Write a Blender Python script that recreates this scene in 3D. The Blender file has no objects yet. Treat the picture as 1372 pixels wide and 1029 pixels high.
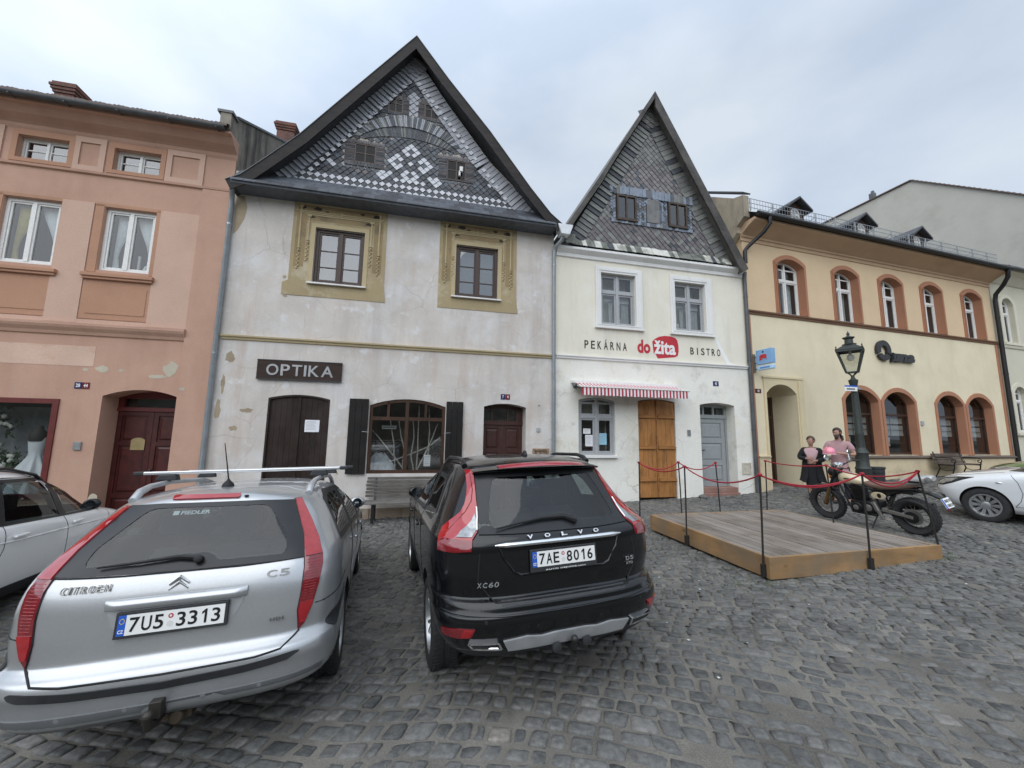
import bpy, bmesh, math, random
import numpy as np
from mathutils import Vector, Matrix
from mathutils.bvhtree import BVHTree
from mathutils.geometry import delaunay_2d_cdt
random.seed(7)
SC = bpy.context.scene
COL = SC.collection
R = math.radians

# ------------------------------------------------------------------ camera
cam = bpy.data.objects.new('camera', bpy.data.cameras.new('camera'))
COL.objects.link(cam)
cam.data.sensor_width = 36.0
cam.data.lens = 36.0 * 515.0 / 1372.0
cam.data.clip_start = 0.05
cam.data.clip_end = 2000
cam.matrix_world = Matrix(((0.99987666, -0.01570551, 0.0, 0.0),
                           (-0.0019692, -0.12536748, -0.99210842, 0.0),
                           (0.01558157, 0.99198605, -0.12538295, 1.9),
                           (0, 0, 0, 1)))
SC.camera = cam

# ------------------------------------------------------------------ sky and light
SUN_EL, SUN_AZ = R(48), R(205)          # azimuth clockwise from +Y: behind the camera, a little to the left
w = bpy.data.worlds.new('World'); SC.world = w
w.use_nodes = True
nt = w.node_tree; N = nt.nodes; L = nt.links
N.clear()
out = N.new('ShaderNodeOutputWorld'); bg = N.new('ShaderNodeBackground')
sky = N.new('ShaderNodeTexSky'); sky.sky_type = 'NISHITA'; sky.sun_disc = False
sky.sun_elevation = SUN_EL; sky.sun_rotation = SUN_AZ
tc = N.new('ShaderNodeTexCoord')
# cloud deck: noise on the view direction, flattened towards the horizon
mp = N.new('ShaderNodeMapping'); mp.inputs['Scale'].default_value = (1.0, 1.0, 2.2)
mp.inputs['Location'].default_value = (0.35, 0.1, 0.2)
nz = N.new('ShaderNodeTexNoise'); nz.inputs['Scale'].default_value = 2.9; nz.inputs['Detail'].default_value = 7; nz.inputs['Roughness'].default_value = .48
rp = N.new('ShaderNodeValToRGB')
rp.color_ramp.elements[0].position = .36; rp.color_ramp.elements[0].color = (6.2, 7.3, 8.9, 1)
rp.color_ramp.elements[1].position = .66; rp.color_ramp.elements[1].color = (8.1, 8.95, 10.0, 1)
mx = N.new('ShaderNodeMixRGB'); mx.inputs[0].default_value = .93
# thin overcast is brightest round the veiled sun
dt = N.new('ShaderNodeVectorMath'); dt.operation = 'DOT_PRODUCT'
dt.inputs[1].default_value = (math.sin(SUN_AZ)*math.cos(SUN_EL), math.cos(SUN_AZ)*math.cos(SUN_EL), math.sin(SUN_EL))
mr = N.new('ShaderNodeMapRange'); mr.inputs[1].default_value = 0.0; mr.inputs[2].default_value = 1.0; mr.inputs[3].default_value = 1.0; mr.inputs[4].default_value = 2.2
ml = N.new('ShaderNodeMixRGB'); ml.blend_type = 'MULTIPLY'; ml.inputs[0].default_value = 1
L.new(tc.outputs['Generated'], mp.inputs[0]); L.new(mp.outputs[0], nz.inputs[0]); L.new(nz.outputs[0], rp.inputs[0])
L.new(sky.outputs[0], mx.inputs[1]); L.new(rp.outputs[0], mx.inputs[2])
L.new(tc.outputs['Generated'], dt.inputs[0]); L.new(dt.outputs['Value'], mr.inputs[0])
L.new(mx.outputs[0], ml.inputs[1]); L.new(mr.outputs[0], ml.inputs[2])
L.new(ml.outputs[0], bg.inputs[0]); bg.inputs[1].default_value = .08
L.new(bg.outputs[0], out.inputs[0])
sun = bpy.data.objects.new('sun', bpy.data.lights.new('sun', 'SUN')); COL.objects.link(sun)
sun.data.energy = 1.5; sun.data.angle = R(80); sun.data.color = (1.0, .96, .90)
sun.rotation_euler = (math.pi/2 - SUN_EL, 0, math.pi - SUN_AZ)
SC.view_settings.view_transform = 'Standard'; SC.view_settings.look = 'None'
SC.view_settings.exposure = 0.2; SC.view_settings.gamma = 1.0; SC.view_settings.use_curve_mapping = False

# ------------------------------------------------------------------ materials
def principled(name):
    m = bpy.data.materials.new(name); m.use_nodes = True
    return m, m.node_tree, m.node_tree.nodes['Principled BSDF']
def sset(b, **k):
    al = {'rough': 'Roughness', 'metal': 'Metallic', 'spec': 'Specular IOR Level', 'coat': 'Coat Weight', 'coatr': 'Coat Roughness', 'emit': 'Emission Strength', 'ior': 'IOR', 'trans': 'Transmission Weight', 'alpha': 'Alpha'}
    for a, v in k.items(): b.inputs[al[a]].default_value = v
def c4(c): return (c[0], c[1], c[2], 1)
def noise(nt, scale, detail=4, rough=.55, sc=(1, 1, 1), coord='Object', loc=(0, 0, 0), dist=0):
    t = nt.nodes.new('ShaderNodeTexCoord'); m = nt.nodes.new('ShaderNodeMapping'); n = nt.nodes.new('ShaderNodeTexNoise')
    m.inputs['Scale'].default_value = sc; m.inputs['Location'].default_value = loc
    n.inputs['Scale'].default_value = scale; n.inputs['Detail'].default_value = detail; n.inputs['Roughness'].default_value = rough; n.inputs['Distortion'].default_value = dist
    nt.links.new(t.outputs[coord], m.inputs[0]); nt.links.new(m.outputs[0], n.inputs[0])
    return n.outputs[0]
def ramp(nt, src, stops):
    r = nt.nodes.new('ShaderNodeValToRGB'); e = r.color_ramp.elements
    while len(e) < len(stops): e.new(.5)
    for i, (p, c) in enumerate(stops):
        e[i].position = p; e[i].color = c4(c) if not isinstance(c, (int, float)) else (c, c, c, 1)
    nt.links.new(src, r.inputs[0]); return r.outputs[0]
def mixc(nt, fac, a, b, mode='MIX'):
    m = nt.nodes.new('ShaderNodeMixRGB'); m.blend_type = mode
    for i, v in ((0, fac), (1, a), (2, b)):
        if isinstance(v, (int, float)): m.inputs[i].default_value = v if i == 0 else (v, v, v, 1)
        elif isinstance(v, (tuple, list)): m.inputs[i].default_value = c4(v)
        else: nt.links.new(v, m.inputs[i])
    return m.outputs[0]
def bump(nt, b, src, strength=.3, dist=.01, prev=None):
    n = nt.nodes.new('ShaderNodeBump'); n.inputs['Strength'].default_value = strength; n.inputs['Distance'].default_value = dist
    nt.links.new(src, n.inputs['Height'])
    nt.links.new(n.outputs[0], b.inputs['Normal']); return n
def simple(name, c, rough=.5, metal=0, var=.12, scale=8, bmp=0, **k):
    m, nt, b = principled(name)
    sset(b, rough=rough, metal=metal, **k)
    n = noise(nt, scale, 4)
    lo = tuple(x*(1-var) for x in c); hi = tuple(min(1, x*(1+var)) for x in c)
    nt.links.new(ramp(nt, n, [(.3, lo), (.7, hi)]), b.inputs['Base Color'])
    if bmp: bump(nt, b, noise(nt, scale*6, 3), bmp, .01)
    return m
def plaster(name, c, stains=(), fine=.06, bmp=.25, rough=.9, mott=.10, cracks=0):
    """lime plaster: mottled base, optional dirt streaks and patches: list of (colour, scale, lo, hi, strength, stretch, offset)"""
    m, nt, b = principled(name); sset(b, rough=rough, spec=.25)
    base = ramp(nt, noise(nt, 1.1, 6, .62), [(.25, tuple(x*(1-mott*1.3) for x in c)), (.5, c), (.75, tuple(min(1, x*(1+mott)) for x in c))])
    f = ramp(nt, noise(nt, 38, 4, .7), [(.3, 1-fine*1.5), (.7, 1+fine)])
    col = mixc(nt, 1, base, f, 'MULTIPLY')
    for i, (sc_, s, lo, hi, st, stretch, off) in enumerate(stains):
        mask = ramp(nt, noise(nt, s, 6, .66, stretch, loc=off), [(lo, 0.0), (hi, st)])
        col = mixc(nt, mask, col, sc_)
    if cracks:      # hairline cracks, in patches
        t = nt.nodes.new('ShaderNodeTexCoord'); wv = nt.nodes.new('ShaderNodeTexNoise'); wv.inputs['Scale'].default_value = 3.0; wv.inputs['Detail'].default_value = 5
        nt.links.new(t.outputs['Object'], wv.inputs[0]); p = mixc(nt, .14, t.outputs['Object'], wv.outputs['Color'])
        vo = nt.nodes.new('ShaderNodeTexVoronoi'); vo.feature = 'DISTANCE_TO_EDGE'; vo.inputs['Scale'].default_value = 1.1; nt.links.new(p, vo.inputs[0])
        k = mixc(nt, 1, ramp(nt, vo.outputs[0], [(.0, 1.0), (.007, 0.0)]), ramp(nt, noise(nt, .8, 3, loc=(2, 4, 1)), [(.45, 0.0), (.6, cracks)]), 'MULTIPLY')
        col = mixc(nt, k, col, tuple(x*.45 for x in c))
    nt.links.new(col, b.inputs['Base Color'])
    h = mixc(nt, .4, noise(nt, 4, 5, .6), noise(nt, 60, 3, .6))
    bump(nt, b, h, bmp, .02)
    return m
def wood(name, c, axis='Z', scale=14, dark=.45, rough=.6, bmp=.2, stretch=22, planks=0.0, grey=None, knots=0):
    m, nt, b = principled(name); sset(b, rough=rough, spec=.3)
    st = {'X': (1/stretch*4, 1, 1), 'Y': (1, 1/stretch*4, 1), 'Z': (1, 1, 1/stretch*4)}[axis]
    n = noise(nt, scale, 6, .62, st, dist=.4)
    col = ramp(nt, n, [(.25, tuple(x*dark for x in c)), (.5, c), (.78, tuple(min(1, x*1.25) for x in c))])
    big = ramp(nt, noise(nt, 1.3, 3), [(.3, .75), (.7, 1.15)])
    col = mixc(nt, 1, col, big, 'MULTIPLY')
    if grey: col = mixc(nt, ramp(nt, noise(nt, 2.2, 5, .6), [(.42, 0.0), (.62, .75)]), col, grey)
    if planks:
        g = nt.nodes.new('ShaderNodeNewGeometry'); col = mixc(nt, 1, col, ramp(nt, g.outputs['Random Per Island'], [(0, 1-planks), (1, 1+planks*.6)]), 'MULTIPLY')
    if knots:
        t = nt.nodes.new('ShaderNodeTexCoord'); mp = nt.nodes.new('ShaderNodeMapping'); mp.inputs['Scale'].default_value = st; vo = nt.nodes.new('ShaderNodeTexVoronoi'); vo.inputs['Scale'].default_value = knots
        mp.inputs['Scale'].default_value = tuple(.5 if x < 1 else 1 for x in st); nt.links.new(t.outputs['Object'], mp.inputs[0]); nt.links.new(mp.outputs[0], vo.inputs[0])
        col = mixc(nt, ramp(nt, vo.outputs['Distance'], [(.05, .8), (.16, 0.0)]), col, tuple(x*.3 for x in c))
    nt.links.new(col, b.inputs['Base Color']); bump(nt, b, n, bmp, .006)
    return m
def glass(name, tint=(.85, .9, .9), ior=1.5, dark=0.0, rough=0.0, refl=1.0, wavy=.02):
    """thin pane: clear or tinted see-through sheet with a mirror that grows with the angle, the same from both sides"""
    m = bpy.data.materials.new(name); m.use_nodes = True; nt = m.node_tree; nt.nodes.clear()
    o = nt.nodes.new('ShaderNodeOutputMaterial'); mx = nt.nodes.new('ShaderNodeMixShader'); t = nt.nodes.new('ShaderNodeBsdfTransparent'); g = nt.nodes.new('ShaderNodeBsdfGlossy'); ge = nt.nodes.new('ShaderNodeNewGeometry')
    t.inputs[0].default_value = c4(tuple(x*(1-dark) for x in tint)); g.inputs['Roughness'].default_value = rough
    g.inputs[0].default_value = (refl, refl, refl, 1)
    d = nt.nodes.new('ShaderNodeVectorMath'); d.operation = 'DOT_PRODUCT'; nt.links.new(ge.outputs['Normal'], d.inputs[0]); nt.links.new(ge.outputs['Incoming'], d.inputs[1])
    def mth(op, a, b=None):
        n = nt.nodes.new('ShaderNodeMath'); n.operation = op; n.use_clamp = op == 'SUBTRACT'
        for i, v in ((0, a), (1, b)):
            if v is None: continue
            if isinstance(v, (int, float)): n.inputs[i].default_value = v
            else: nt.links.new(v, n.inputs[i])
        return n.outputs[0]
    f0 = ((ior-1)/(ior+1))**2; k = mth('POWER', mth('SUBTRACT', 1.0, mth('ABSOLUTE', d.outputs['Value'])), 5.0)
    fac = mth('ADD', mth('MULTIPLY', k, 1-f0), f0)
    if wavy:
        n = noise(nt, 3.0, 2); bp = nt.nodes.new('ShaderNodeBump'); bp.inputs['Strength'].default_value = wavy; bp.inputs['Distance'].default_value = .02
        nt.links.new(n, bp.inputs['Height']); nt.links.new(bp.outputs[0], g.inputs['Normal'])
    nt.links.new(fac, mx.inputs[0]); nt.links.new(t.outputs[0], mx.inputs[1]); nt.links.new(g.outputs[0], mx.inputs[2]); nt.links.new(mx.outputs[0], o.inputs[0])
    return m
def tinted(name, c, rough=.1, coat=1.0, spec=.5, scale=30, var=.1):
    return simple(name, c, rough, 0, var, scale, 0, coat=coat, coatr=.03, spec=spec)

# ------------------------------------------------------------------ mesh building
class MB:
    def __init__(s): s.v = []; s.f = []; s.m = []; s.mi = 0
    def add(s, vs, fs):
        b = len(s.v); s.v += [tuple(v) for v in vs]; s.f += [[i+b for i in f] for f in fs]; s.m += [s.mi]*len(fs); return s
    def box(s, x0, x1, y0, y1, z0, z1):
        return s.add([(x0, y0, z0), (x1, y0, z0), (x1, y1, z0), (x0, y1, z0), (x0, y0, z1), (x1, y0, z1), (x1, y1, z1), (x0, y1, z1)],
                     [(0, 3, 2, 1), (4, 5, 6, 7), (0, 1, 5, 4), (1, 2, 6, 5), (2, 3, 7, 6), (3, 0, 4, 7)])
    def bar(s, p, q, a, b, up=(0, 0, 1)):
        p = Vector(p); q = Vector(q); d = (q-p).normalized(); u = Vector(up)
        x = d.cross(u)
        if x.length < 1e-4: x = d.cross(Vector((1, 0, 0)))
        x.normalize(); z = x.cross(d).normalized()
        V = []
        for o in (p, q):
            for sx, sz in ((-1, -1), (1, -1), (1, 1), (-1, 1)): V.append(o + x*(a/2*sx) + z*(b/2*sz))
        return s.add(V, [(0, 1, 2, 3), (7, 6, 5, 4), (0, 4, 5, 1), (1, 5, 6, 2), (2, 6, 7, 3), (3, 7, 4, 0)])
    def prism(s, poly, d0, d1, fn=None):
        """polygon of (x,z) pushed from y=d0 to y=d1 (or through fn(x, z, d))"""
        fn = fn or (lambda x, z, d: (x, d, z))
        n = len(poly)
        V = [fn(x, z, d0) for x, z in poly] + [fn(x, z, d1) for x, z in poly]
        F = [list(range(n)), list(range(2*n-1, n-1, -1))] + [(i, i+n, (i+1) % n+n, (i+1) % n) for i in range(n)]
        return s.add(V, F)
    def tube(s, pts, r, n=8, cap=True):
        P = [Vector(p) for p in pts]; rs = r if isinstance(r, (list, tuple)) else [r]*len(P)
        V = []; F = []; prev = None
        for i, p in enumerate(P):
            d = (P[min(i+1, len(P)-1)] - P[max(i-1, 0)])
            if d.length < 1e-9: d = Vector((0, 0, 1))
            d.normalize()
            x = prev - d*prev.dot(d) if prev is not None else d.orthogonal()
            if x.length < 1e-6: x = d.orthogonal()
            x.normalize(); prev = x; y = d.cross(x)
            for k in range(n):
                a = 2*math.pi*k/n; V.append(p + x*(math.cos(a)*rs[i]) + y*(math.sin(a)*rs[i]))
        for i in range(len(P)-1):
            for k in range(n):
                F.append((i*n+k, i*n+(k+1) % n, (i+1)*n+(k+1) % n, (i+1)*n+k))
        if cap: F += [list(range(n-1, -1, -1)), list(range((len(P)-1)*n, len(P)*n))]
        return s.add(V, F)
    def lathe(s, prof, o=(0, 0, 0), axis=(0, 0, 1), n=24, closed=False, cap=True):
        """profile of (radius, height along axis)"""
        a = Vector(axis).normalized(); x = a.orthogonal().normalized(); y = a.cross(x); o = Vector(o)
        V = []; F = []; m = len(prof)
        for r, h in prof:
            for k in range(n):
                t = 2*math.pi*k/n; V.append(o + a*h + (x*math.cos(t) + y*math.sin(t))*r)
        for i in range(m if closed else m-1):
            j = (i+1) % m
            for k in range(n): F.append((i*n+k, i*n+(k+1) % n, j*n+(k+1) % n, j*n+k))
        if cap and not closed: F += [list(range(n-1, -1, -1)), list(range((m-1)*n, m*n))]
        return s.add(V, F)
    def ball(s, o, r, n=12, m=8, sc=(1, 1, 1)):
        V = [(o[0], o[1], o[2]-r*sc[2])]; F = []
        for i in range(1, m):
            t = math.pi*i/m - math.pi/2
            for k in range(n):
                a = 2*math.pi*k/n; V.append((o[0]+r*sc[0]*math.cos(t)*math.cos(a), o[1]+r*sc[1]*math.cos(t)*math.sin(a), o[2]+r*sc[2]*math.sin(t)))
        V.append((o[0], o[1], o[2]+r*sc[2]))
        for k in range(n):
            F.append((0, 1+(k+1) % n, 1+k)); F.append((len(V)-1, 1+(m-2)*n+k, 1+(m-2)*n+(k+1) % n))
        for i in range(m-2):
            for k in range(n): F.append((1+i*n+k, 1+i*n+(k+1) % n, 1+(i+1)*n+(k+1) % n, 1+(i+1)*n+k))
        return s.add(V, F)
    def grid(s, rows, close=False):
        b = [tuple(p) for r in rows for p in r]; n = len(rows[0]); F = []
        for i in range(len(rows)-1):
            for k in range(n if close else n-1): F.append((i*n+k, i*n+(k+1) % n, (i+1)*n+(k+1) % n, (i+1)*n+k))
        return s.add(b, F)
    def mesh(s, name, mats):
        me = bpy.data.meshes.new(name); me.from_pydata(s.v, [], s.f)
        for m in (mats if isinstance(mats, (list, tuple)) else [mats]): me.materials.append(m)
        if any(s.m): me.polygons.foreach_set('material_index', s.m)
        return me
def fixnormals(me):
    bm = bmesh.new(); bm.from_mesh(me); bmesh.ops.recalc_face_normals(bm, faces=bm.faces); bm.to_mesh(me); bm.free()
def obj(name, mb, mats, parent=None, smooth=None, bevel=0, seg=2, loc=None, fix=True):
    me = mb.mesh(name, mats) if isinstance(mb, MB) else mb
    if fix: fixnormals(me)
    if smooth:
        me.polygons.foreach_set('use_smooth', [True]*len(me.polygons))
        me.set_sharp_from_angle(angle=R(smooth))
    o = bpy.data.objects.new(name, me); COL.objects.link(o)
    if parent: o.parent = parent
    if loc: o.location = loc
    if bevel:
        b = o.modifiers.new('bevel', 'BEVEL'); b.width = bevel; b.segments = seg; b.limit_method = 'ANGLE'; b.angle_limit = R(40)
    return o
def thing(name, label, cat, loc=(0, 0, 0), rz=0, group=None, matrix=None):
    o = bpy.data.objects.new(name, None); COL.objects.link(o); o.empty_display_size = .2
    if matrix is not None: o.matrix_world = matrix
    else: o.location = loc; o.rotation_euler = (0, 0, rz)
    o['label'] = label; o['category'] = cat
    if group: o['group'] = group
    return o
def tag(o, label, cat, group=None):
    o['label'] = label; o['category'] = cat
    if group: o['group'] = group
    return o
def struct(o, kind='structure'): o['kind'] = kind; return o
def inside(p, poly):
    x, y = p; c = False; n = len(poly)
    for i in range(n):
        x1, y1 = poly[i]; x2, y2 = poly[i-1]
        if (y1 > y) != (y2 > y) and x < (x2-x1)*(y-y1)/(y2-y1)+x1: c = not c
    return c
def cdt(outer, holes=(), extra=()):
    V = []; E = []
    for poly in [outer] + list(holes):
        b = len(V); n = len(poly); V += [Vector(p) for p in poly]; E += [(b+i, b+(i+1) % n) for i in range(n)]
    V += [Vector(p) for p in extra]
    r = delaunay_2d_cdt(V, E, [], 0, 1e-5)
    T = []
    for f in r[2]:
        cx = sum(r[0][i].x for i in f)/len(f); cy = sum(r[0][i].y for i in f)/len(f)
        if inside((cx, cy), outer) and not any(inside((cx, cy), h) for h in holes): T.append(list(f))
    return [(v.x, v.y) for v in r[0]], T
def slab(mb, outer, holes, d0, d1, reveal=None, back=False):
    """upright sheet with openings: front face at y=d0, rims and openings going back to d1"""
    V, T = cdt(outer, holes)
    mb.add([(x, d0, z) for x, z in V], [t for t in T])
    if back: mb.add([(x, d1, z) for x, z in V], [t[::-1] for t in T])
    for k, poly in enumerate([outer] + list(holes)):
        n = len(poly); mi = mb.mi
        if k and reveal is not None: mb.mi = reveal
        dd = d1
        mb.add([(x, d0, z) for x, z in poly] + [(x, dd, z) for x, z in poly], [(i, (i+1) % n, (i+1) % n+n, i+n) for i in range(n)])
        mb.mi = mi
    return mb
def arch(x0, x1, z0, z1, rise, n=12):
    """opening outline, z1 = crown height, segmental arch of given rise"""
    if rise <= 0: return [(x0, z0), (x1, z0), (x1, z1), (x0, z1)]
    w_ = (x1-x0)/2; cx = (x0+x1)/2
    rise = min(rise, w_*.999)
    rad = (w_*w_+rise*rise)/(2*rise); cz = z1-rad; a = math.asin(min(1, w_/rad))
    P = [(x0, z0), (x1, z0)]
    for i in range(n+1):
        t = a-2*a*i/n; P.append((cx+rad*math.sin(t), cz+rad*math.cos(t)))
    return P
def inset_arch(x0, x1, z0, z1, rise, t, n=12):
    return arch(x0+t, x1-t, z0+t, z1-t, max(0, rise*(x1-x0-2*t)/(x1-x0)) if rise else 0, n)
def text_mesh(txt, size, sx=1.0, ext=.004, bevel=0, shear=0.0, spacing=1.0, bold=0.0):
    """lettering as a mesh in the x-z plane, baseline at z=0, left edge x=0, facing -y"""
    c = bpy.data.curves.new('t', 'FONT'); c.body = txt; c.size = size; c.extrude = ext; c.bevel_depth = bevel; c.shear = shear; c.space_character = spacing; c.offset = bold; c.resolution_u = 4
    o = bpy.data.objects.new('t', c); COL.objects.link(o)
    dg = bpy.context.evaluated_depsgraph_get(); me = bpy.data.meshes.new_from_object(o.evaluated_get(dg))
    bpy.data.objects.remove(o)
    n = len(me.vertices); co = np.zeros(n*3); me.vertices.foreach_get('co', co); co = co.reshape(-1, 3)
    if n:
        x = co[:, 0]-co[:, 0].min()
        new = np.stack([x*sx, -co[:, 2], co[:, 1]], 1)
        me.vertices.foreach_set('co', new.ravel())
    me.update()
    return me
def tdim(me):
    co = np.zeros(len(me.vertices)*3); me.vertices.foreach_get('co', co); co = co.reshape(-1, 3)
    return co.min(0), co.max(0)
def lettering(name, txt, x0, x1, z0, z1, d, mat, parent, ext=.004, **k):
    """text stretched into the box x0..x1, z0..z1 on the plane y=d"""
    me = text_mesh(txt, 1.0, **dict(k, ext=.5))
    a, b = tdim(me); co = np.zeros(len(me.vertices)*3); me.vertices.foreach_get('co', co); co = co.reshape(-1, 3)
    co[:, 0] = x0+(co[:, 0]-a[0])/(b[0]-a[0])*(x1-x0); co[:, 2] = z0+(co[:, 2]-a[2])/(b[2]-a[2])*(z1-z0); co[:, 1] = d+(co[:, 1]/max(b[1], 1e-6))*ext
    me.vertices.foreach_set('co', co.ravel()); me.materials.clear(); me.materials.append(mat); me.update()
    o = bpy.data.objects.new(name, me); COL.objects.link(o)
    if parent: o.parent = parent
    return o
def sstep(a, b, x):
    t = min(max((x-a)/(b-a), 0), 1); return t*t*(3-2*t)
def gz(X, Y): return .033*X - .14*math.exp(-((X+1.5)**2/9+(Y-6)**2/6)) + .13*sstep(6.5, 9, X)*sstep(9, 11.5, Y)
def split(o):
    """give every loose piece of a mesh part its own object"""
    me = o.data; par = list(range(len(me.vertices)))
    def f(i):
        while par[i] != i: par[i] = par[par[i]]; i = par[i]
        return i
    for p in me.polygons:
        v = list(p.vertices)
        for q in v[1:]: par[f(q)] = f(v[0])
    G = {}
    for p in me.polygons: G.setdefault(f(p.vertices[0]), []).append(p)
    if len(G) < 2: return
    co = [tuple(v.co) for v in me.vertices]; base = o.name.split('.')[0]
    for k, ps in enumerate(G.values()):
        m = MB(); ids = sorted({v for p in ps for v in p.vertices}); ix = {v: i for i, v in enumerate(ids)}
        m.add([co[v] for v in ids], [[ix[v] for v in p.vertices] for p in ps]); n = m.mesh(base, list(me.materials))
        if k == 0: o.data = n
        else:
            c = bpy.data.objects.new(base, n); COL.objects.link(c); c.parent = o.parent; c.location = o.location; c.rotation_euler = o.rotation_euler
def clone(o, parent=None):
    c = o.copy(); COL.objects.link(c)
    if parent is not None: c.parent = parent
    for ch in o.children: clone(ch, c)
    return c
# ------------------------------------------------------------------ ground: one sheet of sandy bed with the setts laid in it
def mat_sett():
    m, nt, b = principled('basalt_setts'); sset(b, rough=.55, spec=.45)
    at = nt.nodes.new('ShaderNodeAttribute'); at.attribute_name = 'tone'
    base = ramp(nt, at.outputs['Fac'], [(0, (.048, .050, .050)), (.35, (.078, .080, .079)), (.7, (.108, .109, .106)), (.9, (.14, .137, .130)), (1, (.175, .16, .14))])
    n = ramp(nt, noise(nt, 26, 6, .68), [(.25, .55), (.5, 1.0), (.72, 1.55)])
    col = mixc(nt, 1, base, n, 'MULTIPLY')
    dust = mixc(nt, 1, ramp(nt, noise(nt, .55, 5, .6), [(.36, .25), (.72, 1.0)]), ramp(nt, noise(nt, 17, 5, .7), [(.42, 0.0), (.68, .75)]), 'MULTIPLY')
    col = mixc(nt, dust, col, (.215, .2, .178))
    nt.links.new(col, b.inputs['Base Color'])
    nt.links.new(ramp(nt, noise(nt, 9, 4), [(.3, .58), (.7, .85)]), b.inputs['Roughness'])
    bump(nt, b, mixc(nt, .5, noise(nt, 28, 4, .6), noise(nt, 90, 3, .6)), .5, .012)
    return m
def mat_sand():
    m, nt, b = principled('sandy_joints'); sset(b, rough=.95, spec=.15)
    c = ramp(nt, noise(nt, 1.4, 6, .65), [(.28, (.095, .090, .079)), (.5, (.165, .156, .137)), (.75, (.25, .236, .203))])
    c = mixc(nt, 1, c, ramp(nt, noise(nt, 120, 4, .7), [(.3, .6), (.7, 1.25)]), 'MULTIPLY')
    nt.links.new(c, b.inputs['Base Color']); bump(nt, b, noise(nt, 150, 4, .7), .6, .01)
    return m
rng = np.random.default_rng(11)
def vnoise(P, scale, seed):
    """smooth value noise, vectorised; P (n,2)"""
    q = P/scale; i = np.floor(q).astype(int); f = q-i; f = f*f*(3-2*f)
    def h(a, b):
        k = (a*374761393 + b*668265263 + seed*974634777) & 0xffffffff
        k = ((k ^ (k >> 13))*1274126177) & 0xffffffff
        return ((k ^ (k >> 16)) & 0xffff)/65535.0*2-1
    a = h(i[:, 0], i[:, 1]); b = h(i[:, 0]+1, i[:, 1]); c = h(i[:, 0], i[:, 1]+1); d = h(i[:, 0]+1, i[:, 1]+1)
    return (a*(1-f[:, 0])+b*f[:, 0])*(1-f[:, 1]) + (c*(1-f[:, 0])+d*f[:, 0])*f[:, 1]
def gzv(X, Y):
    S = lambda a, b, x: np.clip((x-a)/(b-a), 0, 1)**2*(3-2*np.clip((x-a)/(b-a), 0, 1))
    z = .033*np.clip(X, -25, 30) - .14*np.exp(-((X+1.5)**2/9+(Y-6)**2/6)) + .13*S(6.5, 9, X)*S(9, 11.5, Y)
    return z
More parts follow.
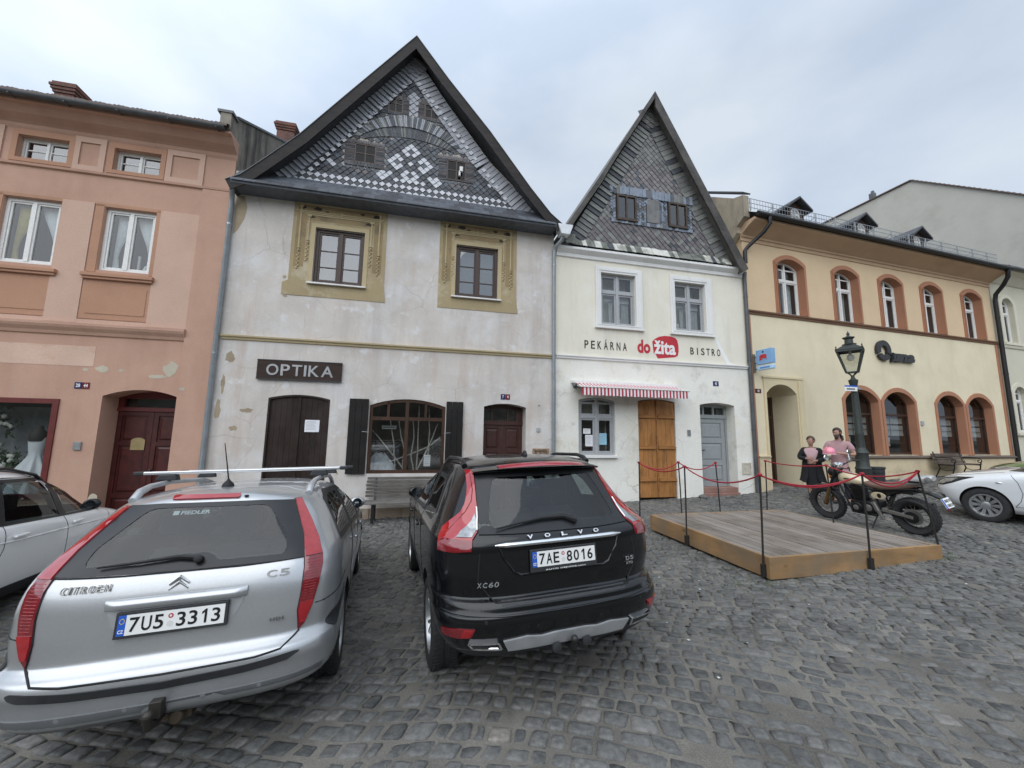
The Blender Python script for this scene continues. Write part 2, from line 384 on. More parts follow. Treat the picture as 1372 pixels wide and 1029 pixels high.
def build_ground():
    V = []; F = []; T = []; nv = 0
    phi = R(-14); cu, su = math.cos(phi), math.sin(phi)
    def warp(P):
        W = P.copy()
        W[:, 0] += .30*vnoise(P, 2.9, 1) + .05*vnoise(P, .8, 3); W[:, 1] += .36*vnoise(P, 3.2, 2) + .06*vnoise(P, .9, 4)
        X = W[:, 0]*cu - W[:, 1]*su; Y = W[:, 0]*su + W[:, 1]*cu
        return np.stack([X, Y], 1)
    rows = []; t = -7.0; rh = []
    while t < 19: h = rng.uniform(.10, .155); rows.append((t, h)); t += h
    for t, h in rows:
        s = -15+rng.uniform(0, .2); cells = []
        big = rng.random() < .5
        while s < 24:
            l = rng.uniform(.085, .18)*(1.2 if big else 1.0)
            cells.append((s, l)); s += l
        s0 = np.array([c[0] for c in cells]); ln = np.array([c[1] for c in cells]); n = len(cells)
        joint = .0055
        j = lambda a: rng.uniform(-a, a, n)
        # each stone: eight outline points in row space
        c0, c1 = s0+joint+np.abs(j(.012)), s0+ln-joint-np.abs(j(.012)); b0, b1 = t+joint+np.abs(j(.014))*.8, t+h-joint-np.abs(j(.014))*.8
        sk = j(.026); sk2 = j(.020); fr = lambda: rng.uniform(.03, .17, n)
        P = [(c0+(c1-c0)*fr(), b0+j(.005)), (c0+(c1-c0)*(1-fr()), b0+j(.005)), (c1+j(.004), b0+(b1-b0)*fr()), (c1+sk+j(.004), b0+(b1-b0)*(1-fr())), (c0+(c1-c0)*(1-fr())+sk, b1+j(.005)), (c0+(c1-c0)*fr()+sk, b1+j(.005)), (c0+sk2+j(.004), b0+(b1-b0)*(1-fr())), (c0+j(.004), b0+(b1-b0)*fr())]
        P = np.stack([np.stack(p, 1) for p in P], 1)            # n,8,2
        C = P.mean(1)
        W = warp(C)
        keep = (W[:, 1] > 1.1) & (W[:, 1] < 10.23+(W[:, 0]-1.16)*.2243+.02+.35*np.clip((W[:, 0]-7.6)/4, 0, 1)) & (np.abs(W[:, 0]) < 1.5*W[:, 1]+1.3) & (W[:, 0] > -9.4) & (W[:, 0] < 19)
        P = P[keep]; C = C[keep]; n = len(P)
        if not n: continue
        drop = rng.random(n) < .016
        P = P[~drop]; C = C[~drop]; n = len(P)
        k = rng.random(n); shrink = np.where(k < .16, rng.uniform(.70, .9, n), rng.uniform(.92, 1.01, n))
        hgt = rng.uniform(-.004, .010, n) + np.where(rng.random(n) < .05, -.008, 0); tilt = rng.uniform(-.05, .05, (n, 2)); tone = np.clip(rng.normal(.42, .24, n), 0, 1)
        rings = []
        for sc_, dz in ((1.0, -.035), (.99, -.009), (.925, .0), (.5, .003)):
            Q = C[:, None]+(P-C[:, None])*(shrink[:, None, None]*sc_)
            dl = Q-C[:, None]
            Wq = warp(Q.reshape(-1, 2)).reshape(n, 8, 2)
            z = gzv(Wq[..., 0], Wq[..., 1]) + hgt[:, None] + dz + (dl*tilt[:, None]).sum(-1)
            rings.append(np.concatenate([Wq, z[..., None]], -1))
        A = np.stack(rings, 1)                                   # n,4,8,3
        for q in range(n):
            V.append(A[q].reshape(-1, 3)); T += [tone[q]]*32
            b = nv
            for r_ in range(3):
                for i in range(8):
                    F.append((b+r_*8+i, b+r_*8+(i+1) % 8, b+r_*8+8+(i+1) % 8, b+r_*8+8+i))
            F.append(tuple(b+24+i for i in range(8)))
            nv += 32
    nst = len(F)
    # bed of sand under the stones, reaching to the horizon
    xs = np.concatenate([[-400, -120, -50, -25], np.arange(-14, -6, .25), np.arange(-6, 9, .075), np.arange(9, 24.1, .25), [30, 60, 150, 400]]); ys = np.concatenate([[-400, -100, -30, -8, -3], np.arange(0, 1, .25), np.arange(1.2, 7, .075), np.arange(7, 16.1, .25), [20, 40, 120, 600]])
    GX, GY = np.meshgrid(xs, ys); Z = gzv(GX, GY) - .006 + .004*vnoise(np.stack([GX.ravel(), GY.ravel()], 1), .35, 9).reshape(GX.shape) + .004*vnoise(np.stack([GX.ravel(), GY.ravel()], 1), 1.1, 19).reshape(GX.shape) + .005*vnoise(np.stack([GX.ravel(), GY.ravel()], 1), .11, 29).reshape(GX.shape)
    V.append(np.stack([GX, GY, Z], -1).reshape(-1, 3)); T += [.3]*GX.size
    nx = len(xs)
    for j_ in range(len(ys)-1):
        for i in range(nx-1): F.append((nv+j_*nx+i, nv+j_*nx+i+1, nv+(j_+1)*nx+i+1, nv+(j_+1)*nx+i))
    me = bpy.data.meshes.new('ground'); me.from_pydata(np.concatenate(V).tolist(), [], F)
    me.materials.append(mat_sett()); me.materials.append(mat_sand())
    mi = np.zeros(len(F), int); mi[nst:] = 1; me.polygons.foreach_set('material_index', mi)
    me.polygons.foreach_set('use_smooth', [True]*len(F))
    at = me.attributes.new('tone', 'FLOAT', 'POINT'); at.data.foreach_set('value', np.array(T, dtype=np.float32))
    o = bpy.data.objects.new('cobbled_ground', me); COL.objects.link(o); struct(o)
    return o
build_ground()
# ------------------------------------------------------------------ the row of houses (each in its own facade frame: x along the street, y into the house, z up)
FA = R(12.64); FO = Vector((1.1635, 10.2274, 0))
def frame(o, ang, a0=0, z0=0):
    t = Vector((math.cos(ang), math.sin(ang), 0)); p = o + t*a0
    return Matrix.Translation((p.x, p.y, z0)) @ Matrix.Rotation(ang, 4, 'Z')
class House:
    def __init__(s, name, label, cat, o, ang, a0, z0):
        s.root = thing(name, label, cat, matrix=frame(o, ang, a0, z0)); s.off = Vector((-a0, 0, -z0)); s.o = o; s.ang = ang
    def part(s, name, mb, mats, **k): return obj(name, mb, mats, parent=s.root, loc=s.off, **k)
    def world(s, a, d, z):
        c, n = math.cos(s.ang), math.sin(s.ang); return Vector((s.o.x + a*c - d*n, s.o.y + a*n + d*c, z))
    def sign(s, name, label, cat, a, d, z, group=None):
        """a separate thing fixed to this front: its frame has the same axes, origin on the wall"""
        return thing(name, label, cat, matrix=Matrix.Translation(s.world(a, d, z)) @ Matrix.Rotation(s.ang, 4, 'Z'), group=group)

M = {}
M['glass'] = glass('window_glass', (.80, .84, .84), 1.7, .1)
M['glass_sky'] = glass('old_window_glass', (.6, .65, .67), 2.2, .25)
M['glass_shop'] = glass('shop_glass', (.78, .81, .79), 1.8, .08)
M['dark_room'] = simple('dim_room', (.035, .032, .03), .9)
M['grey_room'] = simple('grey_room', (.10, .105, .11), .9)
M['white_paint'] = simple('white_paint', (.74, .73, .70), .5, var=.06, scale=14)
M['grey_paint'] = simple('grey_paint', (.36, .37, .38), .5, var=.06, scale=12)
M['brown_frame'] = simple('brown_stained_frame', (.045, .022, .014), .45, var=.3, scale=20)
M['black_metal'] = simple('black_metal', (.02, .02, .021), .45, .3)
M['zinc'] = simple('zinc_sheet', (.33, .36, .38), .42, .55, var=.12, scale=5)
M['dark_zinc'] = simple('weathered_zinc', (.10, .105, .11), .5, .4, var=.2, scale=5)
M['steel_cable'] = simple('galvanised_wire', (.35, .36, .37), .4, .8)
M['brick'] = None
def mat_brick():
    m, nt, b = principled('chimney_brick'); sset(b, rough=.9)
    t = nt.nodes.new('ShaderNodeTexCoord'); mp = nt.nodes.new('ShaderNodeMapping'); mp.inputs['Rotation'].default_value = (R(90), 0, 0)
    br = nt.nodes.new('ShaderNodeTexBrick'); br.inputs['Scale'].default_value = 3.3; br.inputs['Mortar Size'].default_value = .025
    br.inputs['Color1'].default_value = (.20, .075, .05, 1); br.inputs['Color2'].default_value = (.14, .06, .045, 1); br.inputs['Mortar'].default_value = (.16, .13, .11, 1)
    nt.links.new(t.outputs['Object'], mp.inputs[0]); nt.links.new(mp.outputs[0], br.inputs[0])
    col = mixc(nt, ramp(nt, noise(nt, 3, 5), [(.4, 0.0), (.7, .6)]), br.outputs[0], (.05, .042, .04))
    nt.links.new(col, b.inputs['Base Color']); bump(nt, b, br.outputs['Fac'], -.5, .01); return m
M['brick'] = mat_brick()

def arch_top(x, x0, x1, z1, rise):
    if rise <= 0: return z1
    w_ = (x1-x0)/2; cx = (x0+x1)/2; rad = (w_*w_+rise*rise)/(2*rise)
    return z1-rad+math.sqrt(max(0, rad*rad-(x-cx)**2))
def window(H, x0, x1, z0, z1, rise=0, d=.12, ft=.055, fd=.07, mull=(), trans=(), mw=.05, frame=None, pane=None, room=.6, roommat=None, name='window', sash=.0, sashmat=None, bars=()):
    mb = MB(); o = arch(x0, x1, z0, z1, rise); i = inset_arch(x0, x1, z0, z1, rise, ft)
    slab(mb, o, [i], d, d+fd)
    for x in mull: mb.box(x-mw/2, x+mw/2, d-.008, d+fd, z0+ft*.9, arch_top(x, x0, x1, z1, rise)-ft*.9)
    for z in trans: mb.box(x0+ft*.9, x1-ft*.9, d-.004, d+fd, z-mw/2, z+mw/2)
    for (bx0, bx1, z) in bars: mb.box(bx0, bx1, d+fd*.35, d+fd*.75, z-.011, z+.011)
    if sash:      # casement leaves set into the frame
        xs = [x0+ft]+[x for x in mull]+[x1-ft]; zs = [z0+ft]+list(trans)+[None]
        for k in range(len(xs)-1):
            for q in range(len(zs)-1):
                a0 = xs[k]+(mw/2 if k else .004); a1 = xs[k+1]-(mw/2 if k < len(xs)-2 else .004); b0 = zs[q]+(mw/2 if q else .004)
                if zs[q+1] is None:
                    top = min(arch_top(a0, x0, x1, z1, rise), arch_top(a1, x0, x1, z1, rise))-ft-.004
                else: top = zs[q+1]-mw/2
                if top-b0 < .1: continue
                slab(mb, [(a0, b0), (a1, b0), (a1, top), (a0, top)], [[(a0+sash, b0+sash), (a1-sash, b0+sash), (a1-sash, top-sash), (a0+sash, top-sash)]], d+fd*.25, d+fd*.8)
    W = H.part(name, mb, frame or M['white_paint'])
    g = MB(); V, T = cdt(i); g.add([(x, d+fd*.55, z) for x, z in V], T)
    obj('pane', g, pane or M['glass'], parent=W)
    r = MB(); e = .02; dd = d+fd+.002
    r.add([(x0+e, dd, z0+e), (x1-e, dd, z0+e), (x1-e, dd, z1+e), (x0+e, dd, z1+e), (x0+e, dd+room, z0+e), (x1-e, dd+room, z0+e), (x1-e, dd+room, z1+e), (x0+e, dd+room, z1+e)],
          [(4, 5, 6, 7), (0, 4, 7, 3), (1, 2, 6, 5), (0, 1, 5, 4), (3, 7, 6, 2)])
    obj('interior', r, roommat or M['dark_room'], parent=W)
    return W
def curtain(W, x0, x1, z0, z1, d, mat, tie=None, waves=7, amp=.018, name='curtain'):
    """hanging cloth; tie=(x, z): gathered sideways below its top"""
    rows = []
    for i in range(13):
        v = i/12; z = z1+(z0-z1)*v
        if tie:
            zt = (z1-tie[1])/(z1-z0); q = v/zt if v < zt else 1.0
            k = (math.sin(min(1, q)*math.pi/2)**1.6)
            a, b = x0, x1
            edge = tie[0]
            if abs(edge-x0) < abs(edge-x1): b = x1+(edge+.07*(1+max(0, v-zt)*3)-x1)*k
            else: a = x0+(edge-.07*(1+max(0, v-zt)*3)-x0)*k
        else: a, b = x0, x1
        rows.append([(a+(b-a)*j/36, d+amp*math.sin(j/36*waves*2*math.pi)+amp*.3*math.sin(j*.9+v*4), z) for j in range(37)])
    mb = MB(); mb.grid(rows); return obj(name, mb, mat, parent=W, smooth=80, fix=False)
def downpipe(H, pts, r=.05, mat=None, name='downpipe', clips=()):
    mb = MB(); mb.tube(pts, r, 12)
    for z in clips:
        x, y = pts[-1][0], pts[-1][1]; mb.lathe([(r+.008, -.02), (r+.008, .02)], (x, y, z), n=12)
    return H.part(name, mb, mat or M['zinc'], smooth=50)
def extrude_profile(mb, prof, x0, x1):
    """profile of (d, z) run along x"""
    n = len(prof)
    mb.add([(x0, d, z) for d, z in prof]+[(x1, d, z) for d, z in prof], [(i, (i+1) % n, (i+1) % n+n, i+n) for i in range(n)]+[list(range(n))[::-1], list(range(n, 2*n))])
    return mb
def panel_door(H, x0, x1, z0, z1, d, rows, mat, leaves=2, gap=.008, frame_w=.09, name='door', bolection=True, transz=None, knob=None, rise=0, knobmat=None):
    mb = MB(); wl = (x1-x0)/leaves
    for k in range(leaves):
        a, b = x0+wl*k+gap/2, x0+wl*(k+1)-gap/2
        z = z0; holes = []
        hs = z1-z0-frame_w*(len(rows)+1); tot = sum(rows); zz = z0+frame_w
        for r_ in rows:
            h = hs*r_/tot; holes.append([(a+frame_w, zz), (b-frame_w, zz), (b-frame_w, zz+h), (a+frame_w, zz+h)]); zz += h+frame_w
        slab(mb, [(a, z0), (b, z0), (b, z1), (a, z1)], holes, d, d+.025)
        mb.box(a, b, d+.026, d+.05, z0, z1)
        for h in holes:
            (u0, v0), (u1, _), (_, v1), _ = h
            if bolection and (v1-v0) > .12 and (u1-u0) > .12:
                e = .035; mb.add([(u0+e, d+.024, v0+e), (u1-e, d+.024, v0+e), (u1-e, d+.024, v1-e), (u0+e, d+.024, v1-e), (u0+2*e, d+.004, v0+2*e), (u1-2*e, d+.004, v0+2*e), (u1-2*e, d+.004, v1-2*e), (u0+2*e, d+.004, v1-2*e)], [(4, 5, 6, 7), (0, 1, 5, 4), (1, 2, 6, 5), (2, 3, 7, 6), (3, 0, 4, 7)])
    return H.part(name, mb, mat)
def tiles(mb, region, holes, dx, dz, x0, z0, col, d=0.0, th=.009, tilt=.02):
    """diamond slates on a lattice: each a separate leaf tipped out at its foot; col(u, v, x, z) gives the material slot or None"""
    xs = [p[0] for p in region]; zs = [p[1] for p in region]
    nu = int(((max(xs)-min(xs))/dx+(max(zs)-min(zs))/dz))+4
    for u in range(-nu, nu):
        for v in range(-nu, nu):
            x = x0+(u-v)*dx/2; z = z0+(u+v)*dz/2
            if not inside((x, z), region) or any(inside((x, z), h) for h in holes): continue
            k = col(u, v, x, z)
            if k is None: continue
            mb.mi = k; e = .94+.03*random.random(); hx, hz = dx/2*e, dz/2*e; j = random.uniform(-.004, .004); t = tilt*random.uniform(.6, 1.4)
            mb.add([(x, d-t-th+j, z-hz), (x+hx, d-t*.5-th+j, z), (x, d-th*.5, z+hz), (x-hx, d-t*.5-th+j, z), (x, d+.004, z-hz), (x+hx, d+.004, z), (x-hx, d+.004, z)],
                   [(0, 1, 2, 3), (0, 4, 5, 1), (0, 3, 6, 4)])
    mb.mi = 0
def course(mb, pts, wdt, n, d, slots, th=.01, gap=.013, tilt=.012, flip=False):
    """row of upright slates along the polyline pts, hanging to its right-hand side by wdt; slots: material choices"""
    P = [Vector((p[0], p[1])) for p in pts]; seg = [(P[i+1]-P[i]).length for i in range(len(P)-1)]; tot = sum(seg)
    def at(s):
        for i, l in enumerate(seg):
            if s <= l or i == len(seg)-1: return P[i]+(P[i+1]-P[i])*(s/l), (P[i+1]-P[i]).normalized()
            s -= l
    for k in range(n):
        a, ta = at(tot*k/n+gap/2); b, tb = at(tot*(k+1)/n-gap/2)
        na = Vector((ta.y, -ta.x)); nb = Vector((tb.y, -tb.x)); mb.mi = random.choice(slots); w_ = wdt*random.uniform(.97, 1.02)
        q = [a, b, b+nb*w_, a+na*w_]; j = random.uniform(0, tilt)
        ja, jb = (tilt*.9+j, 0) if flip else (0, j)
        mb.add([(q[0].x, d-th-ja, q[0].y), (q[1].x, d-th-jb, q[1].y), (q[2].x, d-th-jb*1.5, q[2].y), (q[3].x, d-th-ja-tilt*.4, q[3].y)]+[(p.x, d+.004, p.y) for p in q],
               [(0, 1, 2, 3), (0, 4, 5, 1), (1, 5, 6, 2), (2, 6, 7, 3), (3, 7, 4, 0)])
    mb.mi = 0
def roof_sheet(H, line, d0, d1, th, mat, name='roof', over=0):
    """roof following the (x, z) polyline, eaves to ridge to eaves, from y=d0 back to y=d1"""
    n = len(line); mb = MB()
    lo = []
    for i, (x, z) in enumerate(line):
        p0 = Vector(line[max(i-1, 0)]); p1 = Vector(line[min(i+1, n-1)]); t = (p1-p0).normalized(); nn = Vector((t.y, -t.x))
        lo.append((x+nn.x*th, z+nn.y*th))
    poly = list(line)+lo[::-1]
    m = len(poly)
    mb.add([(x, d0, z) for x, z in poly]+[(x, d1, z) for x, z in poly], [(i, i+m, (i+1) % m+m, (i+1) % m) for i in range(m)])
    for i in range(n-1):
        mb.add([(line[i][0], d0, line[i][1]), (line[i+1][0], d0, line[i+1][1]), (lo[i+1][0], d0, lo[i+1][1]), (lo[i][0], d0, lo[i][1])], [(0, 1, 2, 3)])
    return H.part(name, mb, mat)
def mat_slate(name, c, v=.3, moss=None, rough=.55):
    m, nt, b = principled(name); sset(b, rough=rough, spec=.4)
    col = ramp(nt, noise(nt, 7, 5, .6), [(.25, tuple(x*(1-v) for x in c)), (.5, c), (.78, tuple(x*(1+v) for x in c))])
    if moss: col = mixc(nt, ramp(nt, noise(nt, 2.4, 5, .6), [(.46, 0.0), (.62, .8)]), col, moss)
    nt.links.new(col, b.inputs['Base Color']); bump(nt, b, noise(nt, 40, 4), .2, .006); return m
M['slate'] = mat_slate('dark_slate', (.062, .066, .076))
M['slate2'] = mat_slate('blue_slate', (.095, .105, .122))
M['slate_l'] = mat_slate('light_slate', (.55, .56, .59), .1)
M['slate_m'] = mat_slate('mid_grey_slate', (.36, .37, .40), .14)
M['slate_p'] = mat_slate('purple_slate', (.14, .126, .128), .25)
M['slate_g'] = mat_slate('greenish_slate', (.20, .205, .19), .3)
M['roofing'] = mat_slate('roof_slates', (.055, .056, .06), .35)
M['old_roof'] = mat_slate('lichened_roof', (.12, .115, .105), .35, (.16, .15, .13))
M['barge'] = wood('dark_bargeboard', (.028, .024, .022), 'X', rough=.7)
M['tile_roof'] = mat_slate('brown_roof_tiles', (.11, .075, .06), .3)
# ------------------------------------------------------------------ salmon house on the left
def build_pink():
    H = House('salmon_house', 'salmon pink plastered town house with small attic windows and arched dark red door', 'house', FO, FA, -13.5, -.5)
    st = [((.40, .33, .25), 1.7, .66, .70, .5, (1, 1, 1), (3, 0, 1)), ((.34, .19, .13), .9, .48, .8, .5, (1.4, 1, .2), (0, 0, 0)), ((.56, .37, .28), 1.3, .5, .75, .4, (1, 1, 1), (0, 5, 0))]
    dk = plaster('salmon_plaster', (.49, .305, .225), st, mott=.08); lt = plaster('pale_salmon_plaster', (.56, .38, .295), [((.45, .25, .16), .9, .5, .8, .3, (1, 1, .3), (2, 0, 0))], mott=.06)
    rec = plaster('deep_salmon_plaster', (.445, .25, .165), [], mott=.08)
    H.mats = (dk, lt)
    A0, A1 = -20.0, -8.04
    attic = [(-14.0, -13.1), (-12.15, -11.25), (-10.42, -9.53)]; mid = [(-14.0, -13.0), (-12.21, -11.22), (-10.44, -9.48)]
    holes = [arch(a, b, 7.585, 8.11, 0) for a, b in attic] + [arch(a, b, 5.255, 6.695, 0) for a, b in mid] + [arch(-14.4, -10.69, .45, 2.44, 0), arch(-9.985, -8.60, -.4, 2.68, .15)]
    mb = MB(); slab(mb, [(A0, -.8), (A1, -.8), (A1, 8.66), (A0, 8.66)], holes, 0, .22, reveal=0)
    # deep reveal of the doorway, back wall behind it
    mb.add([(-9.985, .22, -.4), (-9.985, .62, -.4), (-9.985, .62, 2.53), (-9.985, .22, 2.53), (-8.60, .22, -.4), (-8.60, .62, -.4), (-8.60, .62, 2.53), (-8.60, .22, 2.53)], [(0, 1, 2, 3), (4, 7, 6, 5)])
    ar = arch(-9.985, -8.60, -.4, 2.68, .15)[2:]
    mb.add([(x, .22, z) for x, z in ar]+[(x, .62, z) for x, z in ar], [(i, i+1, i+1+len(ar), i+len(ar)) for i in range(len(ar)-1)])
    H.part('wall', mb, [dk])
    # paler strips, corner pilaster, panels
    mb = MB(); mb.mi = 0
    for a, b in ((-11.20, -10.63), (-9.39, -8.63), (-12.95, -12.42)): mb.box(a, b, -.022, .01, 4.06, 6.76)
    mb.box(-12.9, -8.63, -.018, .01, 4.04, 4.14)
    for a, b in ((-11.16, -10.58), (-9.42, -8.66), (-13.0, -12.4)):
        slab(mb, [(a, 7.48), (b, 7.48), (b, 8.27), (a, 8.27)], [[(a+.11, 7.6), (b-.11, 7.6), (b-.11, 8.14), (a+.11, 8.14)]], -.028, .0)
    H.part('pale_panel', mb, [lt])
    mb = MB(); mb.box(A1-.585, A1-.0, -.05, .01, -.6, 7.40)
    H.part('corner_pilaster', mb, [dk])
    mb = MB()
    for a, b in ((-10.51, -9.45), (-12.26, -11.2)):
        mb.box(a, b, -.022, .01, 4.28, 4.87)
    for a, b in ((-10.62, -9.36), (-12.38, -11.12)): mb.box(a, b, -.012, .01, 4.16, 5.06)
    H.part('parapet_panel', mb, [rec])
    # flat bands framing the windows
    mb = MB()
    for a, b in mid:
        mb.box(a-.17, a-.01, -.014, .01, 5.2, 6.74); mb.box(b+.01, b+.13, -.014, .01, 5.2, 6.74); mb.box(a-.17, b+.13, -.014, .01, 6.705, 6.78)
    for a, b in attic:
        slab(mb, [(a-.1, 7.50), (b+.1, 7.50), (b+.1, 8.24), (a-.1, 8.24)], [[(a, 7.585), (b, 7.585), (b, 8.11), (a, 8.11)]], -.03, 0)
    H.part('window_surround', mb, [rec])
    mb = MB()
    for a, b in mid: mb.box(a-.21, b+.14, -.1, .05, 5.085, 5.165); mb.box(a-.19, b+.12, -.07, .05, 5.03, 5.084)
    H.part('window_sill', mb, [rec], bevel=.008)
    # string course, band moulding, cornice
    mb = MB(); extrude_profile(mb, [(0, 3.78), (-.03, 3.80), (-.05, 3.86), (-.10, 3.93), (-.12, 3.98), (-.12, 4.03), (0, 4.055)], A0, -8.61)
    extrude_profile(mb, [(0, 7.40), (-.045, 7.42), (-.055, 7.47), (0, 7.49)], A0, A1)
    extrude_profile(mb, [(0, 8.24), (-.03, 8.30), (-.04, 8.36), (-.09, 8.40), (-.22, 8.48), (-.34, 8.60), (-.42, 8.62), (-.42, 8.68), (0, 8.68)], A0, A1+.03)
    H.part('cornice', mb, [dk], smooth=35)
    g = MB(); n = 9
    pr = [(-.50+.075*math.cos(math.pi+math.pi*i/n), 8.71+.075*math.sin(math.pi+math.pi*i/n)) for i in range(n+1)]
    pr += [(y, z) for y, z in [(-.50+.067*math.cos(2*math.pi-math.pi*i/n), 8.71+.067*math.sin(2*math.pi-math.pi*i/n)) for i in range(n+1)]]
    extrude_profile(g, pr, A0, A1-.05)
    for x in np.arange(A0+.6, A1, .93): g.box(x-.012, x+.012, -.585, -.415, 8.625, 8.64); 
    H.part('gutter', g, M['dark_zinc'], smooth=40)
    # tiled roof with a scalloped eave
    mb = MB(); rows = []
    sl = .56
    for d in (-.56, -.3, .3, 1.2, 2.4, 3.6, 5.0):
        rows.append([(A0+(A1-A0)*j/320, d, 8.79+(d+.5)*sl+.022*math.sin(j*math.pi*.9)) for j in range(321)])
    mb.grid(rows); mb.grid([[(x, y, z-.05) for x, y, z in r] for r in rows[:2]][::-1]); mb.grid([rows[0], [(x, y, z-.05) for x, y, z in rows[0]]])
    mb.add([(A0, 5.0, 11.85), (A1, 5.0, 11.85), (A1, 10.5, 8.8), (A0, 10.5, 8.8)], [(0, 1, 2, 3)])
    RF = H.part('roof', mb, M['tile_roof'], smooth=50, fix=False)
    def chim(a0, a1, d0, d1, z0, z1):
        c = MB(); c.box(a0, a1, d0, d1, z0, z1-.30)
        for k, e in enumerate((.03, .06, .085, .05)): c.box(a0-e, a1+e, d0-e, d1+e, z1-.30+k*.075, z1-.30+(k+1)*.075-.002)
        obj('chimney', c, M['brick'], parent=RF, bevel=.008)
    chim(-13.42, -12.98, 2.0, 2.42, 9.8, 11.05); chim(-8.80, -8.25, 3.9, 4.5, 10.8, 12.5)
    # gable wall on the right rising above the neighbour's eave, grey with dark run-off
    fire = plaster('grey_gable_plaster', (.30, .27, .225), [((.05, .048, .045), 1.6, .46, .62, .9, (1.5, 1.5, .22), (0, 2, 0)), ((.13, .12, .1), 2.5, .45, .7, .6, (1, 1, 1), (4, 0, 0))], mott=.2)
    mb = MB(); pr = [(-.10, 8.45), (-.44, 8.72), (-.46, 9.10), (-.2, 9.20), (5.0, 12.2), (10.5, 9.2), (10.5, -.5), (0.03, -.5), (0.03, 8.45)]
    n = len(pr); mb.add([(A1-.2, d, z) for d, z in pr]+[(A1+.02, d, z) for d, z in pr], [list(range(n))[::-1], list(range(n, 2*n))]+[(i, (i+1) % n, (i+1) % n+n, i+n) for i in range(n)])
    H.part('gable_wall', mb, fire)
    mb = MB(); mb.box(A1-.26, A1+.06, -.48, -.18, 9.10, 9.16); mb.bar((A1-.1, -.2, 9.22), (A1-.1, 5.0, 12.22), .32, .05)
    H.part('coping', mb, M['dark_zinc'])
    # windows
    ww = simple('worn_white_frame', (.72, .71, .68), .55, var=.1, scale=30)
    lace = simple('white_curtain', (.78, .80, .80), .9, var=.05); yel = simple('yellow_curtain', (.62, .52, .20), .9, var=.1)
    for k, (a, b) in enumerate(attic):
        c = (a+b)/2; window(H, a, b, 7.585, 8.11, d=.10, ft=.035, mull=[c], mw=.045, sash=.03, frame=ww, pane=M['glass_sky'], roommat=M['grey_room'], bars=[(a+.07, c-.05, 7.85), (c+.05, b-.07, 7.85)])
    for k, (a, b) in enumerate(mid):
        c = (a+b)/2-.01; W = window(H, a, b, 5.255, 6.695, d=.07, ft=.065, mull=[c], mw=.07, sash=.035, frame=ww, room=.8)
        if k == 2:
            curtain(W, a+.12, c, 5.33, 6.6, .23, lace, tie=(a+.14, 5.62)); curtain(W, c+.02, b-.1, 5.33, 6.6, .23, lace, tie=(b-.12, 5.62))
            v = MB(); v.lathe([(.03, 0), (.06, .05), (.05, .16), (.02, .22), (.025, .28)], (c-.16, .3, 5.33), n=12); v.lathe([(.05, 0), (.07, .08), (.03, .2)], (c+.25, .3, 5.33), n=12); v.box(c+.08, c+.12, .28, .32, 5.33, 5.75)
            obj('vase', v, M['white_paint'], parent=W, smooth=40)
        else:
            curtain(W, a+.1, c, 5.33, 6.6, .23, yel, tie=(a+.12, 5.6)); curtain(W, c+.02, b-.1, 5.33, 6.6, .23, lace, tie=(b-.12, 5.62))
    # shop window with red frame
    red = simple('dark_red_paint', (.12, .02, .018), .42, var=.18, scale=12)
    W = window(H, -14.4, -10.69, .45, 2.44, d=-.03, ft=.1, fd=.14, frame=red, pane=M['glass_shop'], room=1.3, roommat=M['grey_room'], mull=[-12.55], mw=.07, name='shop_window')
    gc = simple('grey_drape', (.34, .35, .38), .85, var=.15)
    curtain(W, -14.2, -10.85, .5, 2.3, 1.0, gc, waves=26, amp=.045, name='drape')
    # door
    mb = MB(); slab(mb, arch(-9.985, -8.60, 2.245, 2.68, .15), [[(-9.88, 2.33), (-8.70, 2.33), (-8.70, 2.52), (-9.88, 2.52)]], .46, .56)
    mb.box(-9.985, -8.6, .44, .6, 2.24, 2.31)
    F = H.part('door_transom', mb, red)
    g = MB(); g.box(-9.9, -8.68, .53, .535, 2.3, 2.55); obj('pane', g, M['glass'], parent=F); g = MB(); g.box(-9.98, -8.61, .60, .615, 2.1, 2.7); obj('interior', g, M['dark_room'], parent=F)
    D = panel_door(H, -9.98, -8.61, -.35, 2.235, .48, (.55, .9, .5), simple('old_red_door', (.062, .012, .010), .42, var=.3, scale=9, bmp=.05), name='door')
    k = MB(); k.lathe([(.012, 0), (.012, .05), (.03, .05), (.03, .08), (.01, .09)], (-9.22, .48, .95), (0, -1, 0), 12); obj('handle', k, M['black_metal'], parent=D, smooth=40)
    pl = MB(); pl.prism(arch(-9.66, -9.40, 1.39, 1.66, .05), .462, .468); obj('notice', pl, simple('yellowed_paper', (.33, .25, .12), .8), parent=D)
    ic = MB(); ic.box(-10.34, -10.21, -.03, .01, 1.41, 1.575); ic.box(-10.325, -10.225, -.034, -.03, 1.49, 1.56)
    H.part('intercom', ic, simple('intercom_steel', (.30, .31, .31), .4, .5), bevel=.004)
    # painted-over shop sign area, paler
    pp = MB(); pp.box(-13.9, -10.22, -.004, .01, 3.14, 3.565); H.part('overpainted_sign', pp, plaster('patched_pale_salmon', (.60, .42, .33), [((.49, .285, .19), 2.2, .5, .62, .7, (.5, 1, 1), (0, 0, 0))]))
    lm = plaster('bare_plaster', (.47, .42, .33), mott=.2)
    def patch(c, rx, rz, n=11, seed=1):
        rr = random.Random(seed); return [(c[0]+rx*math.cos(2*math.pi*i/n)*rr.uniform(.65, 1.1), c[1]+rz*math.sin(2*math.pi*i/n)*rr.uniform(.65, 1.1)) for i in range(n)]
    pm = MB()
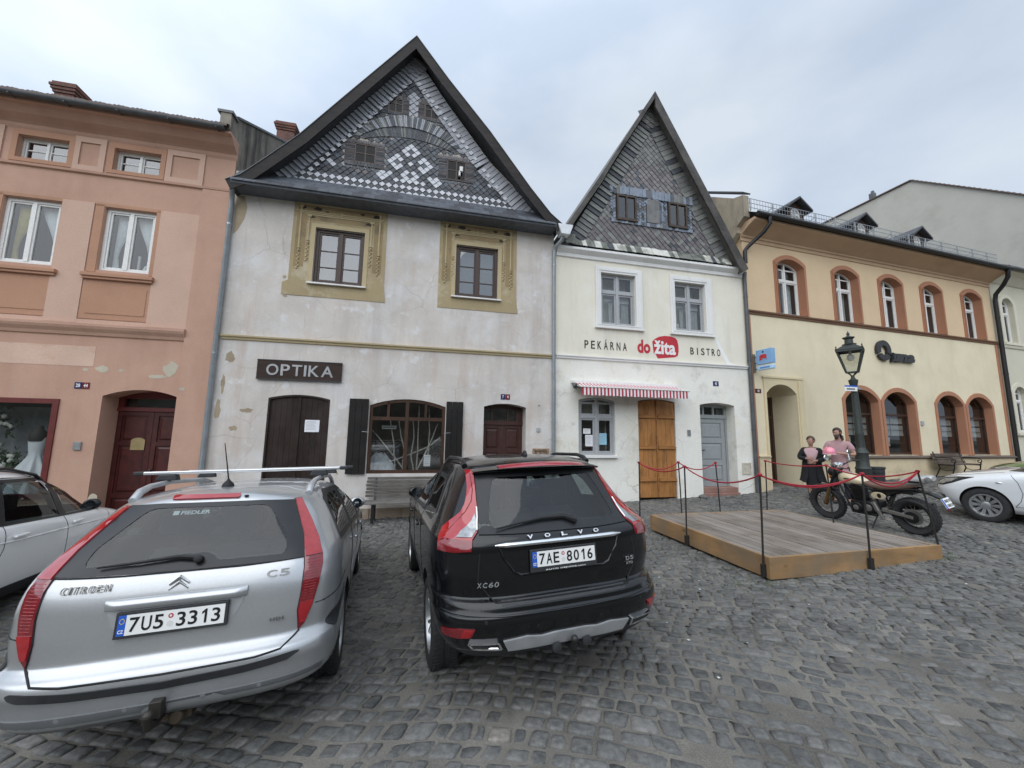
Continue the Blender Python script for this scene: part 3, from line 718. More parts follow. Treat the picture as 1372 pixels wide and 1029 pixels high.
    for c, rx, rz, s in (((-8.82, 3.16), .16, .18, 1), ((-9.05, 2.98), .2, .05, 2), ((-10.05, 3.10), .13, .08, 3), ((-9.72, 3.08), .07, .03, 4), ((-8.55, 2.72), .06, .04, 5), ((-10.35, 3.07), .05, .04, 6), ((-9.9, .45), .1, .1, 7)):
        pm.prism(patch(c, rx, rz, 11, s), -.003-.05*(c[0] > -8.63), .004)
    H.part('bare_patch', pm, lm)
    return H
PINK = build_pink()
# ------------------------------------------------------------------ grey-white house with the slate gable
def build_grey():
    H = House('gabled_grey_house', 'weathered whitish house with patterned slate gable and optician board', 'house', FO, FA, -4.0, -.3)
    A0, A1 = -8.01, -.05
    pl = plaster('old_grey_plaster', (.585, .54, .495), [
        ((.66, .655, .65), .8, .48, .66, .75, (1, 1, 1.3), (0, 0, 2)), ((.39, .345, .31), .8, .50, .76, .6, (1.8, 1, .16), (5, 0, 0)),
        ((.47, .37, .31), 1.3, .54, .70, .65, (1.2, 1, .25), (1, 0, 7)), ((.70, .70, .70), 2.6, .58, .66, .6, (1, 1, 1), (2, 0, 3)), ((.34, .31, .28), 5.0, .66, .72, .5, (1, 1, 1.6), (9, 0, 0))], mott=.12, bmp=.5, cracks=.55)
    HB = []
    win = [(-6.17, -5.035, 5.41, 6.81), (-2.755, -1.635, 5.40, 6.81)]
    holes = [arch(a, b, c, d, 0) for a, b, c, d in win] + [arch(-6.86, -5.56, -.2, 2.69, .09), arch(-4.67, -2.88, .89, 2.67, .17), arch(-1.915, -.805, -.2, 2.64, .09)]
    mb = MB(); slab(mb, [(A0, -.8), (A1, -.8), (A1, 8.0), (A0, 8.0)], holes, 0, .20, reveal=0)
    a = arch(-1.915, -.805, -.2, 2.64, .09); n = len(a)
    mb.add([(x, .2, z) for x, z in a]+[(x, .5, z) for x, z in a], [(i, (i+1) % n, (i+1) % n+n, i+n) for i in range(n)])
    tri = [(-7.45, 8.0), (-.45, 8.0), (-1.93, 9.35), (-3.05, 10.75), (-4.03, 12.05), (-5.03, 10.75), (-6.14, 9.4)]
    mb.prism(tri, .0, .2)
    H.part('wall', mb, [pl])
    # string course
    och = plaster('ochre_sgraffito', (.385, .31, .185), [((.30, .225, .12), 2.2, .45, .7, .6, (1, 1, 1), (0, 0, 0)), ((.52, .46, .35), 2.2, .52, .68, .7, (1, 1, 1), (7, 0, 0))], mott=.12)
    ochl = plaster('pale_ochre', (.47, .385, .235), [((.41, .30, .15), 3, .55, .7, .5, (1, 1, 1), (0, 0, 4))], mott=.1)
    ochd = plaster('umber_sgraffito', (.30, .225, .125), [((.16, .13, .09), 2.5, .52, .66, .7, (1, 1, 1), (3, 0, 0))], mott=.2)
    mb = MB(); extrude_profile(mb, [(0, 3.89), (-.03, 3.90), (-.04, 3.945), (-.07, 3.96), (-.075, 3.995), (0, 4.005)], A0+.08, A1-.06)
    H.part('string_course', mb, ochl)
    # sgraffito window surrounds
    for k, ((a, b, c, d), (sx0, sx1, sz0, sz1)) in enumerate(zip(win, ((-6.69, -4.52, 5.06, 7.42), (-3.19, -1.12, 5.06, 7.42)))):
        mb = MB()
        bl = .12 if k == 0 else 0
        slab(mb, [(sx0-bl, sz0), (sx1+.05, sz0), (sx1, 5.5), (sx1, sz1), (sx0, sz1), (sx0, 5.42), (sx0-bl, 5.36)], [arch(a, b, c, d, 0)], -.012, .01)
        S = H.part('sgraffito_surround', mb, och)
        mb = MB()      # sunk darker fields beside the colonnettes and over the lintel
        for u0, u1 in ((sx0+.08, sx0+.30), (sx1-.30, sx1-.09)): mb.box(u0, u1, -.0145, .0, 5.78, 7.12)
        mb.box(sx0+.1, sx1-.12, -.0145, .0, 7.22, 7.36); mb.box(sx0+.32, sx1-.34, -.0145, .0, 6.98, 7.10)
        obj('sunk_field', mb, ochd, parent=S)
        mb = MB()      # colonnettes, entablature lines and inner frame
        for x, zb, zt in ((sx0+.17, 5.74, 7.36), (sx0+.36, 5.95, 7.12), (sx1-.17, 5.74, 7.36), (sx1-.36, 5.95, 7.12)):
            mb.tube([(x, -.016, zb+.42), (x, -.016, zt)], .022, 8)
            for i in range(9): z = zb+i*.05; mb.ball((x+.012*(1 if i % 2 else -1), -.016, z), .026, 8, 5)
            for z in (zb+.44, zb+.50, zt-.06): mb.lathe([(.035, -.012), (.042, 0), (.035, .012)], (x, -.016, z), n=8)
            mb.ball((x, -.014, zt-.03), .05, 8, 5, (1.2, .5, .7))
        for z in (7.16, 7.20): mb.box(sx0+.06, sx1-.08, -.030, .0, z-.012, z+.012)
        mb.box(sx0+.28, sx1-.29, -.028, .0, 7.105, 7.135); mb.box(sx0+.05, sx1-.07, -.03, .0, 7.38, 7.41); mb.box((a+b)/2-.015, (a+b)/2+.015, -.028, 0, 7.13, 7.25)
        slab(mb, [(a-.1, c-.02), (b+.1, c-.02), (b+.1, d+.1), (a-.1, d+.1)], [arch(a, b, c, d, 0)], -.026, 0)
        obj('colonnette', mb, ochl, parent=S, smooth=40)
        mb = MB()      # blackened volutes left in the frieze
        for x, z, s in ((sx0+.20, 7.30, .10), (sx0+.55, 7.29, .12), (sx0+.75, 7.24, .06), (sx1-.25, 7.26, .12), (sx0+.42, 7.07, .08), (sx1-.42, 7.05, .1), (sx1-.6, 7.29, .08)):
            rr = random.Random(int(x*100)); mb.prism([(x+s*math.cos(t*.7)*rr.uniform(.5, 1.1), z+s*.5*math.sin(t*.7)*rr.uniform(.5, 1.1)) for t in range(9)], -.019, -.005)
        obj('soot_mark', mb, simple('soot_black', (.05, .042, .033), .9, var=.5), parent=S)
        m_ = (a+b)/2+.01
        W = window(H, a, b, c, d, d=.06, ft=.075, fd=.08, mull=[m_], mw=.085, sash=.04, frame=M['brown_frame'], pane=M['glass_sky'], roommat=M['grey_room'],
                   bars=[(p, q, z) for p, q in ((a+.1, m_-.05), (m_+.05, b-.1)) for z in (c+.44, c+.86)])
        s = MB(); s.box(a-.1, b+.1, -.085, .05, c-.045, c-.01); obj('window_sill', s, simple('sill_sheet', (.62, .60, .58), .5, .2), parent=W)
        iw = MB(); iw.box(a+.1, m_-.06, .26, .27, c+.08, d-.08); iw.box(m_+.06, b-.1, .26, .27, c+.08, d-.08); obj('curtain', iw, simple('grey_net', (.16, .18, .19), .9), parent=W)
    # --- slate gable
    reg = [(-6.78, 8.03), (-1.07, 8.03), (-4.05, 11.70)]
    lowL, lowR = (-5.655, -4.685, 8.60, 9.315), (-3.31, -2.36, 8.58, 9.315)
    upL, upR = (-4.80, -4.14, 10.22, 10.80), (-3.90, -3.24, 10.22, 10.80)
    surr = [[(a, c), (b, c), (b, d), (a, d)] for a, b, c, d in (lowL, lowR, upL, upR)]
    def arcpts(half, z_end, rise, cx=-4.05, n=40):
        rad = (half*half+rise*rise)/(2*rise); cz = z_end+rise-rad; t0 = math.asin(half/rad)
        return [(cx+rad*math.sin(-t0+2*t0*i/n), cz+rad*math.cos(-t0+2*t0*i/n)) for i in range(n+1)]
    ao = arcpts(1.42, 9.42, .83); am = arcpts(1.28, 9.42, .49); ai = arcpts(1.16, 9.38, .22)
    band = ao+ai[::-1]
    x0, z0, dx = -4.03, 8.885, .17
    S = {'d': 0, 'b': 1, 'l': 2, 'm': 3, 'p': 4}
    def col(u, v, x, z):
        # white double row along the foot and single row up the slopes
        fz = (z-8.03)
        if u+v in (-10, -8): return 2
        if u+v in (-9, -7): return 0
        hL = (x+6.78)/(2.73)*3.67+8.03-z; hR = (-1.07-x)/(2.98)*3.67+8.03-z
        if min(hL, hR) < .30: return 0
        if max(abs(u), abs(v)) == 3 and (u, v) not in ((3, 0), (0, 3), (-3, 0), (0, -3)): return 2
        if (u, v) in ((0, 0), (2, 1), (1, 2), (2, -1), (-1, 2), (-2, 1), (1, -2), (-2, -1), (-1, -2)): return 2
        q = u-v
        if z < 8.66 and 4 <= abs(q) <= 9 and abs((u+v)+5+abs(abs(q)-6)*.0) <= 1 and (u+v+abs(q)) % 3 != 0: return 2
        if z < 8.62 and abs(q) <= 4 and abs(u+v+6) <= 1 and (u*2+v) % 3 != 0: return 2
        for cx in (-6.1, -1.72):           # small crosses beside the windows
            uu = round((x-cx)/dx); vv = round((z-8.72)/dx*1.0)
            if abs(x-cx) < .27 and abs(z-8.76) < .27 and abs(abs(x-cx)-abs(z-8.76)) < .07: return 2 if abs(x-cx) > .04 else 4
        if abs(x+4.03) < .12 and 10.2 < z < 10.95: return 3
        if 8.3 < z < 8.75 and (abs(x+5.2) < .2 or abs(x+2.8) < .25) and (u+v) % 2: return 4
        if z > 10.95: return 0 if random.random() < .7 else 1
        return 0 if random.random() < .82 else 1
    mb = MB(); tiles(mb, reg, surr+[band], dx, dx, x0, z0, col, -.004)
    mats = [M['slate'], M['slate2'], M['slate_l'], M['slate_m'], M['slate_p']]
    # pale courses that follow the verges
    mb.mi = 3
    course(mb, [(-4.03, 12.06), (-3.06, 10.70), (-1.94, 9.31), (-.60, 8.03)], .46, 40, -.022, [3], tilt=.03)
    course(mb, [(-7.35, 8.03), (-6.15, 9.39), (-5.04, 10.72), (-4.03, 12.06)], .43, 40, -.022, [3], tilt=.03, flip=True)
    # slate frames of the little windows
    stripes = (4, 4, 4, 1)
    for (a, b, c, d), (wa, wb, wc, wd) in zip((lowL, lowR, upL, upR), ((-5.42, -4.895, 8.69, 9.22), (-3.09, -2.57, 8.60, 9.19), (-4.675, -4.29, 10.28, 10.70), (-3.745, -3.36, 10.28, 10.715))):
        course(mb, [(a, wd), (a, c)][::-1], wa-a, 16, -.02, stripes); course(mb, [(wb, c), (wb, wd)], b-wb, 16, -.02, stripes)
        course(mb, [(a, d), (b, d)], d-wd, 22, -.022, stripes)
        if wc-c > .03: course(mb, [(a, wc), (b, wc)], wc-c, 12, -.018, (0, 1))
    # the slate arch: two fanned bands
    def fan(o, i, n, slots, d):
        for k in range(n):
            j0 = k/n*40; j1 = (k+1)/n*40
            def P(l, j): q = int(min(j, 39.999)); f = j-q; return (l[q][0]+(l[q+1][0]-l[q][0])*f, l[q][1]+(l[q+1][1]-l[q][1])*f)
            A, B, C, D = P(o, j0+.06), P(o, j1-.06), P(i, j1-.06), P(i, j0+.06); mb.mi = random.choice(slots); t = random.uniform(.004, .018)
            mb.add([(A[0], d, A[1]), (B[0], d, B[1]), (C[0], d-t, C[1]), (D[0], d-t, D[1])]+[(p[0], d+.03, p[1]) for p in (A, B, C, D)], [(0, 1, 2, 3), (0, 4, 5, 1), (1, 5, 6, 2), (2, 6, 7, 3), (3, 7, 4, 0)])
    for e0, e1 in (((-6.50, 8.14), (-4.05, 11.38)), ((-1.36, 8.14), (-4.03, 11.38))):
        A, B = Vector(e0), Vector(e1); nd = int((B-A).length/.185)
        for k in range(1, nd):
            q = A+(B-A)*(k/nd); s_ = .072; mb.mi = 2; mb.add([(q.x, -.066, q.y-s_), (q.x+s_, -.060, q.y), (q.x, -.050, q.y+s_), (q.x-s_, -.060, q.y)], [(0, 1, 2, 3)])
    fan(ao, am, 78, (1, 3, 1, 3, 5), -.035); fan(am, ai, 70, (1, 0, 0, 5), -.024); mb.mi = 0
    H.part('slate_cladding', mb, mats+[M['slate_g']], fix=False)
    bk = MB(); bk.box(-8, -7.9, .01, .02, 8.1, 8.2)
    # gable windows
    for k, (a, b, c, d) in enumerate(((-5.42, -4.895, 8.69, 9.22), (-3.09, -2.57, 8.60, 9.19), (-4.675, -4.29, 10.28, 10.70), (-3.745, -3.36, 10.28, 10.715))):
        mb = MB(); slab(mb, arch(a, b, c, d, 0), [inset_arch(a, b, c, d, 0, .035)], -.03, -.004); m_ = (a+b)/2
        mb.box(m_-.014, m_+.014, -.028, -.006, c+.03, d-.03)
        for z in ([c+(d-c)*.5] if k < 2 else [c+(d-c)*.62]): mb.box(a+.03, b-.03, -.026, -.008, z-.012, z+.012)
        W = H.part('gable_window', mb, M['brown_frame'])
        g = MB(); g.box(a+.02, b-.02, -.0165, -.013, c+.02, d-.02); obj('pane', g, glass('dark_gable_glass_%d' % k, (.06, .06, .065), 1.3), parent=W)
        q = MB(); q.box(a+.02, b-.02, -.006, -.001, c+.02, d-.02); obj('interior', q, M['dark_room'], parent=W)
        if k == 1:
            q = MB(); q.box(m_+.08, m_+.17, -.12, -.035, c+.24, c+.38); q.box(m_+.06, m_+.11, -.1, -.035, c+.12, c+.26); obj('lamp_box', q, M['white_paint'], parent=W, bevel=.01)
    # skirt roof, soffit, bargeboards and main roof
    mb = MB(); mb.mi = 0
    Z = lambda t: 8.02-(.52)*t
    for r_ in range(3):
        t0, t1 = r_/3, (r_+1)/3+.06; n = 30; off = (r_ % 2)*.5
        for k in range(-1, n+1):
            xa = max(A0+.13, A0+.13+(k+off)*(7.72/n)); xb = min(A1-.1, A0+.13+(k+off+1)*(7.72/n)-.006)
            if xb-xa < .02: continue
            mb.mi = random.choice((0, 0, 1)); j = random.uniform(0, .01)
            mb.add([(xa, -.02-.46*t0, Z(t0)+.012), (xb, -.02-.46*t0, Z(t0)+.012), (xb, -.02-.46*t1, Z(t1)+.024+j), (xa, -.02-.46*t1, Z(t1)+.024+j), (xa, -.02-.46*t1, Z(t1)), (xb, -.02-.46*t1, Z(t1))], [(0, 3, 2, 1), (3, 4, 5, 2)])
    mb.mi = 0
    mb.add([(A0+.12, 0, 8.02), (A1-.08, 0, 8.02), (A1-.08, -.48, 7.50), (A0+.12, -.48, 7.50), (A0+.12, -.46, 7.42), (A1-.08, -.46, 7.42), (A1-.08, -.02, 7.40), (A0+.12, -.02, 7.40)], [(0, 3, 2, 1), (3, 4, 5, 2), (4, 7, 6, 5), (0, 7, 4, 3), (1, 2, 5, 6)])
    H.part('skirt_roof', mb, [M['slate2'], M['slate']], fix=False)
    line = [(-8.0, 7.46), (-7.72, 7.62), (-7.33, 8.03), (-6.59, 8.84), (-5.42, 10.38), (-4.01, 12.22), (-3.13, 11.14), (-2.0, 9.86), (-.86, 8.42), (-.30, 7.78), (.06, 7.50)]
    RF = roof_sheet(H, line, -.43, 9.5, .12, M['roofing'])
    mb = MB(); n = len(line)
    for half in (line[:6], line[5:]):
        lo = []
        for i, (x, z) in enumerate(half):
            p0 = Vector(half[max(i-1, 0)]); p1 = Vector(half[min(i+1, len(half)-1)]); t = (p1-p0).normalized(); nn = Vector((t.y, -t.x)); lo.append((x+nn.x*.24, z+nn.y*.24))
        if half[0] == line[0]: lo[-1] = (half[-1][0], half[-1][1]-.36)
        else: lo[0] = (half[0][0], half[0][1]-.36)
        for i in range(len(half)-1):
            A, B, C, D = half[i], half[i+1], lo[i+1], lo[i]
            q = [(A[0], A[1]+.008), (B[0], B[1]+.008), C, D]
            mb.add([(p[0], -.455, p[1]) for p in q]+[(p[0], -.428, p[1]) for p in q], [(0, 1, 2, 3), (7, 6, 5, 4), (0, 4, 5, 1), (2, 6, 7, 3)])
    H.part('bargeboard', mb, M['barge'])
    rm = MB()
    for i in range(n-1):      # thin metal verge edge
        rm.bar((line[i][0], -.44, line[i][1]+.012), (line[i+1][0], -.44, line[i+1][1]+.012), .06, .014)
    H.part('verge_trim', rm, M['dark_zinc'])
    # rain-water: hopper in the valley, pipes
    downpipe(H, [(-7.93, -.30, 7.46), (-7.97, -.16, 7.30), (-8.0, -.075, 7.15), (-8.0, -.075, -.1)], .052, clips=(6.6, 3.55, 1.2))
    mb = MB(); mb.prism([(-.10, 7.52), (.34, 7.52), (.24, 7.24), (-.0, 7.24)], -.50, -.22); H.part('rain_hopper', mb, simple('pale_zinc', (.62, .64, .66), .5, .2), bevel=.01)
    downpipe(H, [(.10, -.34, 7.26), (.06, -.30, 7.14), (-.06, -.12, 7.02), (-.07, -.075, 6.9), (-.07, -.075, 0)], .05, clips=(6.5, 4.6, 2.2))
    # --- closed wooden shop door
    old = wood('weathered_black_brown_wood', (.019, .009, .006), 'Z', 16, .3, grey=(.034, .024, .019))
    mb = MB(); o = arch(-6.86, -5.56, -.15, 2.69, .09)
    for k in range(2):
        a, b = (-6.83, -6.235) if k == 0 else (-6.19, -5.585); nb = 5
        for i in range(nb):
            p, q = a+(b-a)*i/nb+.002, a+(b-a)*(i+1)/nb-.002; top = min(arch_top(p, -6.86, -5.56, 2.69, .09), arch_top(q, -6.86, -5.56, 2.69, .09))-.02
            mb.box(p, q, .035+random.uniform(0, .004), .07, -.12, top)
    mb.box(-6.245, -6.18, .015, .04, -.1, 2.65)
    mb.box(-6.84, -5.58, .09, .1, -.14, 2.6)
    for z in (.55, 1.05):
        for i in range(7): mb.lathe([(.012, 0), (.012, .006)], (-6.75+i*.185, .034, z), (0, -1, 0), 8)
    D = H.part('shop_door', mb, old)
    s = MB(); slab(s, o, [inset_arch(-6.86, -5.56, -.15, 2.69, .09, .04)], -.006, .1); obj('door_frame', s, old, parent=D)
    k = MB(); k.lathe([(.01, 0), (.01, .05), (.026, .055), (.03, .07), (.02, .085)], (-6.30, .03, 1.03), (0, -1, 0), 14); obj('handle', k, simple('brass', (.5, .4, .25), .3, .9), parent=D, smooth=40)
    # --- shop window, birch branches inside, open shutters
    bf = wood('brown_window_wood', (.055, .026, .015), 'Z', 14, .5)
    W = window(H, -4.67, -2.88, .89, 2.67, .17, d=.02, ft=.075, fd=.09, mull=[-3.80], trans=[2.19], mw=.085, frame=bf, pane=M['glass_shop'], room=1.1, roommat=simple('shop_inside', (.07, .055, .045), .9, var=.5, scale=3), name='shop_window')
    mb = MB()
    for x in (-4.24, -3.36): mb.box(x-.03, x+.03, .02, .1, 2.2, 2.58)
    obj('glazing_bar', mb, bf, parent=W)
    dk = wood('black_shutter_wood', (.007, .006, .005), 'Z', 15, .4, grey=(.015, .013, .012))
    for a, b in ((-5.12, -4.685), (-2.865, -2.445)):
        mb = MB()
        for i in range(3):
            p, q = a+(b-a)*i/3+.002, a+(b-a)*(i+1)/3-.002; mb.box(p, q, -.075, -.045, .89, 2.64)
        for z in (1.15, 1.75, 2.4): mb.box(a+.02, b-.02, -.045, -.02, z-.05, z+.05)
        SH = H.part('shutter', mb, dk, bevel=.004)
        hk = MB(); x = b-.02 if a < -4 else a+.02; s_ = -1 if a < -4 else 1
        hk.bar((x-s_*.06, -.085, 1.86), (x+s_*.10, -.085, 1.87), .02, .014); obj('hook', hk, M['zinc'], parent=SH)
        hh = MB()
        for z in (1.15, 2.4):
            for i in range(3): hh.ball((a+.1+i*.11, -.077, z), .012, 6, 4)
        obj('rivet', hh, M['black_metal'], parent=SH)
    # plinth of stone
    mb = MB()
    x = A0+.1
    while x < -1.95:
        l = random.uniform(.4, .8); x1 = min(x+l, -1.95)
        if not (x1 > -6.86 and x < -5.56):
            mb.box(x, x1-.012, -.05-random.uniform(0, .02), .02, -.5, .10+random.uniform(-.03, .03))
        x = x1
    H.part('plinth', mb, plaster('plinth_stone', (.30, .235, .175), [((.2, .17, .14), 2.0, .5, .7, .6, (1, 1, 1), (0, 0, 0)), ((.42, .38, .32), 4, .6, .7, .5, (1, 1, 1), (5, 0, 0))], mott=.2, bmp=.6), bevel=.012)
    # --- entrance door
    rb = simple('red_brown_door', (.052, .018, .013), .4, var=.25, scale=10)
    mb = MB(); slab(mb, arch(-1.915, -.805, 2.13, 2.64, .09), [[(-1.86, 2.21), (-1.66, 2.21), (-1.66, 2.50), (-1.86, 2.50)], [(-1.62, 2.21), (-1.24, 2.21), (-1.24, 2.52), (-1.62, 2.52)], [(-1.20, 2.21), (-1.0, 2.21), (-1.0, 2.50), (-1.20, 2.50)]], .36, .44)
    mb.box(-1.915, -.805, .34, .46, 2.10, 2.17)
    T = H.part('door_transom', mb, rb); g = MB(); g.box(-1.88, -.98, .40, .404, 2.19, 2.54); obj('pane', g, M['glass_sky'], parent=T)
    q = MB(); q.box(-1.9, -.82, .5, .52, 2.1, 2.6); obj('interior', q, M['dark_room'], parent=T)
    panel_door(H, -1.91, -.81, -.2, 2.10, .38, (.5, .9, .55), rb, name='door')
    b = MB(); b.box(-.52, -.42, -.025, .01, 1.93, 2.04); b.box(-.47, -.44, -.03, .0, 2.62, 2.65); H.part('intercom', b, M['grey_paint'], bevel=.004)
    mb = MB(); slab(mb, [(-.62, 1.22), (-.19, 1.22), (-.19, 1.50), (-.62, 1.50)], [[(-.57, 1.27), (-.24, 1.27), (-.24, 1.45), (-.57, 1.45)]], -.04, .02); mb.box(-.57, -.24, .0, .02, 1.26, 1.46)
    for i, x in enumerate((-.52, -.41, -.31)): mb.box(x, x+.07, -.02, .0, 1.29+.03*(i % 2), 1.42)
    H.part('meter_box', mb, simple('rusty_box', (.24, .16, .10), .8, var=.5, scale=20))
    # peeled and stained spots
    bp = plaster('bare_tan_plaster', (.36, .29, .20), [((.22, .19, .15), 3, .5, .7, .6, (1, 1, 1), (0, 0, 0))], mott=.25, bmp=.6)
    mb = MB()
    def blot(c, rx, rz, s, n=13):
        rr = random.Random(s); mb.prism([(c[0]+rx*math.cos(2*math.pi*i/n)*rr.uniform(.55, 1.1), c[1]+rz*math.sin(2*math.pi*i/n)*rr.uniform(.55, 1.1)) for i in range(n)], -.003, .004)
    mb.prism([(-7.94, 7.38), (-7.78, 7.38), (-7.70, 7.1), (-7.74, 6.8), (-7.86, 6.5), (-7.94, 6.4)], -.004, .004)
    for c, rx, rz, s in (((-7.28, 2.30), .16, .06, 1), ((-7.85, 2.3), .06, .3, 2), ((-7.8, 2.9), .05, .25, 9), ((-7.5, 1.9), .1, .07, 3), ((-7.72, 3.5), .12, .14, 4), ((-6.77, 5.48), .05, .05, 5), ((-6.72, 5.02), .06, .03, 6), ((-5.3, .9), .03, .03, 7), ((-7.1, 1.0), .04, .02, 8)): blot(c, rx, rz, s)
    H.part('bare_patch', mb, bp)
    return H
GREY = build_grey()
# ------------------------------------------------------------------ white bakery house with the steep gable
def build_white():
    H = House('bakery_house', 'narrow cream white bakery house with steep old slate gable and striped awning', 'house', FO, FA, 3.1, 0)
    A0, A1 = -.045, 6.2
    wl = plaster('cream_white_plaster', (.75, .71, .60), [((.80, .79, .74), .8, .50, .72, .6, (1, 1, 1), (0, 0, 2)), ((.55, .50, .39), 1.2, .52, .76, .6, (1.5, 1, .2), (3, 0, 0)), ((.50, .46, .37), 2.4, .62, .74, .4, (1, 1, 1), (6, 0, 0))], mott=.05, bmp=.35)
    lo = plaster('limewashed_base', (.78, .765, .70), [((.46, .42, .35), 1.3, .53, .70, .7, (1, 1, 1), (2, 0, 5)), ((.42, .39, .33), 3.0, .62, .72, .5, (1, 1, 1.5), (0, 0, 1)), ((.70, .64, .50), .8, .5, .7, .6, (1, 1, 1), (8, 0, 0))], mott=.06, bmp=.5, cracks=.6)
    tr = plaster('white_trim_plaster', (.74, .735, .715), [((.52, .51, .48), 2, .6, .76, .5, (1, 1, .4), (0, 0, 0))], mott=.05)
    up = [(1.345, 2.435, 4.96, 6.485), (3.72, 4.765, 4.96, 6.465)]
    holes = [arch(a, b, c, d, 0) for a, b, c, d in up] + [arch(.655, 1.725, 1.325, 2.885, .08), arch(2.43, 3.60, .0, 2.90, .065), arch(4.425, 5.615, .2, 2.865, .075)]
    mb = MB(); slab(mb, [(A0, 3.95), (A1, 3.95), (A1, 7.15), (A0, 7.15)], holes[:2], 0, .16, reveal=0)
    H.part('upper_wall', mb, wl)
    mb = MB(); slab(mb, [(A0, -.5), (A1, -.5), (A1, 3.95), (A0, 3.95)], holes[2:], -.004, .22, reveal=0)
    a = arch(4.425, 5.615, .2, 2.865, .075); n = len(a)
    mb.add([(x, .22, z) for x, z in a]+[(x, .42, z) for x, z in a], [(i, (i+1) % n, (i+1) % n+n, i+n) for i in range(n)])
    mb.box(A0-.02, A1+.0, .5, 8.5, -.5, 7.1)
    H.part('wall', mb, lo)
    mb = MB(); tri = [(.2, 7.1), (5.95, 7.1), (3.1, 12.0)]; mb.prism(tri, .0, .3); H.part('gable_wall', mb, M['slate'])
    mb = MB(); extrude_profile(mb, [(0, 6.82), (-.04, 6.84), (-.05, 6.93), (-.12, 6.99), (-.16, 7.03), (-.16, 7.09), (-.10, 7.13), (0, 7.15)], A0+.06, A1)
    H.part('cornice', mb, tr, smooth=30)
    mb = MB(); extrude_profile(mb, [(0, 3.92), (-.04, 3.93), (-.045, 3.98), (-.07, 3.99), (-.07, 4.02), (0, 4.035)], A0+.06, A1-.02); H.part('string_course', mb, tr)
    for k, ((a, b, c, d), (sa, sb, sc_, sd)) in enumerate(zip(up, ((1.18, 2.645, 4.90, 6.67), (3.57, 5.01, 4.885, 6.665)))):
        mb = MB(); slab(mb, [(sa, sc_), (sb, sc_), (sb, sd), (sa, sd)], [arch(a, b, c, d, 0)], -.05, .0)
        slab(mb, [(sa+.05, sc_+.04), (sb-.05, sc_+.04), (sb-.05, sd-.05), (sa+.05, sd-.05)], [arch(a-.06, b+.06, c, d+.06, 0)], -.066, -.05); mb.box(sa-.03, sb+.03, -.085, -.0, sc_-.05, sc_)
        H.part('window_surround', mb, tr)
        m_ = (a+b)/2
        W = window(H, a, b, c, d, d=.06, ft=.05, fd=.08, mull=[m_], trans=[c+.98], mw=.075, sash=.045, frame=M['grey_paint'], roommat=M['grey_room'], room=.9)
        cm = simple('grey_white_blind', (.55, .56, .56), .9)
        q = MB(); q.box(a+.08, m_-.04, .22, .225, c+.78, c+.93); q.box(m_+.05, b-.08, .22, .225, c+.74, c+.93); obj('blind', q, cm, parent=W)
        curtain(W, b-.33, b-.08, c+.08, c+.9, .26, simple('grey_curtain', (.42, .43, .43), .9), waves=4); curtain(W, m_-.17, m_-.05, c+.08, c+.9, .26, cm, waves=2)
        q = MB(); x = m_+.13 if k == 0 else a+.22
        q.lathe([(.03, 0), (.045, .03), (.03, .10), (.05, .14), (.02, .2)], (x, .2, c+.07), n=10); obj('vase', q, M['white_paint'], parent=W, smooth=50)
    # gable slates
    line = [(.02, 7.36), (.28, 7.72), (1.2, 9.18), (3.09, 12.36), (6.10, 6.98)]
    wins = [(1.885, 2.52, 8.19, 8.965), (3.605, 4.245, 8.20, 8.975)]
    blk = [(1.69, 8.10), (4.44, 8.10), (4.44, 9.24), (1.69, 9.24)]
    reg = [(.62, 7.36), (5.5, 7.36), (3.09, 11.7)]
    mats = [M['slate_p'], M['slate_g'], M['slate2'], M['slate'], mat_slate('pinkish_slate', (.20, .185, .183), .2), mat_slate('steel_blue_slate', (.20, .235, .29), .25), mat_slate('dull_grey_slate', (.16, .16, .155), .3)]
    def col(u, v, x, z):
        r_ = random.random()
        if 10.9 < z < 11.05 and abs(x-2.95) < .2: return 4
        if z > 10.2: return 6 if r_ < .75 else 1
        if 9.3 < z < 9.9: return 4 if r_ < .5 else (0 if r_ < .85 else 2)
        if z < 8.15 and r_ < .5: return 0
        if abs((u-v)) % 9 == 0 and r_ < .5: return 2
        return 6 if r_ < .42 else (0 if r_ < .72 else (1 if r_ < .85 else (4 if r_ < .93 else 3)))
    mb = MB(); tiles(mb, reg, [blk], .19, .19, 3.09, 9.5, col, -.004, tilt=.016)
    sl = [6, 1, 1, 6, 3]
    course(mb, [(3.09, 12.12), (4.95, 8.80), (5.80, 7.28)], .46, 34, -.02, sl, tilt=.022); course(mb, [(.36, 7.40), (1.25, 8.95), (3.09, 12.12)], .44, 34, -.02, sl, tilt=.016, flip=True)
    # bluish slate block round the two windows with its niche
    bs = [5, 5, 2, 5, 6]
    for r_ in range(11):
        zb = 8.11+r_*.102
        for a, b in ((1.69, 1.86), (2.55, 2.86), (3.33, 3.58), (4.27, 4.44)):
            k = 2 if b-a > .2 else 1
            for q in range(k*2):
                p0, p1 = a+(b-a)*q/(k*2)+.003, a+(b-a)*(q+1)/(k*2)-.003; s = .045*(1 if q % 2 else -1); mb.mi = random.choice(bs); t = random.uniform(.01, .03)
                mb.add([(p0, -.012-t, zb), (p1, -.012-t, zb+s), (p1, -.012, zb+.1+s), (p0, -.012, zb+.1)], [(0, 1, 2, 3)])
    course(mb, [(1.66, 9.26), (4.46, 9.26)], .27, 26, -.03, bs, tilt=.03); course(mb, [(1.7, 8.2), (4.44, 8.2)], .12, 26, -.028, bs, tilt=.03)
    nic = arch(2.875, 3.305, 8.22, 8.99, .2, 8); mb.mi = 6; mb.prism(nic, -.05, 0); mb.mi = 3
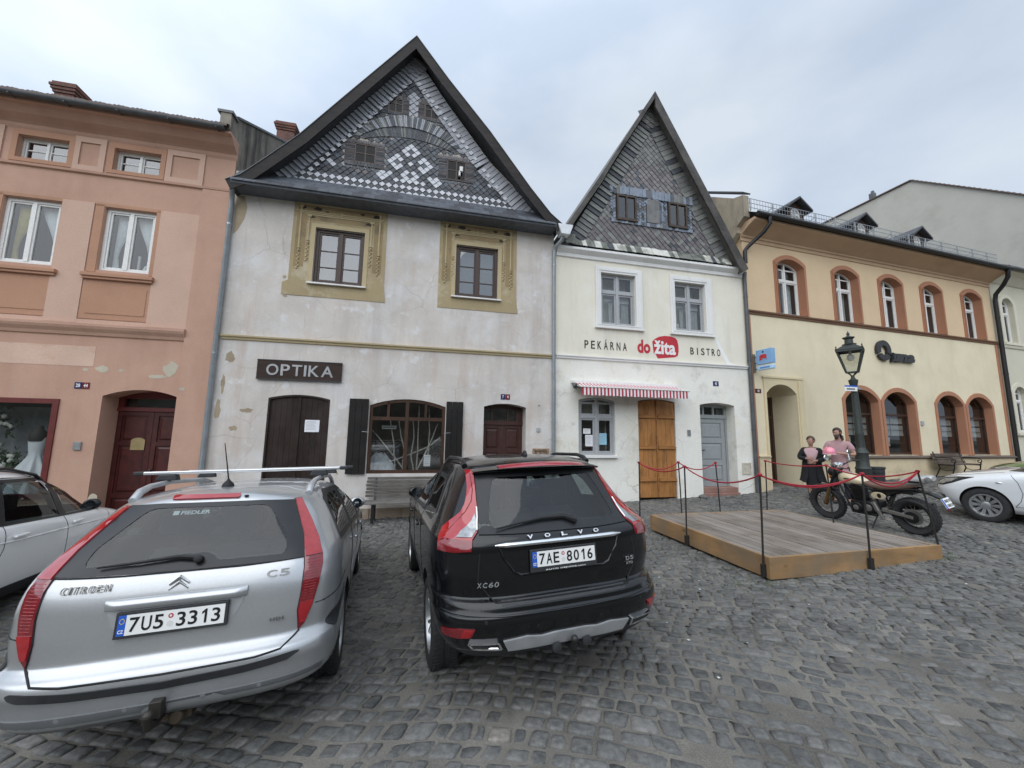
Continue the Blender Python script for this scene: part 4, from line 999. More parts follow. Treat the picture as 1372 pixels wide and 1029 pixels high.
    for i in range(2, len(nic)-1):
        a_, b_ = Vector(nic[i]), Vector(nic[i+1]); mb.mi = random.choice(bs); mb.add([(a_.x, -.055, a_.y), (b_.x, -.055, b_.y), (b_.x+(b_.x-3.09)*.25, -.045, b_.y+.06), (a_.x+(a_.x-3.09)*.25, -.045, a_.y+.06)], [(0, 1, 2, 3)])
    H.part('slate_cladding', mb, mats, fix=False)
    for a, b, c, d in wins:
        q = MB(); slab(q, arch(a, b, c, d, 0), [inset_arch(a, b, c, d, 0, .05)], -.075, -.01); m_ = (a+b)/2; q.box(m_-.025, m_+.025, -.07, -.02, c+.04, d-.04); q.box(a-.03, b+.03, -.09, 0, c-.03, c)
        W = H.part('gable_window', q, wood('grey_brown_frame', (.075, .055, .042), 'Z', 20, .6))
        g = MB(); g.box(a+.03, b-.03, -.038, -.034, c+.03, d-.03); obj('pane', g, glass('gable_pane', (.4, .42, .43), 1.8, .2), parent=W)
        g = MB(); g.box(a+.02, b-.02, -.012, -.008, c+.02, d-.02); obj('interior', g, simple('grey_blind', (.40, .40, .40), .9), parent=W)
    # mossy slate strip over the cornice
    moss = mat_slate('mossy_slate', (.17, .18, .155), .35, (.05, .052, .045)); lime = mat_slate('lime_streaked_slate', (.56, .55, .50), .25, (.22, .23, .19))
    mb = MB(); x = .42
    while x < 5.50:
        l = random.uniform(.10, .22); mb.mi = random.choice((0, 1, 0, 1, 2)); j = random.uniform(0, .015); zt = 7.42+random.uniform(-.015, .01)
        mb.add([(x, -.02, zt), (x+l-.008, -.02, zt), (x+l-.008, -.16-j, 7.15), (x, -.16-j, 7.15), (x, -.02, 7.14), (x+l-.008, -.02, 7.14)], [(0, 3, 2, 1), (0, 4, 3), (1, 2, 5)]); x += l
    mb.mi = 1; mb.box(5.40, 5.62, -.12, .0, 7.15, 7.34)
    H.part('foot_slates', mb, [moss, lime, M['slate']], fix=False)
    RF = roof_sheet(H, line, -.30, 9.0, .13, M['old_roof'])
    mb = MB()
    for i in range(len(line)-1):
        A, B = line[i], line[i+1]; t = (Vector(B)-Vector(A)).normalized(); nn = Vector((t.y, -t.x)); w_ = .10 if i < 3 else .26
        lo = [(A[0]+nn.x*w_, A[1]+nn.y*w_), (B[0]+nn.x*w_, B[1]+nn.y*w_)]
        if i == 2: lo[1] = (B[0], B[1]-w_*2.0)
        if i == 3: lo[0] = (A[0], A[1]-w_*2.0)
        q = [(A[0], A[1]+.01), (B[0], B[1]+.01), lo[1], lo[0]]; d0 = -.325 if i < 3 else -.345
        mb.add([(p[0], d0, p[1]) for p in q]+[(p[0], -.297, p[1]) for p in q], [(0, 1, 2, 3), (7, 6, 5, 4), (0, 4, 5, 1), (2, 6, 7, 3), (1, 5, 6, 2), (0, 3, 7, 4)])
    H.part('bargeboard', mb, wood('grey_bargeboard', (.05, .044, .04), 'X', grey=(.11, .10, .09)))
    mb = MB()       # broken slates hanging at the left foot of the gable
    for i in range(7):
        x = .12+i*.05; mb.bar((x, -.2-.02*i, 7.42-.01*i), (x+random.uniform(-.05, .06), -.26, 7.18+random.uniform(-.06, .05)), .09, .012, up=(0, 1, 0))
    H.part('loose_slates', mb, M['slate_g'])
    downpipe(H, [(6.2, -.1, 7.0), (6.2, -.07, 6.8), (6.2, -.07, .25)], .055, M['dark_zinc'], clips=(6.2, 4.2, 2.1))
    # wall lettering
    ink = simple('black_lettering', (.022, .02, .02), .7); red = simple('red_paint', (.47, .022, .035), .6, var=.06); wht = simple('white_lettering', (.78, .76, .74), .6, var=.03)
    def spaced(txt, x0, x1, zb, zt, accent=None):
        n = len(txt); gw = .115; step = (x1-x0-gw)/(n-1)
        for i, ch in enumerate(txt):
            lettering('wall_letter', ch, x0+i*step+(0 if ch != 'I' else .042), x0+i*step+(gw if ch != 'I' else .072), zb, zt+(.065 if ch == 'Á' else 0), -.004, ink, H.root, .003, bold=.01).location = H.off
    spaced('PEKÁRNA', .845, 2.125, 4.245, 4.475); spaced('BISTRO', 4.195, 5.225, 4.275, 4.485)
    mb = MB(); bl = [(2.945, 4.575), (3.03, 4.66), (3.17, 4.735), (3.36, 4.775), (3.56, 4.77), (3.70, 4.735), (3.77, 4.66), (3.80, 4.5), (3.80, 4.33), (3.765, 4.20), (3.66, 4.155), (3.42, 4.125), (3.11, 4.085), (3.07, 4.15), (3.045, 4.215), (2.98, 4.225), (2.965, 4.4)]
    mb.prism(bl, -.003, .003); H.part('red_logo_patch', mb, red)
    lettering('wall_letter', 'do', 2.465, 2.875, 4.215, 4.61, -.004, red, H.root, .003, bold=.035).location = H.off
    lettering('wall_letter', 'žita', 2.985, 3.70, 4.215, 4.62, -.008, wht, H.root, .003, bold=.03).location = H.off
    # awning, red and white
    st = simple('red_stripe', (.36, .025, .05), .8, var=.1); wt = simple('white_stripe', (.72, .70, .69), .8, var=.05)
    mb = MB(); n = 62; zt, dt, zf, df = 3.285, -.06, 3.09, -.62
    def fr(k): return .50+(3.62-.50)*k/n
    for k in range(n):
        mb.mi = k % 2; a, b = fr(k), fr(k+1); sag = lambda u: -.02*math.sin(math.pi*u)
        pr = [(dt+(df-dt)*u, zt+(zf-zt)*u+sag(u)) for u in (0, .33, .66, 1)]
        mb.add([(a, d, z) for d, z in pr]+[(b, d, z) for d, z in pr], [(i, i+1, i+5, i+4) for i in range(3)])
        # scalloped valance
        c = k % 4; s0 = .02*abs(math.sin(k*math.pi/4)); s1 = .02*abs(math.sin((k+1)*math.pi/4))
        mb.add([(a, df, zf), (b, df, zf), (b, df-.004, zf-.195-s1), (a, df-.004, zf-.195-s0)], [(0, 1, 2, 3)])
    AW = H.part('awning', mb, [st, wt], fix=False)
    q = MB(); q.box(.44, 3.68, -.13, -.004, 3.25, 3.33); q.box(.46, 3.66, -.64, -.60, 3.085, 3.115)
    q.bar((.52, -.10, 3.2), (.52, -.61, 3.10), .03, .04); q.bar((3.6, -.1, 3.2), (3.6, -.61, 3.1), .03, .04)
    obj('awning_frame', q, M['white_paint'], parent=AW, bevel=.006)
    # ground-floor window, shutters/doors
    W = window(H, .655, 1.725, 1.325, 2.885, .08, d=.05, ft=.06, fd=.08, mull=[1.19], trans=[2.36], mw=.08, sash=.05, frame=M['grey_paint'], pane=M['glass_shop'], roommat=M['dark_room'], room=1.0)
    q = MB(); q.box(.60, 1.77, -.09, .05, 1.265, 1.318); obj('window_sill', q, tr, parent=W)
    q = MB(); q.box(.72, 1.66, .5, .52, 1.4, 2.3); obj('back_board', q, M['grey_room'], parent=W)
    oak = wood('varnished_pine', (.36, .165, .055), 'Z', 12, .5, rough=.45)
    mb = MB(); o = (2.43, 3.60, .18, 2.90, .065)
    mb.box(2.44, 3.59, .075, .10, .17, 2.82)
    for k in range(2):
        a, b = (2.445, 3.005) if k == 0 else (3.03, 3.585); nb = 4
        for i in range(nb):
            p, q_ = a+(b-a)*i/nb+.002, a+(b-a)*(i+1)/nb-.002; top = min(arch_top(p, 2.43, 3.6, 2.9, .065), arch_top(q_, 2.43, 3.6, 2.9, .065))-.012
            mb.box(p, q_, .03+.002*(i % 2), .072, .19, top)
    D = H.part('wooden_door', mb, oak, bevel=.004)
    mb = MB()
    for k in range(2):
        a, b = (2.445, 2.99) if k == 0 else (3.045, 3.585)
        for z in (2.40, 1.54, .66): mb.box(a, b-.03 if k == 0 else b, -.02, .028, z-.035, z+.035); mb.box(a+.02, b-.04 if k == 0 else b-.02, .0, .03, z+.037, z+.06)
    mb.box(3.0, 3.035, .005, .03, .2, 2.85)
    obj('ledge', mb, wood('pine_ledge', (.33, .15, .05), 'X', 12, .5, rough=.5), parent=D, bevel=.004)
    gp = simple('grey_green_door_paint', (.29, .31, .315), .45, var=.06)
    mb = MB(); slab(mb, arch(4.425, 5.615, 2.44, 2.865, .075), [[(4.50, 2.53), (4.78, 2.53), (4.78, 2.74), (4.50, 2.74)], [(4.83, 2.53), (5.13, 2.53), (5.13, 2.755), (4.83, 2.755)], [(5.18, 2.53), (5.53, 2.53), (5.53, 2.74), (5.18, 2.74)]], .33, .40); mb.box(4.43, 5.61, .31, .41, 2.42, 2.46); mb.box(4.43, 4.56, .33, .42, .3, 2.42); mb.box(5.55, 5.61, .33, .42, .3, 2.42)
    T = H.part('door_frame', mb, gp); g = MB(); g.box(4.46, 5.57, .37, .374, 2.49, 2.78); obj('pane', g, M['glass'], parent=T); g = MB(); g.box(4.45, 5.59, .43, .44, 2.45, 2.85); obj('interior', g, M['dark_room'], parent=T)
    D = panel_door(H, 4.565, 5.545, .42, 2.415, .35, (.5, .55, .5), gp, leaves=1, frame_w=.13, name='door')
    h = MB(); h.box(4.63, 4.67, .335, .35, 1.28, 1.55); h.bar((4.65, .30, 1.47), (4.78, .30, 1.47), .02, .025); h.bar((4.65, .34, 1.47), (4.65, .29, 1.47), .02, .02); obj('handle', h, M['black_metal'], parent=D)
    s = MB(); s.box(4.42, 5.62, -.06, .4, .05, .28); s.box(4.42, 5.62, .02, .42, .28, .42)
    H.part('doorstep', s, plaster('red_sandstone', (.27, .15, .12), [((.36, .32, .28), 2, .5, .7, .6, (1, 1, 1), (0, 0, 0))], mott=.2, bmp=.5), bevel=.012)
    b = MB(); b.box(3.975, 4.08, -.025, .0, 1.885, 2.055); b.box(3.99, 4.065, -.029, -.025, 1.96, 2.04); H.part('doorbell', b, simple('bell_grey', (.27, .28, .28), .4, .4), bevel=.004)
    u = MB(); slab(u, [(5.76, .79), (6.06, .79), (6.06, 1.125), (5.76, 1.125)], [[(5.80, .83), (6.02, .83), (6.02, 1.085), (5.80, 1.085)]], -.025, .0); u.box(5.80, 6.02, -.015, -.003, .83, 1.085); u.box(5.88, 5.95, -.02, -.01, .92, .99)
    H.part('utility_box', u, plaster('stained_box', (.52, .48, .40), [((.2, .15, .1), 6, .5, .65, .8, (1, 1, 1), (0, 0, 0))], mott=.1))
    # bracket lamp beside the awning
    l = MB(); l.bar((.52, 0, 3.2), (.52, -.12, 3.22), .03, .03); l.tube([(.52, -.12, 3.22), (.46, -.2, 3.24), (.43, -.26, 3.22)], .014, 8)
    LM = H.part('wall_lamp', l, M['dark_zinc'])
    for k, (x, y, z) in enumerate(((.44, -.26, 3.18), (.54, -.24, 3.17), (.48, -.2, 3.13))):
        b = MB(); b.lathe([(.018, .06), (.03, .05), (.05, 0), (.052, -.02), (.03, -.05)], (x, y, z), (.3*(k-1), -.5, -.8), 12); obj('spot_head', b, M['dark_zinc'], parent=LM, smooth=40)
    # pale repaired streak under the right window
    r_ = MB(); r_.prism([(5.03, 4.88), (5.12, 4.86), (5.38, 4.4), (5.55, 4.1), (5.72, 4.04), (5.45, 4.04), (5.25, 4.35), (5.1, 4.7)], -.003, .002); H.part('whitewash_streak', r_, simple('whitewash', (.80, .795, .77), .9, var=.03))
    return H
WHITE = build_white()
# ------------------------------------------------------------------ yellow bank house and what stands behind it
BA = R(16); BO = FO + Vector((math.cos(FA), math.sin(FA), 0))*6.3
def build_bank():
    H = House('yellow_bank_house', 'long pale yellow house with orange arched window frames and roof dormers', 'house', BO, BA, 6.3, .2)
    A0, A1 = -.06, 12.62
    yl = plaster('pale_yellow_plaster', (.72, .635, .455), [((.58, .50, .35), 1.0, .5, .75, .55, (1.4, 1, .22), (0, 0, 0)), ((.78, .70, .53), .8, .5, .7, .5, (1, 1, 1), (4, 0, 3)), ((.52, .43, .29), 3.0, .62, .75, .4, (1, 1, 1), (4, 0, 0))], mott=.07)
    ye = plaster('apricot_yellow_plaster', (.66, .50, .325), [((.57, .43, .27), 1.2, .55, .75, .5, (1, 1, .4), (0, 0, 0))], mott=.06)
    og = plaster('terracotta_trim', (.40, .195, .12), [((.34, .15, .09), 1.4, .52, .75, .5, (1, 1, .4), (0, 0, 0))], mott=.08)
    oc = plaster('orange_cornice', (.53, .37, .245), [((.36, .23, .14), 1.4, .52, .75, .5, (.3, 1, 1), (0, 0, 0))], mott=.08)
    pb = plaster('stained_yellow_base', (.62, .51, .34), [((.36, .29, .2), 1.4, .52, .70, .7, (1, 1, 1.5), (0, 0, 0)), ((.72, .64, .48), 2, .55, .7, .5, (1, 1, 1), (3, 0, 0))], mott=.12, bmp=.5)
    up = [(1.31, 2.44), (3.87, 4.97), (6.15, 7.23), (8.40, 9.46), (10.80, 11.88)]
    gw = [(3.84, 5.40), (5.68, 7.24), (8.46, 9.94), (10.22, 11.68)]
    gwh = [(3.84, 5.20, 5.24), (5.60, 7.35, 7.3)]
    H0 = [arch(a, b, 5.85, 7.70, .22) for a, b in up]
    H1 = [arch(a, b, 1.34, 3.54, .42) for a, b in gw] + [arch(.50, 1.72, .2, 3.52, .30)]
    mb = MB(); slab(mb, [(A0, 5.78), (A1, 5.78), (A1, 8.7), (A0, 8.7)], H0, 0, .30, reveal=0); H.part('upper_wall', mb, [ye])
    mb = MB(); slab(mb, [(A0, -.3), (A1, -.3), (A1, 5.78), (A0, 5.78)], H1, -.002, .35, reveal=0)
    a = arch(.50, 1.72, .2, 3.52, .30); n = len(a)
    mb.add([(x, .35, z) for x, z in a]+[(x, .85, z) for x, z in a], [(i, (i+1) % n, (i+1) % n+n, i+n) for i in range(n)])
    mb.box(.3, 2.0, .85, .9, .0, 3.7)
    H.part('wall', mb, [yl])
    mb = MB(); slab(mb, [(A0+.02, 8.0), (A1, 8.0), (A1, 10.2), (A0+.02, 10.2)], [], 9.0, 9.2, back=True); H.part('rear_wall', mb, [yl])
    # trims
    mb = MB(); mb.box(A0+.0, A0+.13, -.03, .01, -.2, 5.68); mb.box(A1-.16, A1, -.03, .01, .0, 5.68); H.part('corner_strip', mb, [og])
    mb = MB(); extrude_profile(mb, [(0, 5.68), (-.03, 5.69), (-.04, 5.74), (-.08, 5.77), (-.085, 5.81), (0, 5.825)], A0, A1); H.part('string_course', mb, plaster('brown_string', (.20, .115, .075), mott=.15))
    mb = MB(); extrude_profile(mb, [(0, 8.08), (-.03, 8.09), (-.03, 8.14), (-.012, 8.15), (-.012, 8.2), (-.05, 8.22), (-.06, 8.27), (-.16, 8.33), (-.36, 8.44), (-.50, 8.50), (-.56, 8.53), (-.56, 8.60), (0, 8.62)], A0-.05, A1+.03); H.part('cornice', mb, [oc], smooth=30)
    for a, b in up:
        mb = MB()
        slab(mb, arch(a-.13, b+.13, 5.83, 7.87, .27), [arch(a-.08, b+.02, 5.83, 7.73, .23)], -.03, .0); slab(mb, arch(a-.09, b+.09, 5.83, 7.81, .25), [arch(a-.06, b+.01, 5.83, 7.71, .22)], -.055, -.03)
        o = arch(a, b, 5.85, 7.70, .22); nn = len(o)
        mb.add([(x, -.05, z) for x, z in o]+[(x, .285, z) for x, z in inset_arch(a, b, 5.85, 7.70, .22, .012)], [(i, (i+1) % nn, (i+1) % nn+nn, i+nn) for i in range(1, nn)])
        H.part('window_surround', mb, [og])
        W = window(H, a+.013, b-.013, 5.86, 7.685, .215, d=.19, ft=.045, fd=.07, mull=[(a+b)/2], trans=[7.05], mw=.06, sash=.04, frame=M['white_paint'], roommat=M['grey_room'], room=.6)
        cm = simple('white_net', (.52, .53, .53), .9)
        curtain(W, a+.08, (a+b)/2-.06, 5.95, 7.0, .40, cm, waves=5); curtain(W, (a+b)/2+.1, b-.08, 5.95, 7.0, .40, cm, waves=4)
    # ground-floor arched pairs
    for i, (a, b) in enumerate(gw):
        mb = MB()
        slab(mb, arch(a-.11, b+.11, 1.33, 3.67, .46), [arch(a, b, 1.33, 3.52, .34)], -.035, .0)
        o = arch(a, b, 1.34, 3.54, .42); nn = len(o)
        mb.add([(x, -.03, z) for x, z in o]+[(x, .25, z) for x, z in inset_arch(a, b, 1.34, 3.54, .42, .012)], [(k, (k+1) % nn, (k+1) % nn+nn, k+nn) for k in range(1, nn)])
        H.part('window_surround', mb, [og])
        W = window(H, a+.014, b-.014, 1.36, 3.52, .41, d=.2, ft=.055, fd=.07, trans=[2.72], mw=.07, frame=M['brown_frame'], pane=M['glass_shop'], roommat=M['dark_room'], room=1.0, name='shop_window')
        # frosted lettering bands, posters and blinds behind the glass
        q = MB(); q.box(a+.08, b-.08, .345, .348, 2.42, 2.62); q.box(a+.08, b-.08, .345, .348, 2.0, 2.36); obj('frosted_band', q, simple('frosted_film_%d' % i, (.34, .35, .35), .7), parent=W)
        q = MB(); q.box(a+.10, b-.10, .36, .362, 2.49, 2.56); obj('band_text', q, M['dark_room'], parent=W)
        pl = MB(); rr = random.Random(i)
        for k in range(2):
            x = a+.12+rr.random()*.3+k*.25; z = 1.5+rr.random()*.5; pl.box(x, x+.24, .38+k*.02, .384+k*.02, z, z+.32)
        obj('poster', pl, simple('grey_poster', (.55, .56, .56), .8, var=.2), parent=W)
        q = MB(); 
        for z in (1.75, 2.2): q.box(a+.06, b-.06, .31, .32, z-.008, z+.008)
        q.box((a+b)/2-.008, (a+b)/2+.008, .31, .32, 1.4, 2.7); obj('grille', q, M['black_metal'], parent=W)
    mb = MB(); extrude_profile(mb, [(0, 1.22), (-.10, 1.23), (-.13, 1.25), (-.13, 1.29), (-.05, 1.325), (0, 1.33)], 1.98, A1); H.part('plinth_ledge', mb, plaster('grey_brown_ledge', (.15, .12, .10), mott=.15), smooth=30)
    mb = MB(); mb.box(2.0, A1, -.055, .0, -.2, 1.22); mb.box(A0+.12, .45, -.05, 0, .0, 1.28); mb.box(A0+.1, .49, -.08, .0, 1.285, 1.33); H.part('plinth', mb, [pb])
    # portal
    mb = MB(); slab(mb, [(.42, -.2), (2.0, -.2), (2.0, 3.70), (.42, 3.70)], [arch(.50, 1.72, -.1, 3.52, .30)], -.045, .0); mb.box(.38, 2.03, -.07, 0, 3.70, 3.76); mb.box(1.78, 1.99, -.075, -.045, -.1, 3.66)
    H.part('portal_surround', mb, plaster('portal_plaster', (.66, .56, .37), mott=.06))
    D = panel_door(H, .51, 1.71, .35, 3.2, .80, (.5, 1, .4), M['brown_frame'], leaves=2, name='door')
    t = MB(); t.box(.48, 1.74, -.06, .84, .15, .36); H.part('doorstep', t, plaster('grey_step', (.22, .21, .2), mott=.2))
    b = MB(); b.box(.98, 1.10, .0, .03, 0, .17); ic = H.part('intercom', b, M['dark_zinc']); ic.location = H.off+Vector((.735, .4, 1.62)); ic.rotation_euler = (0, 0, R(90)); 
    b = MB(); b.box(7.48, 7.60, -.05, .0, 2.38, 2.53); H.part('wall_box', b, M['grey_paint'], bevel=.006)
    # roof, gutter, snow rail, dormers
    sl = .66; zr = lambda d: 8.72+(d+.6)*sl
    mb = MB(); mb.grid([[(x, d, zr(d)) for x in np.linspace(A0-.05, A1+.03, 30)] for d in (-.62, 4.6)]); mb.add([(A0-.05, 4.6, zr(4.6)), (A1+.03, 4.6, zr(4.6)), (A1+.03, 9.6, 8.9), (A0-.05, 9.6, 8.9)], [(0, 1, 2, 3)]); mb.add([(A0-.05, -.62, zr(-.62)), (A1+.03, -.62, zr(-.62)), (A1+.03, -.5, 8.62), (A0-.05, -.5, 8.62)], [(0, 1, 2, 3)])
    RF = H.part('roof', mb, mat_slate('dark_brown_roof', (.05, .042, .038), .3), fix=False)
    g = MB(); g.tube([(A0-.03, -.66, 8.66), (A1+.05, -.66, 8.64)], .075, 12); H.part('gutter', g, M['black_metal'], smooth=40)
    mb = MB()
    zrail = lambda d: zr(d)+.03
    for x in np.arange(A0+.05, A1, .92):
        mb.bar((x, -.35, zrail(-.35)), (x, -.35, zrail(-.35)+.42), .02, .03); mb.bar((x, -.05, zrail(-.05)), (x, -.35, zrail(-.35)+.30), .014, .014)
    for z in (.12, .27, .42): mb.bar((A0, -.35, zrail(-.35)+z), (A1, -.35, zrail(-.35)+z), .014, .014)
    for x in np.arange(A0+.1, A1, .115): mb.bar((x, -.35, zrail(-.35)+.05), (x, -.35, zrail(-.35)+.42), .007, .007)
    H.part('snow_rail', mb, M['steel_cable'])
    for cx in (3.62, 7.10, 10.42):
        q = MB(); d0 = .92; zb = zr(d0); w_ = .40; zt = 10.42; za = 10.70
        q.box(cx-w_, cx-w_+.09, d0, d0+2.2, zb-.1, zt); q.box(cx+w_-.09, cx+w_, d0, d0+2.2, zb-.1, zt)
        slab(q, [(cx-w_, zb-.1), (cx+w_, zb-.1), (cx+w_, zt), (cx, za), (cx-w_, zt)], [arch(cx-.22, cx+.22, zb+.12, zt+.02, .16)], d0, d0+.08)
        DM = obj('dormer', q, wood('dark_dormer_wood', (.05, .03, .022), 'Z', 14, .5), parent=RF)
        q = MB(); ov = .20
        for s in (-1, 1): q.add([(cx, d0-.22, za+.10), (cx+s*(w_+ov), d0-.22, zt-.06), (cx+s*(w_+ov), d0+2.6, zt-.06), (cx, d0+2.6, za+.10), (cx, d0-.22, za+.02), (cx+s*(w_+ov), d0-.22, zt-.14), (cx+s*(w_+ov), d0+2.6, zt-.14), (cx, d0+2.6, za+.02)], [(0, 1, 2, 3), (4, 7, 6, 5), (0, 4, 5, 1), (1, 5, 6, 2)])
        obj('dormer_roof', q, M['roofing'], parent=DM)
        q = MB(); slab(q, arch(cx-.22, cx+.22, zb+.12, zt+.02, .16), [inset_arch(cx-.22, cx+.22, zb+.12, zt+.02, .16, .04)], d0+.02, d0+.06); q.box(cx-.018, cx+.018, d0+.02, d0+.06, zb+.14, zt); q.box(cx-.2, cx+.2, d0+.02, d0+.06, zt-.28, zt-.25); q.box(cx-.21, cx+.21, d0+.07, d0+.074, zb+.12, zt)
        obj('dormer_window', q, M['white_paint'], parent=DM)
    c = MB(); c.box(8.7, 9.25, 2.6, 3.2, 10.3, 11.55); obj('chimney', c, simple('whitewashed_chimney', (.62, .62, .60), .9), parent=RF)
    # parapet wall towards the bakery
    mb = MB(); pr = [(.3, 8.0), (-.05, 8.3), (-.05, 8.5), (-.35, 8.7), (-.35, 9.40), (0.0, 9.5), (4.6, zr(4.6)+.5), (9.6, 9.2), (9.6, -.1), (.3, -.1)]; n = len(pr)
    mb.add([(A0-.22, d, z) for d, z in pr]+[(A0+.0, d, z) for d, z in pr], [list(range(n)), list(range(2*n-1, n-1, -1))]+[(i, i+n, (i+1) % n+n, (i+1) % n) for i in range(n)])
    H.part('parapet_wall', mb, plaster('beige_parapet', (.42, .36, .27), [((.15, .13, .11), 1.8, .5, .68, .7, (1, 1, .3), (0, 0, 0))], mott=.15))
    mb = MB(); mb.bar((A0-.11, -.38, 9.46), (A0-.11, 4.6, zr(4.6)+.55), .32, .04); H.part('coping', mb, M['dark_zinc'])
    # pipes
    downpipe(H, [(.36, -.66, 8.62), (.36, -.66, 8.40), (.30, -.5, 8.2), (.05, -.13, 7.85), (-.06, -.10, 7.7), (-.06, -.10, 7.3)], .06, M['black_metal'])
    downpipe(H, [(A1-.12, -.64, 8.62), (A1-.12, -.60, 8.30), (A1-.02, -.42, 8.05), (A1+.03, -.16, 7.75), (A1+.03, -.12, 7.5), (A1+.03, -.12, .6)], .07, M['black_metal'], clips=(6.8, 4.5, 2.5))
    # wall logo: dark ring over dark lettering
    dkm = simple('anthracite_letters', (.03, .03, .032), .4, .2)
    q = MB()
    for k in range(2):
        t0, t1 = (-.42, math.pi+.42) if k == 0 else (math.pi+.62, 2*math.pi-.62); n = 22; P = []
        for i in range(n+1): t = t0+(t1-t0)*i/n; P.append((5.86+.36*math.cos(t), 4.95+.36*math.sin(t)))
        for i in range(n, -1, -1): t = t0+(t1-t0)*i/n; P.append((5.86+.16*math.cos(t), 4.95+.17*math.sin(t)))
        q.prism(P, -.10, -.02)
    H.part('logo_ring', q, dkm, bevel=.006)
    o = lettering('logo_text', 'una', 6.22, 7.42, 4.58, 4.885, -.06, dkm, H.root, .04, shear=.2, bold=.07); o.location = H.off
    q = MB(); q.prism([(6.20, 4.56), (6.26, 4.90), (6.34, 4.90), (6.28, 4.56)], -.1, -.02); H.part('logo_bar', q, dkm)
    return H
BANK = build_bank()
def build_far():
    H = House('pale_green_house', 'pale greenish house at the right edge with white arched windows', 'house', BO, BA, 14.8, .4)
    pg = plaster('pale_green_plaster', (.58, .55, .44), mott=.06); tr = plaster('pale_trim', (.64, .60, .49), mott=.05)
    A0, A1 = 12.66, 16.98
    up = [(13.25, 14.05), (15.4, 16.2)]; gd = [(13.25, 14.05), (15.4, 16.2)]
    mb = MB(); slab(mb, [(A0, -.2), (A1, -.2), (A1, 9), (A0, 9)], [arch(a, b, 5.86, 7.75, .3) for a, b in up]+[arch(a, b, 2.22, 4.05, .3) for a, b in gd], -.01, .25, reveal=0); H.part('wall', mb, [pg])
    for lst, c, d in ((up, 5.86, 7.75), (gd, 2.22, 4.05)):
        for a, b in lst:
            q = MB(); slab(q, arch(a-.16, b+.16, c-.02, d+.16, .38), [arch(a, b, c-.02, d, .3)], -.045, -.01); q.box(a-.2, b+.2, -.1, 0, c-.12, c-.02); H.part('window_surround', q, [tr])
            window(H, a, b, c, d, .3, d=.12, ft=.05, fd=.07, mull=[(a+b)/2], trans=[c+1.25], mw=.06, sash=.04, roommat=M['grey_room'])
    mb = MB(); extrude_profile(mb, [(0, 5.60), (-.05, 5.62), (-.08, 5.72), (0, 5.75)], A0, A1); extrude_profile(mb, [(0, 8.3), (-.05, 8.32), (-.3, 8.6), (-.5, 8.66), (-.5, 8.74), (0, 8.76)], A0, A1); H.part('cornice', mb, [tr])
    g = MB(); g.tube([(A0, -.58, 8.76), (A1, -.58, 8.74)], .07, 10); H.part('gutter', g, M['dark_zinc'], smooth=40)
    mb = MB(); mb.add([(A0, -.55, 8.85), (A1, -.55, 8.85), (A1, 5, 12.2), (A0, 5, 12.2), (A1, 10, 9), (A0, 10, 9)], [(0, 1, 2, 3), (3, 2, 4, 5)]); H.part('roof', mb, M['roofing'])
    return H
FAR = build_far()
def build_tall():
    H = House('tall_grey_gable_house', 'tall house with bare grey rendered side wall rising behind the yellow house roof', 'house', BO, BA, 21.0, .4)
    gp = plaster('grey_render', (.44, .425, .375), [((.29, .275, .24), .5, .5, .7, .5, (1, 1, 1), (0, 0, 0)), ((.43, .415, .37), .35, .5, .7, .5, (1, 1, 1), (4, 0, 0))], mott=.06, bmp=.3)
    pr = [(0, -.3), (0, 12.95), (4.05, 16.45), (12.0, 16.45), (13.0, 12.0), (13.0, -.3)]; n = len(pr)
    mb = MB(); mb.add([(17.0, d, z) for d, z in pr]+[(27.0, d, z) for d, z in pr], [list(range(n)), list(range(2*n-1, n-1, -1))]+[(i, i+n, (i+1) % n+n, (i+1) % n) for i in range(n)]); H.part('wall', mb, gp)
    mb = MB(); k = 26
    for i in range(k):
        t0, t1 = i/k, (i+1)/k; d0, d1 = -.4+4.5*t0, -.4+4.5*t1; z0, z1 = 12.62+3.87*t0, 12.62+3.87*t1
        mb.add([(16.88, d0, z0+.09), (27, d0, z0+.09), (27, d1, z1+.03), (16.88, d1, z1+.03), (16.88, d0, z0), (27, d0, z0), (16.88, d1, z1)], [(0, 1, 2, 3), (4, 5, 1, 0), (4, 0, 3, 6)])
    mb.box(16.9, 27, 4.08, 12.1, 16.46, 16.52)
    H.part('roof', mb, M['tile_roof'])
    c = MB(); c.box(17.05, 17.3, 5.9, 6.15, 16.5, 16.95); c.bar((17.17, 6.0, 16.95), (17.17, 6.0, 17.1), .12, .12); H.part('chimney', c, M['dark_zinc'])
    return H
build_tall()
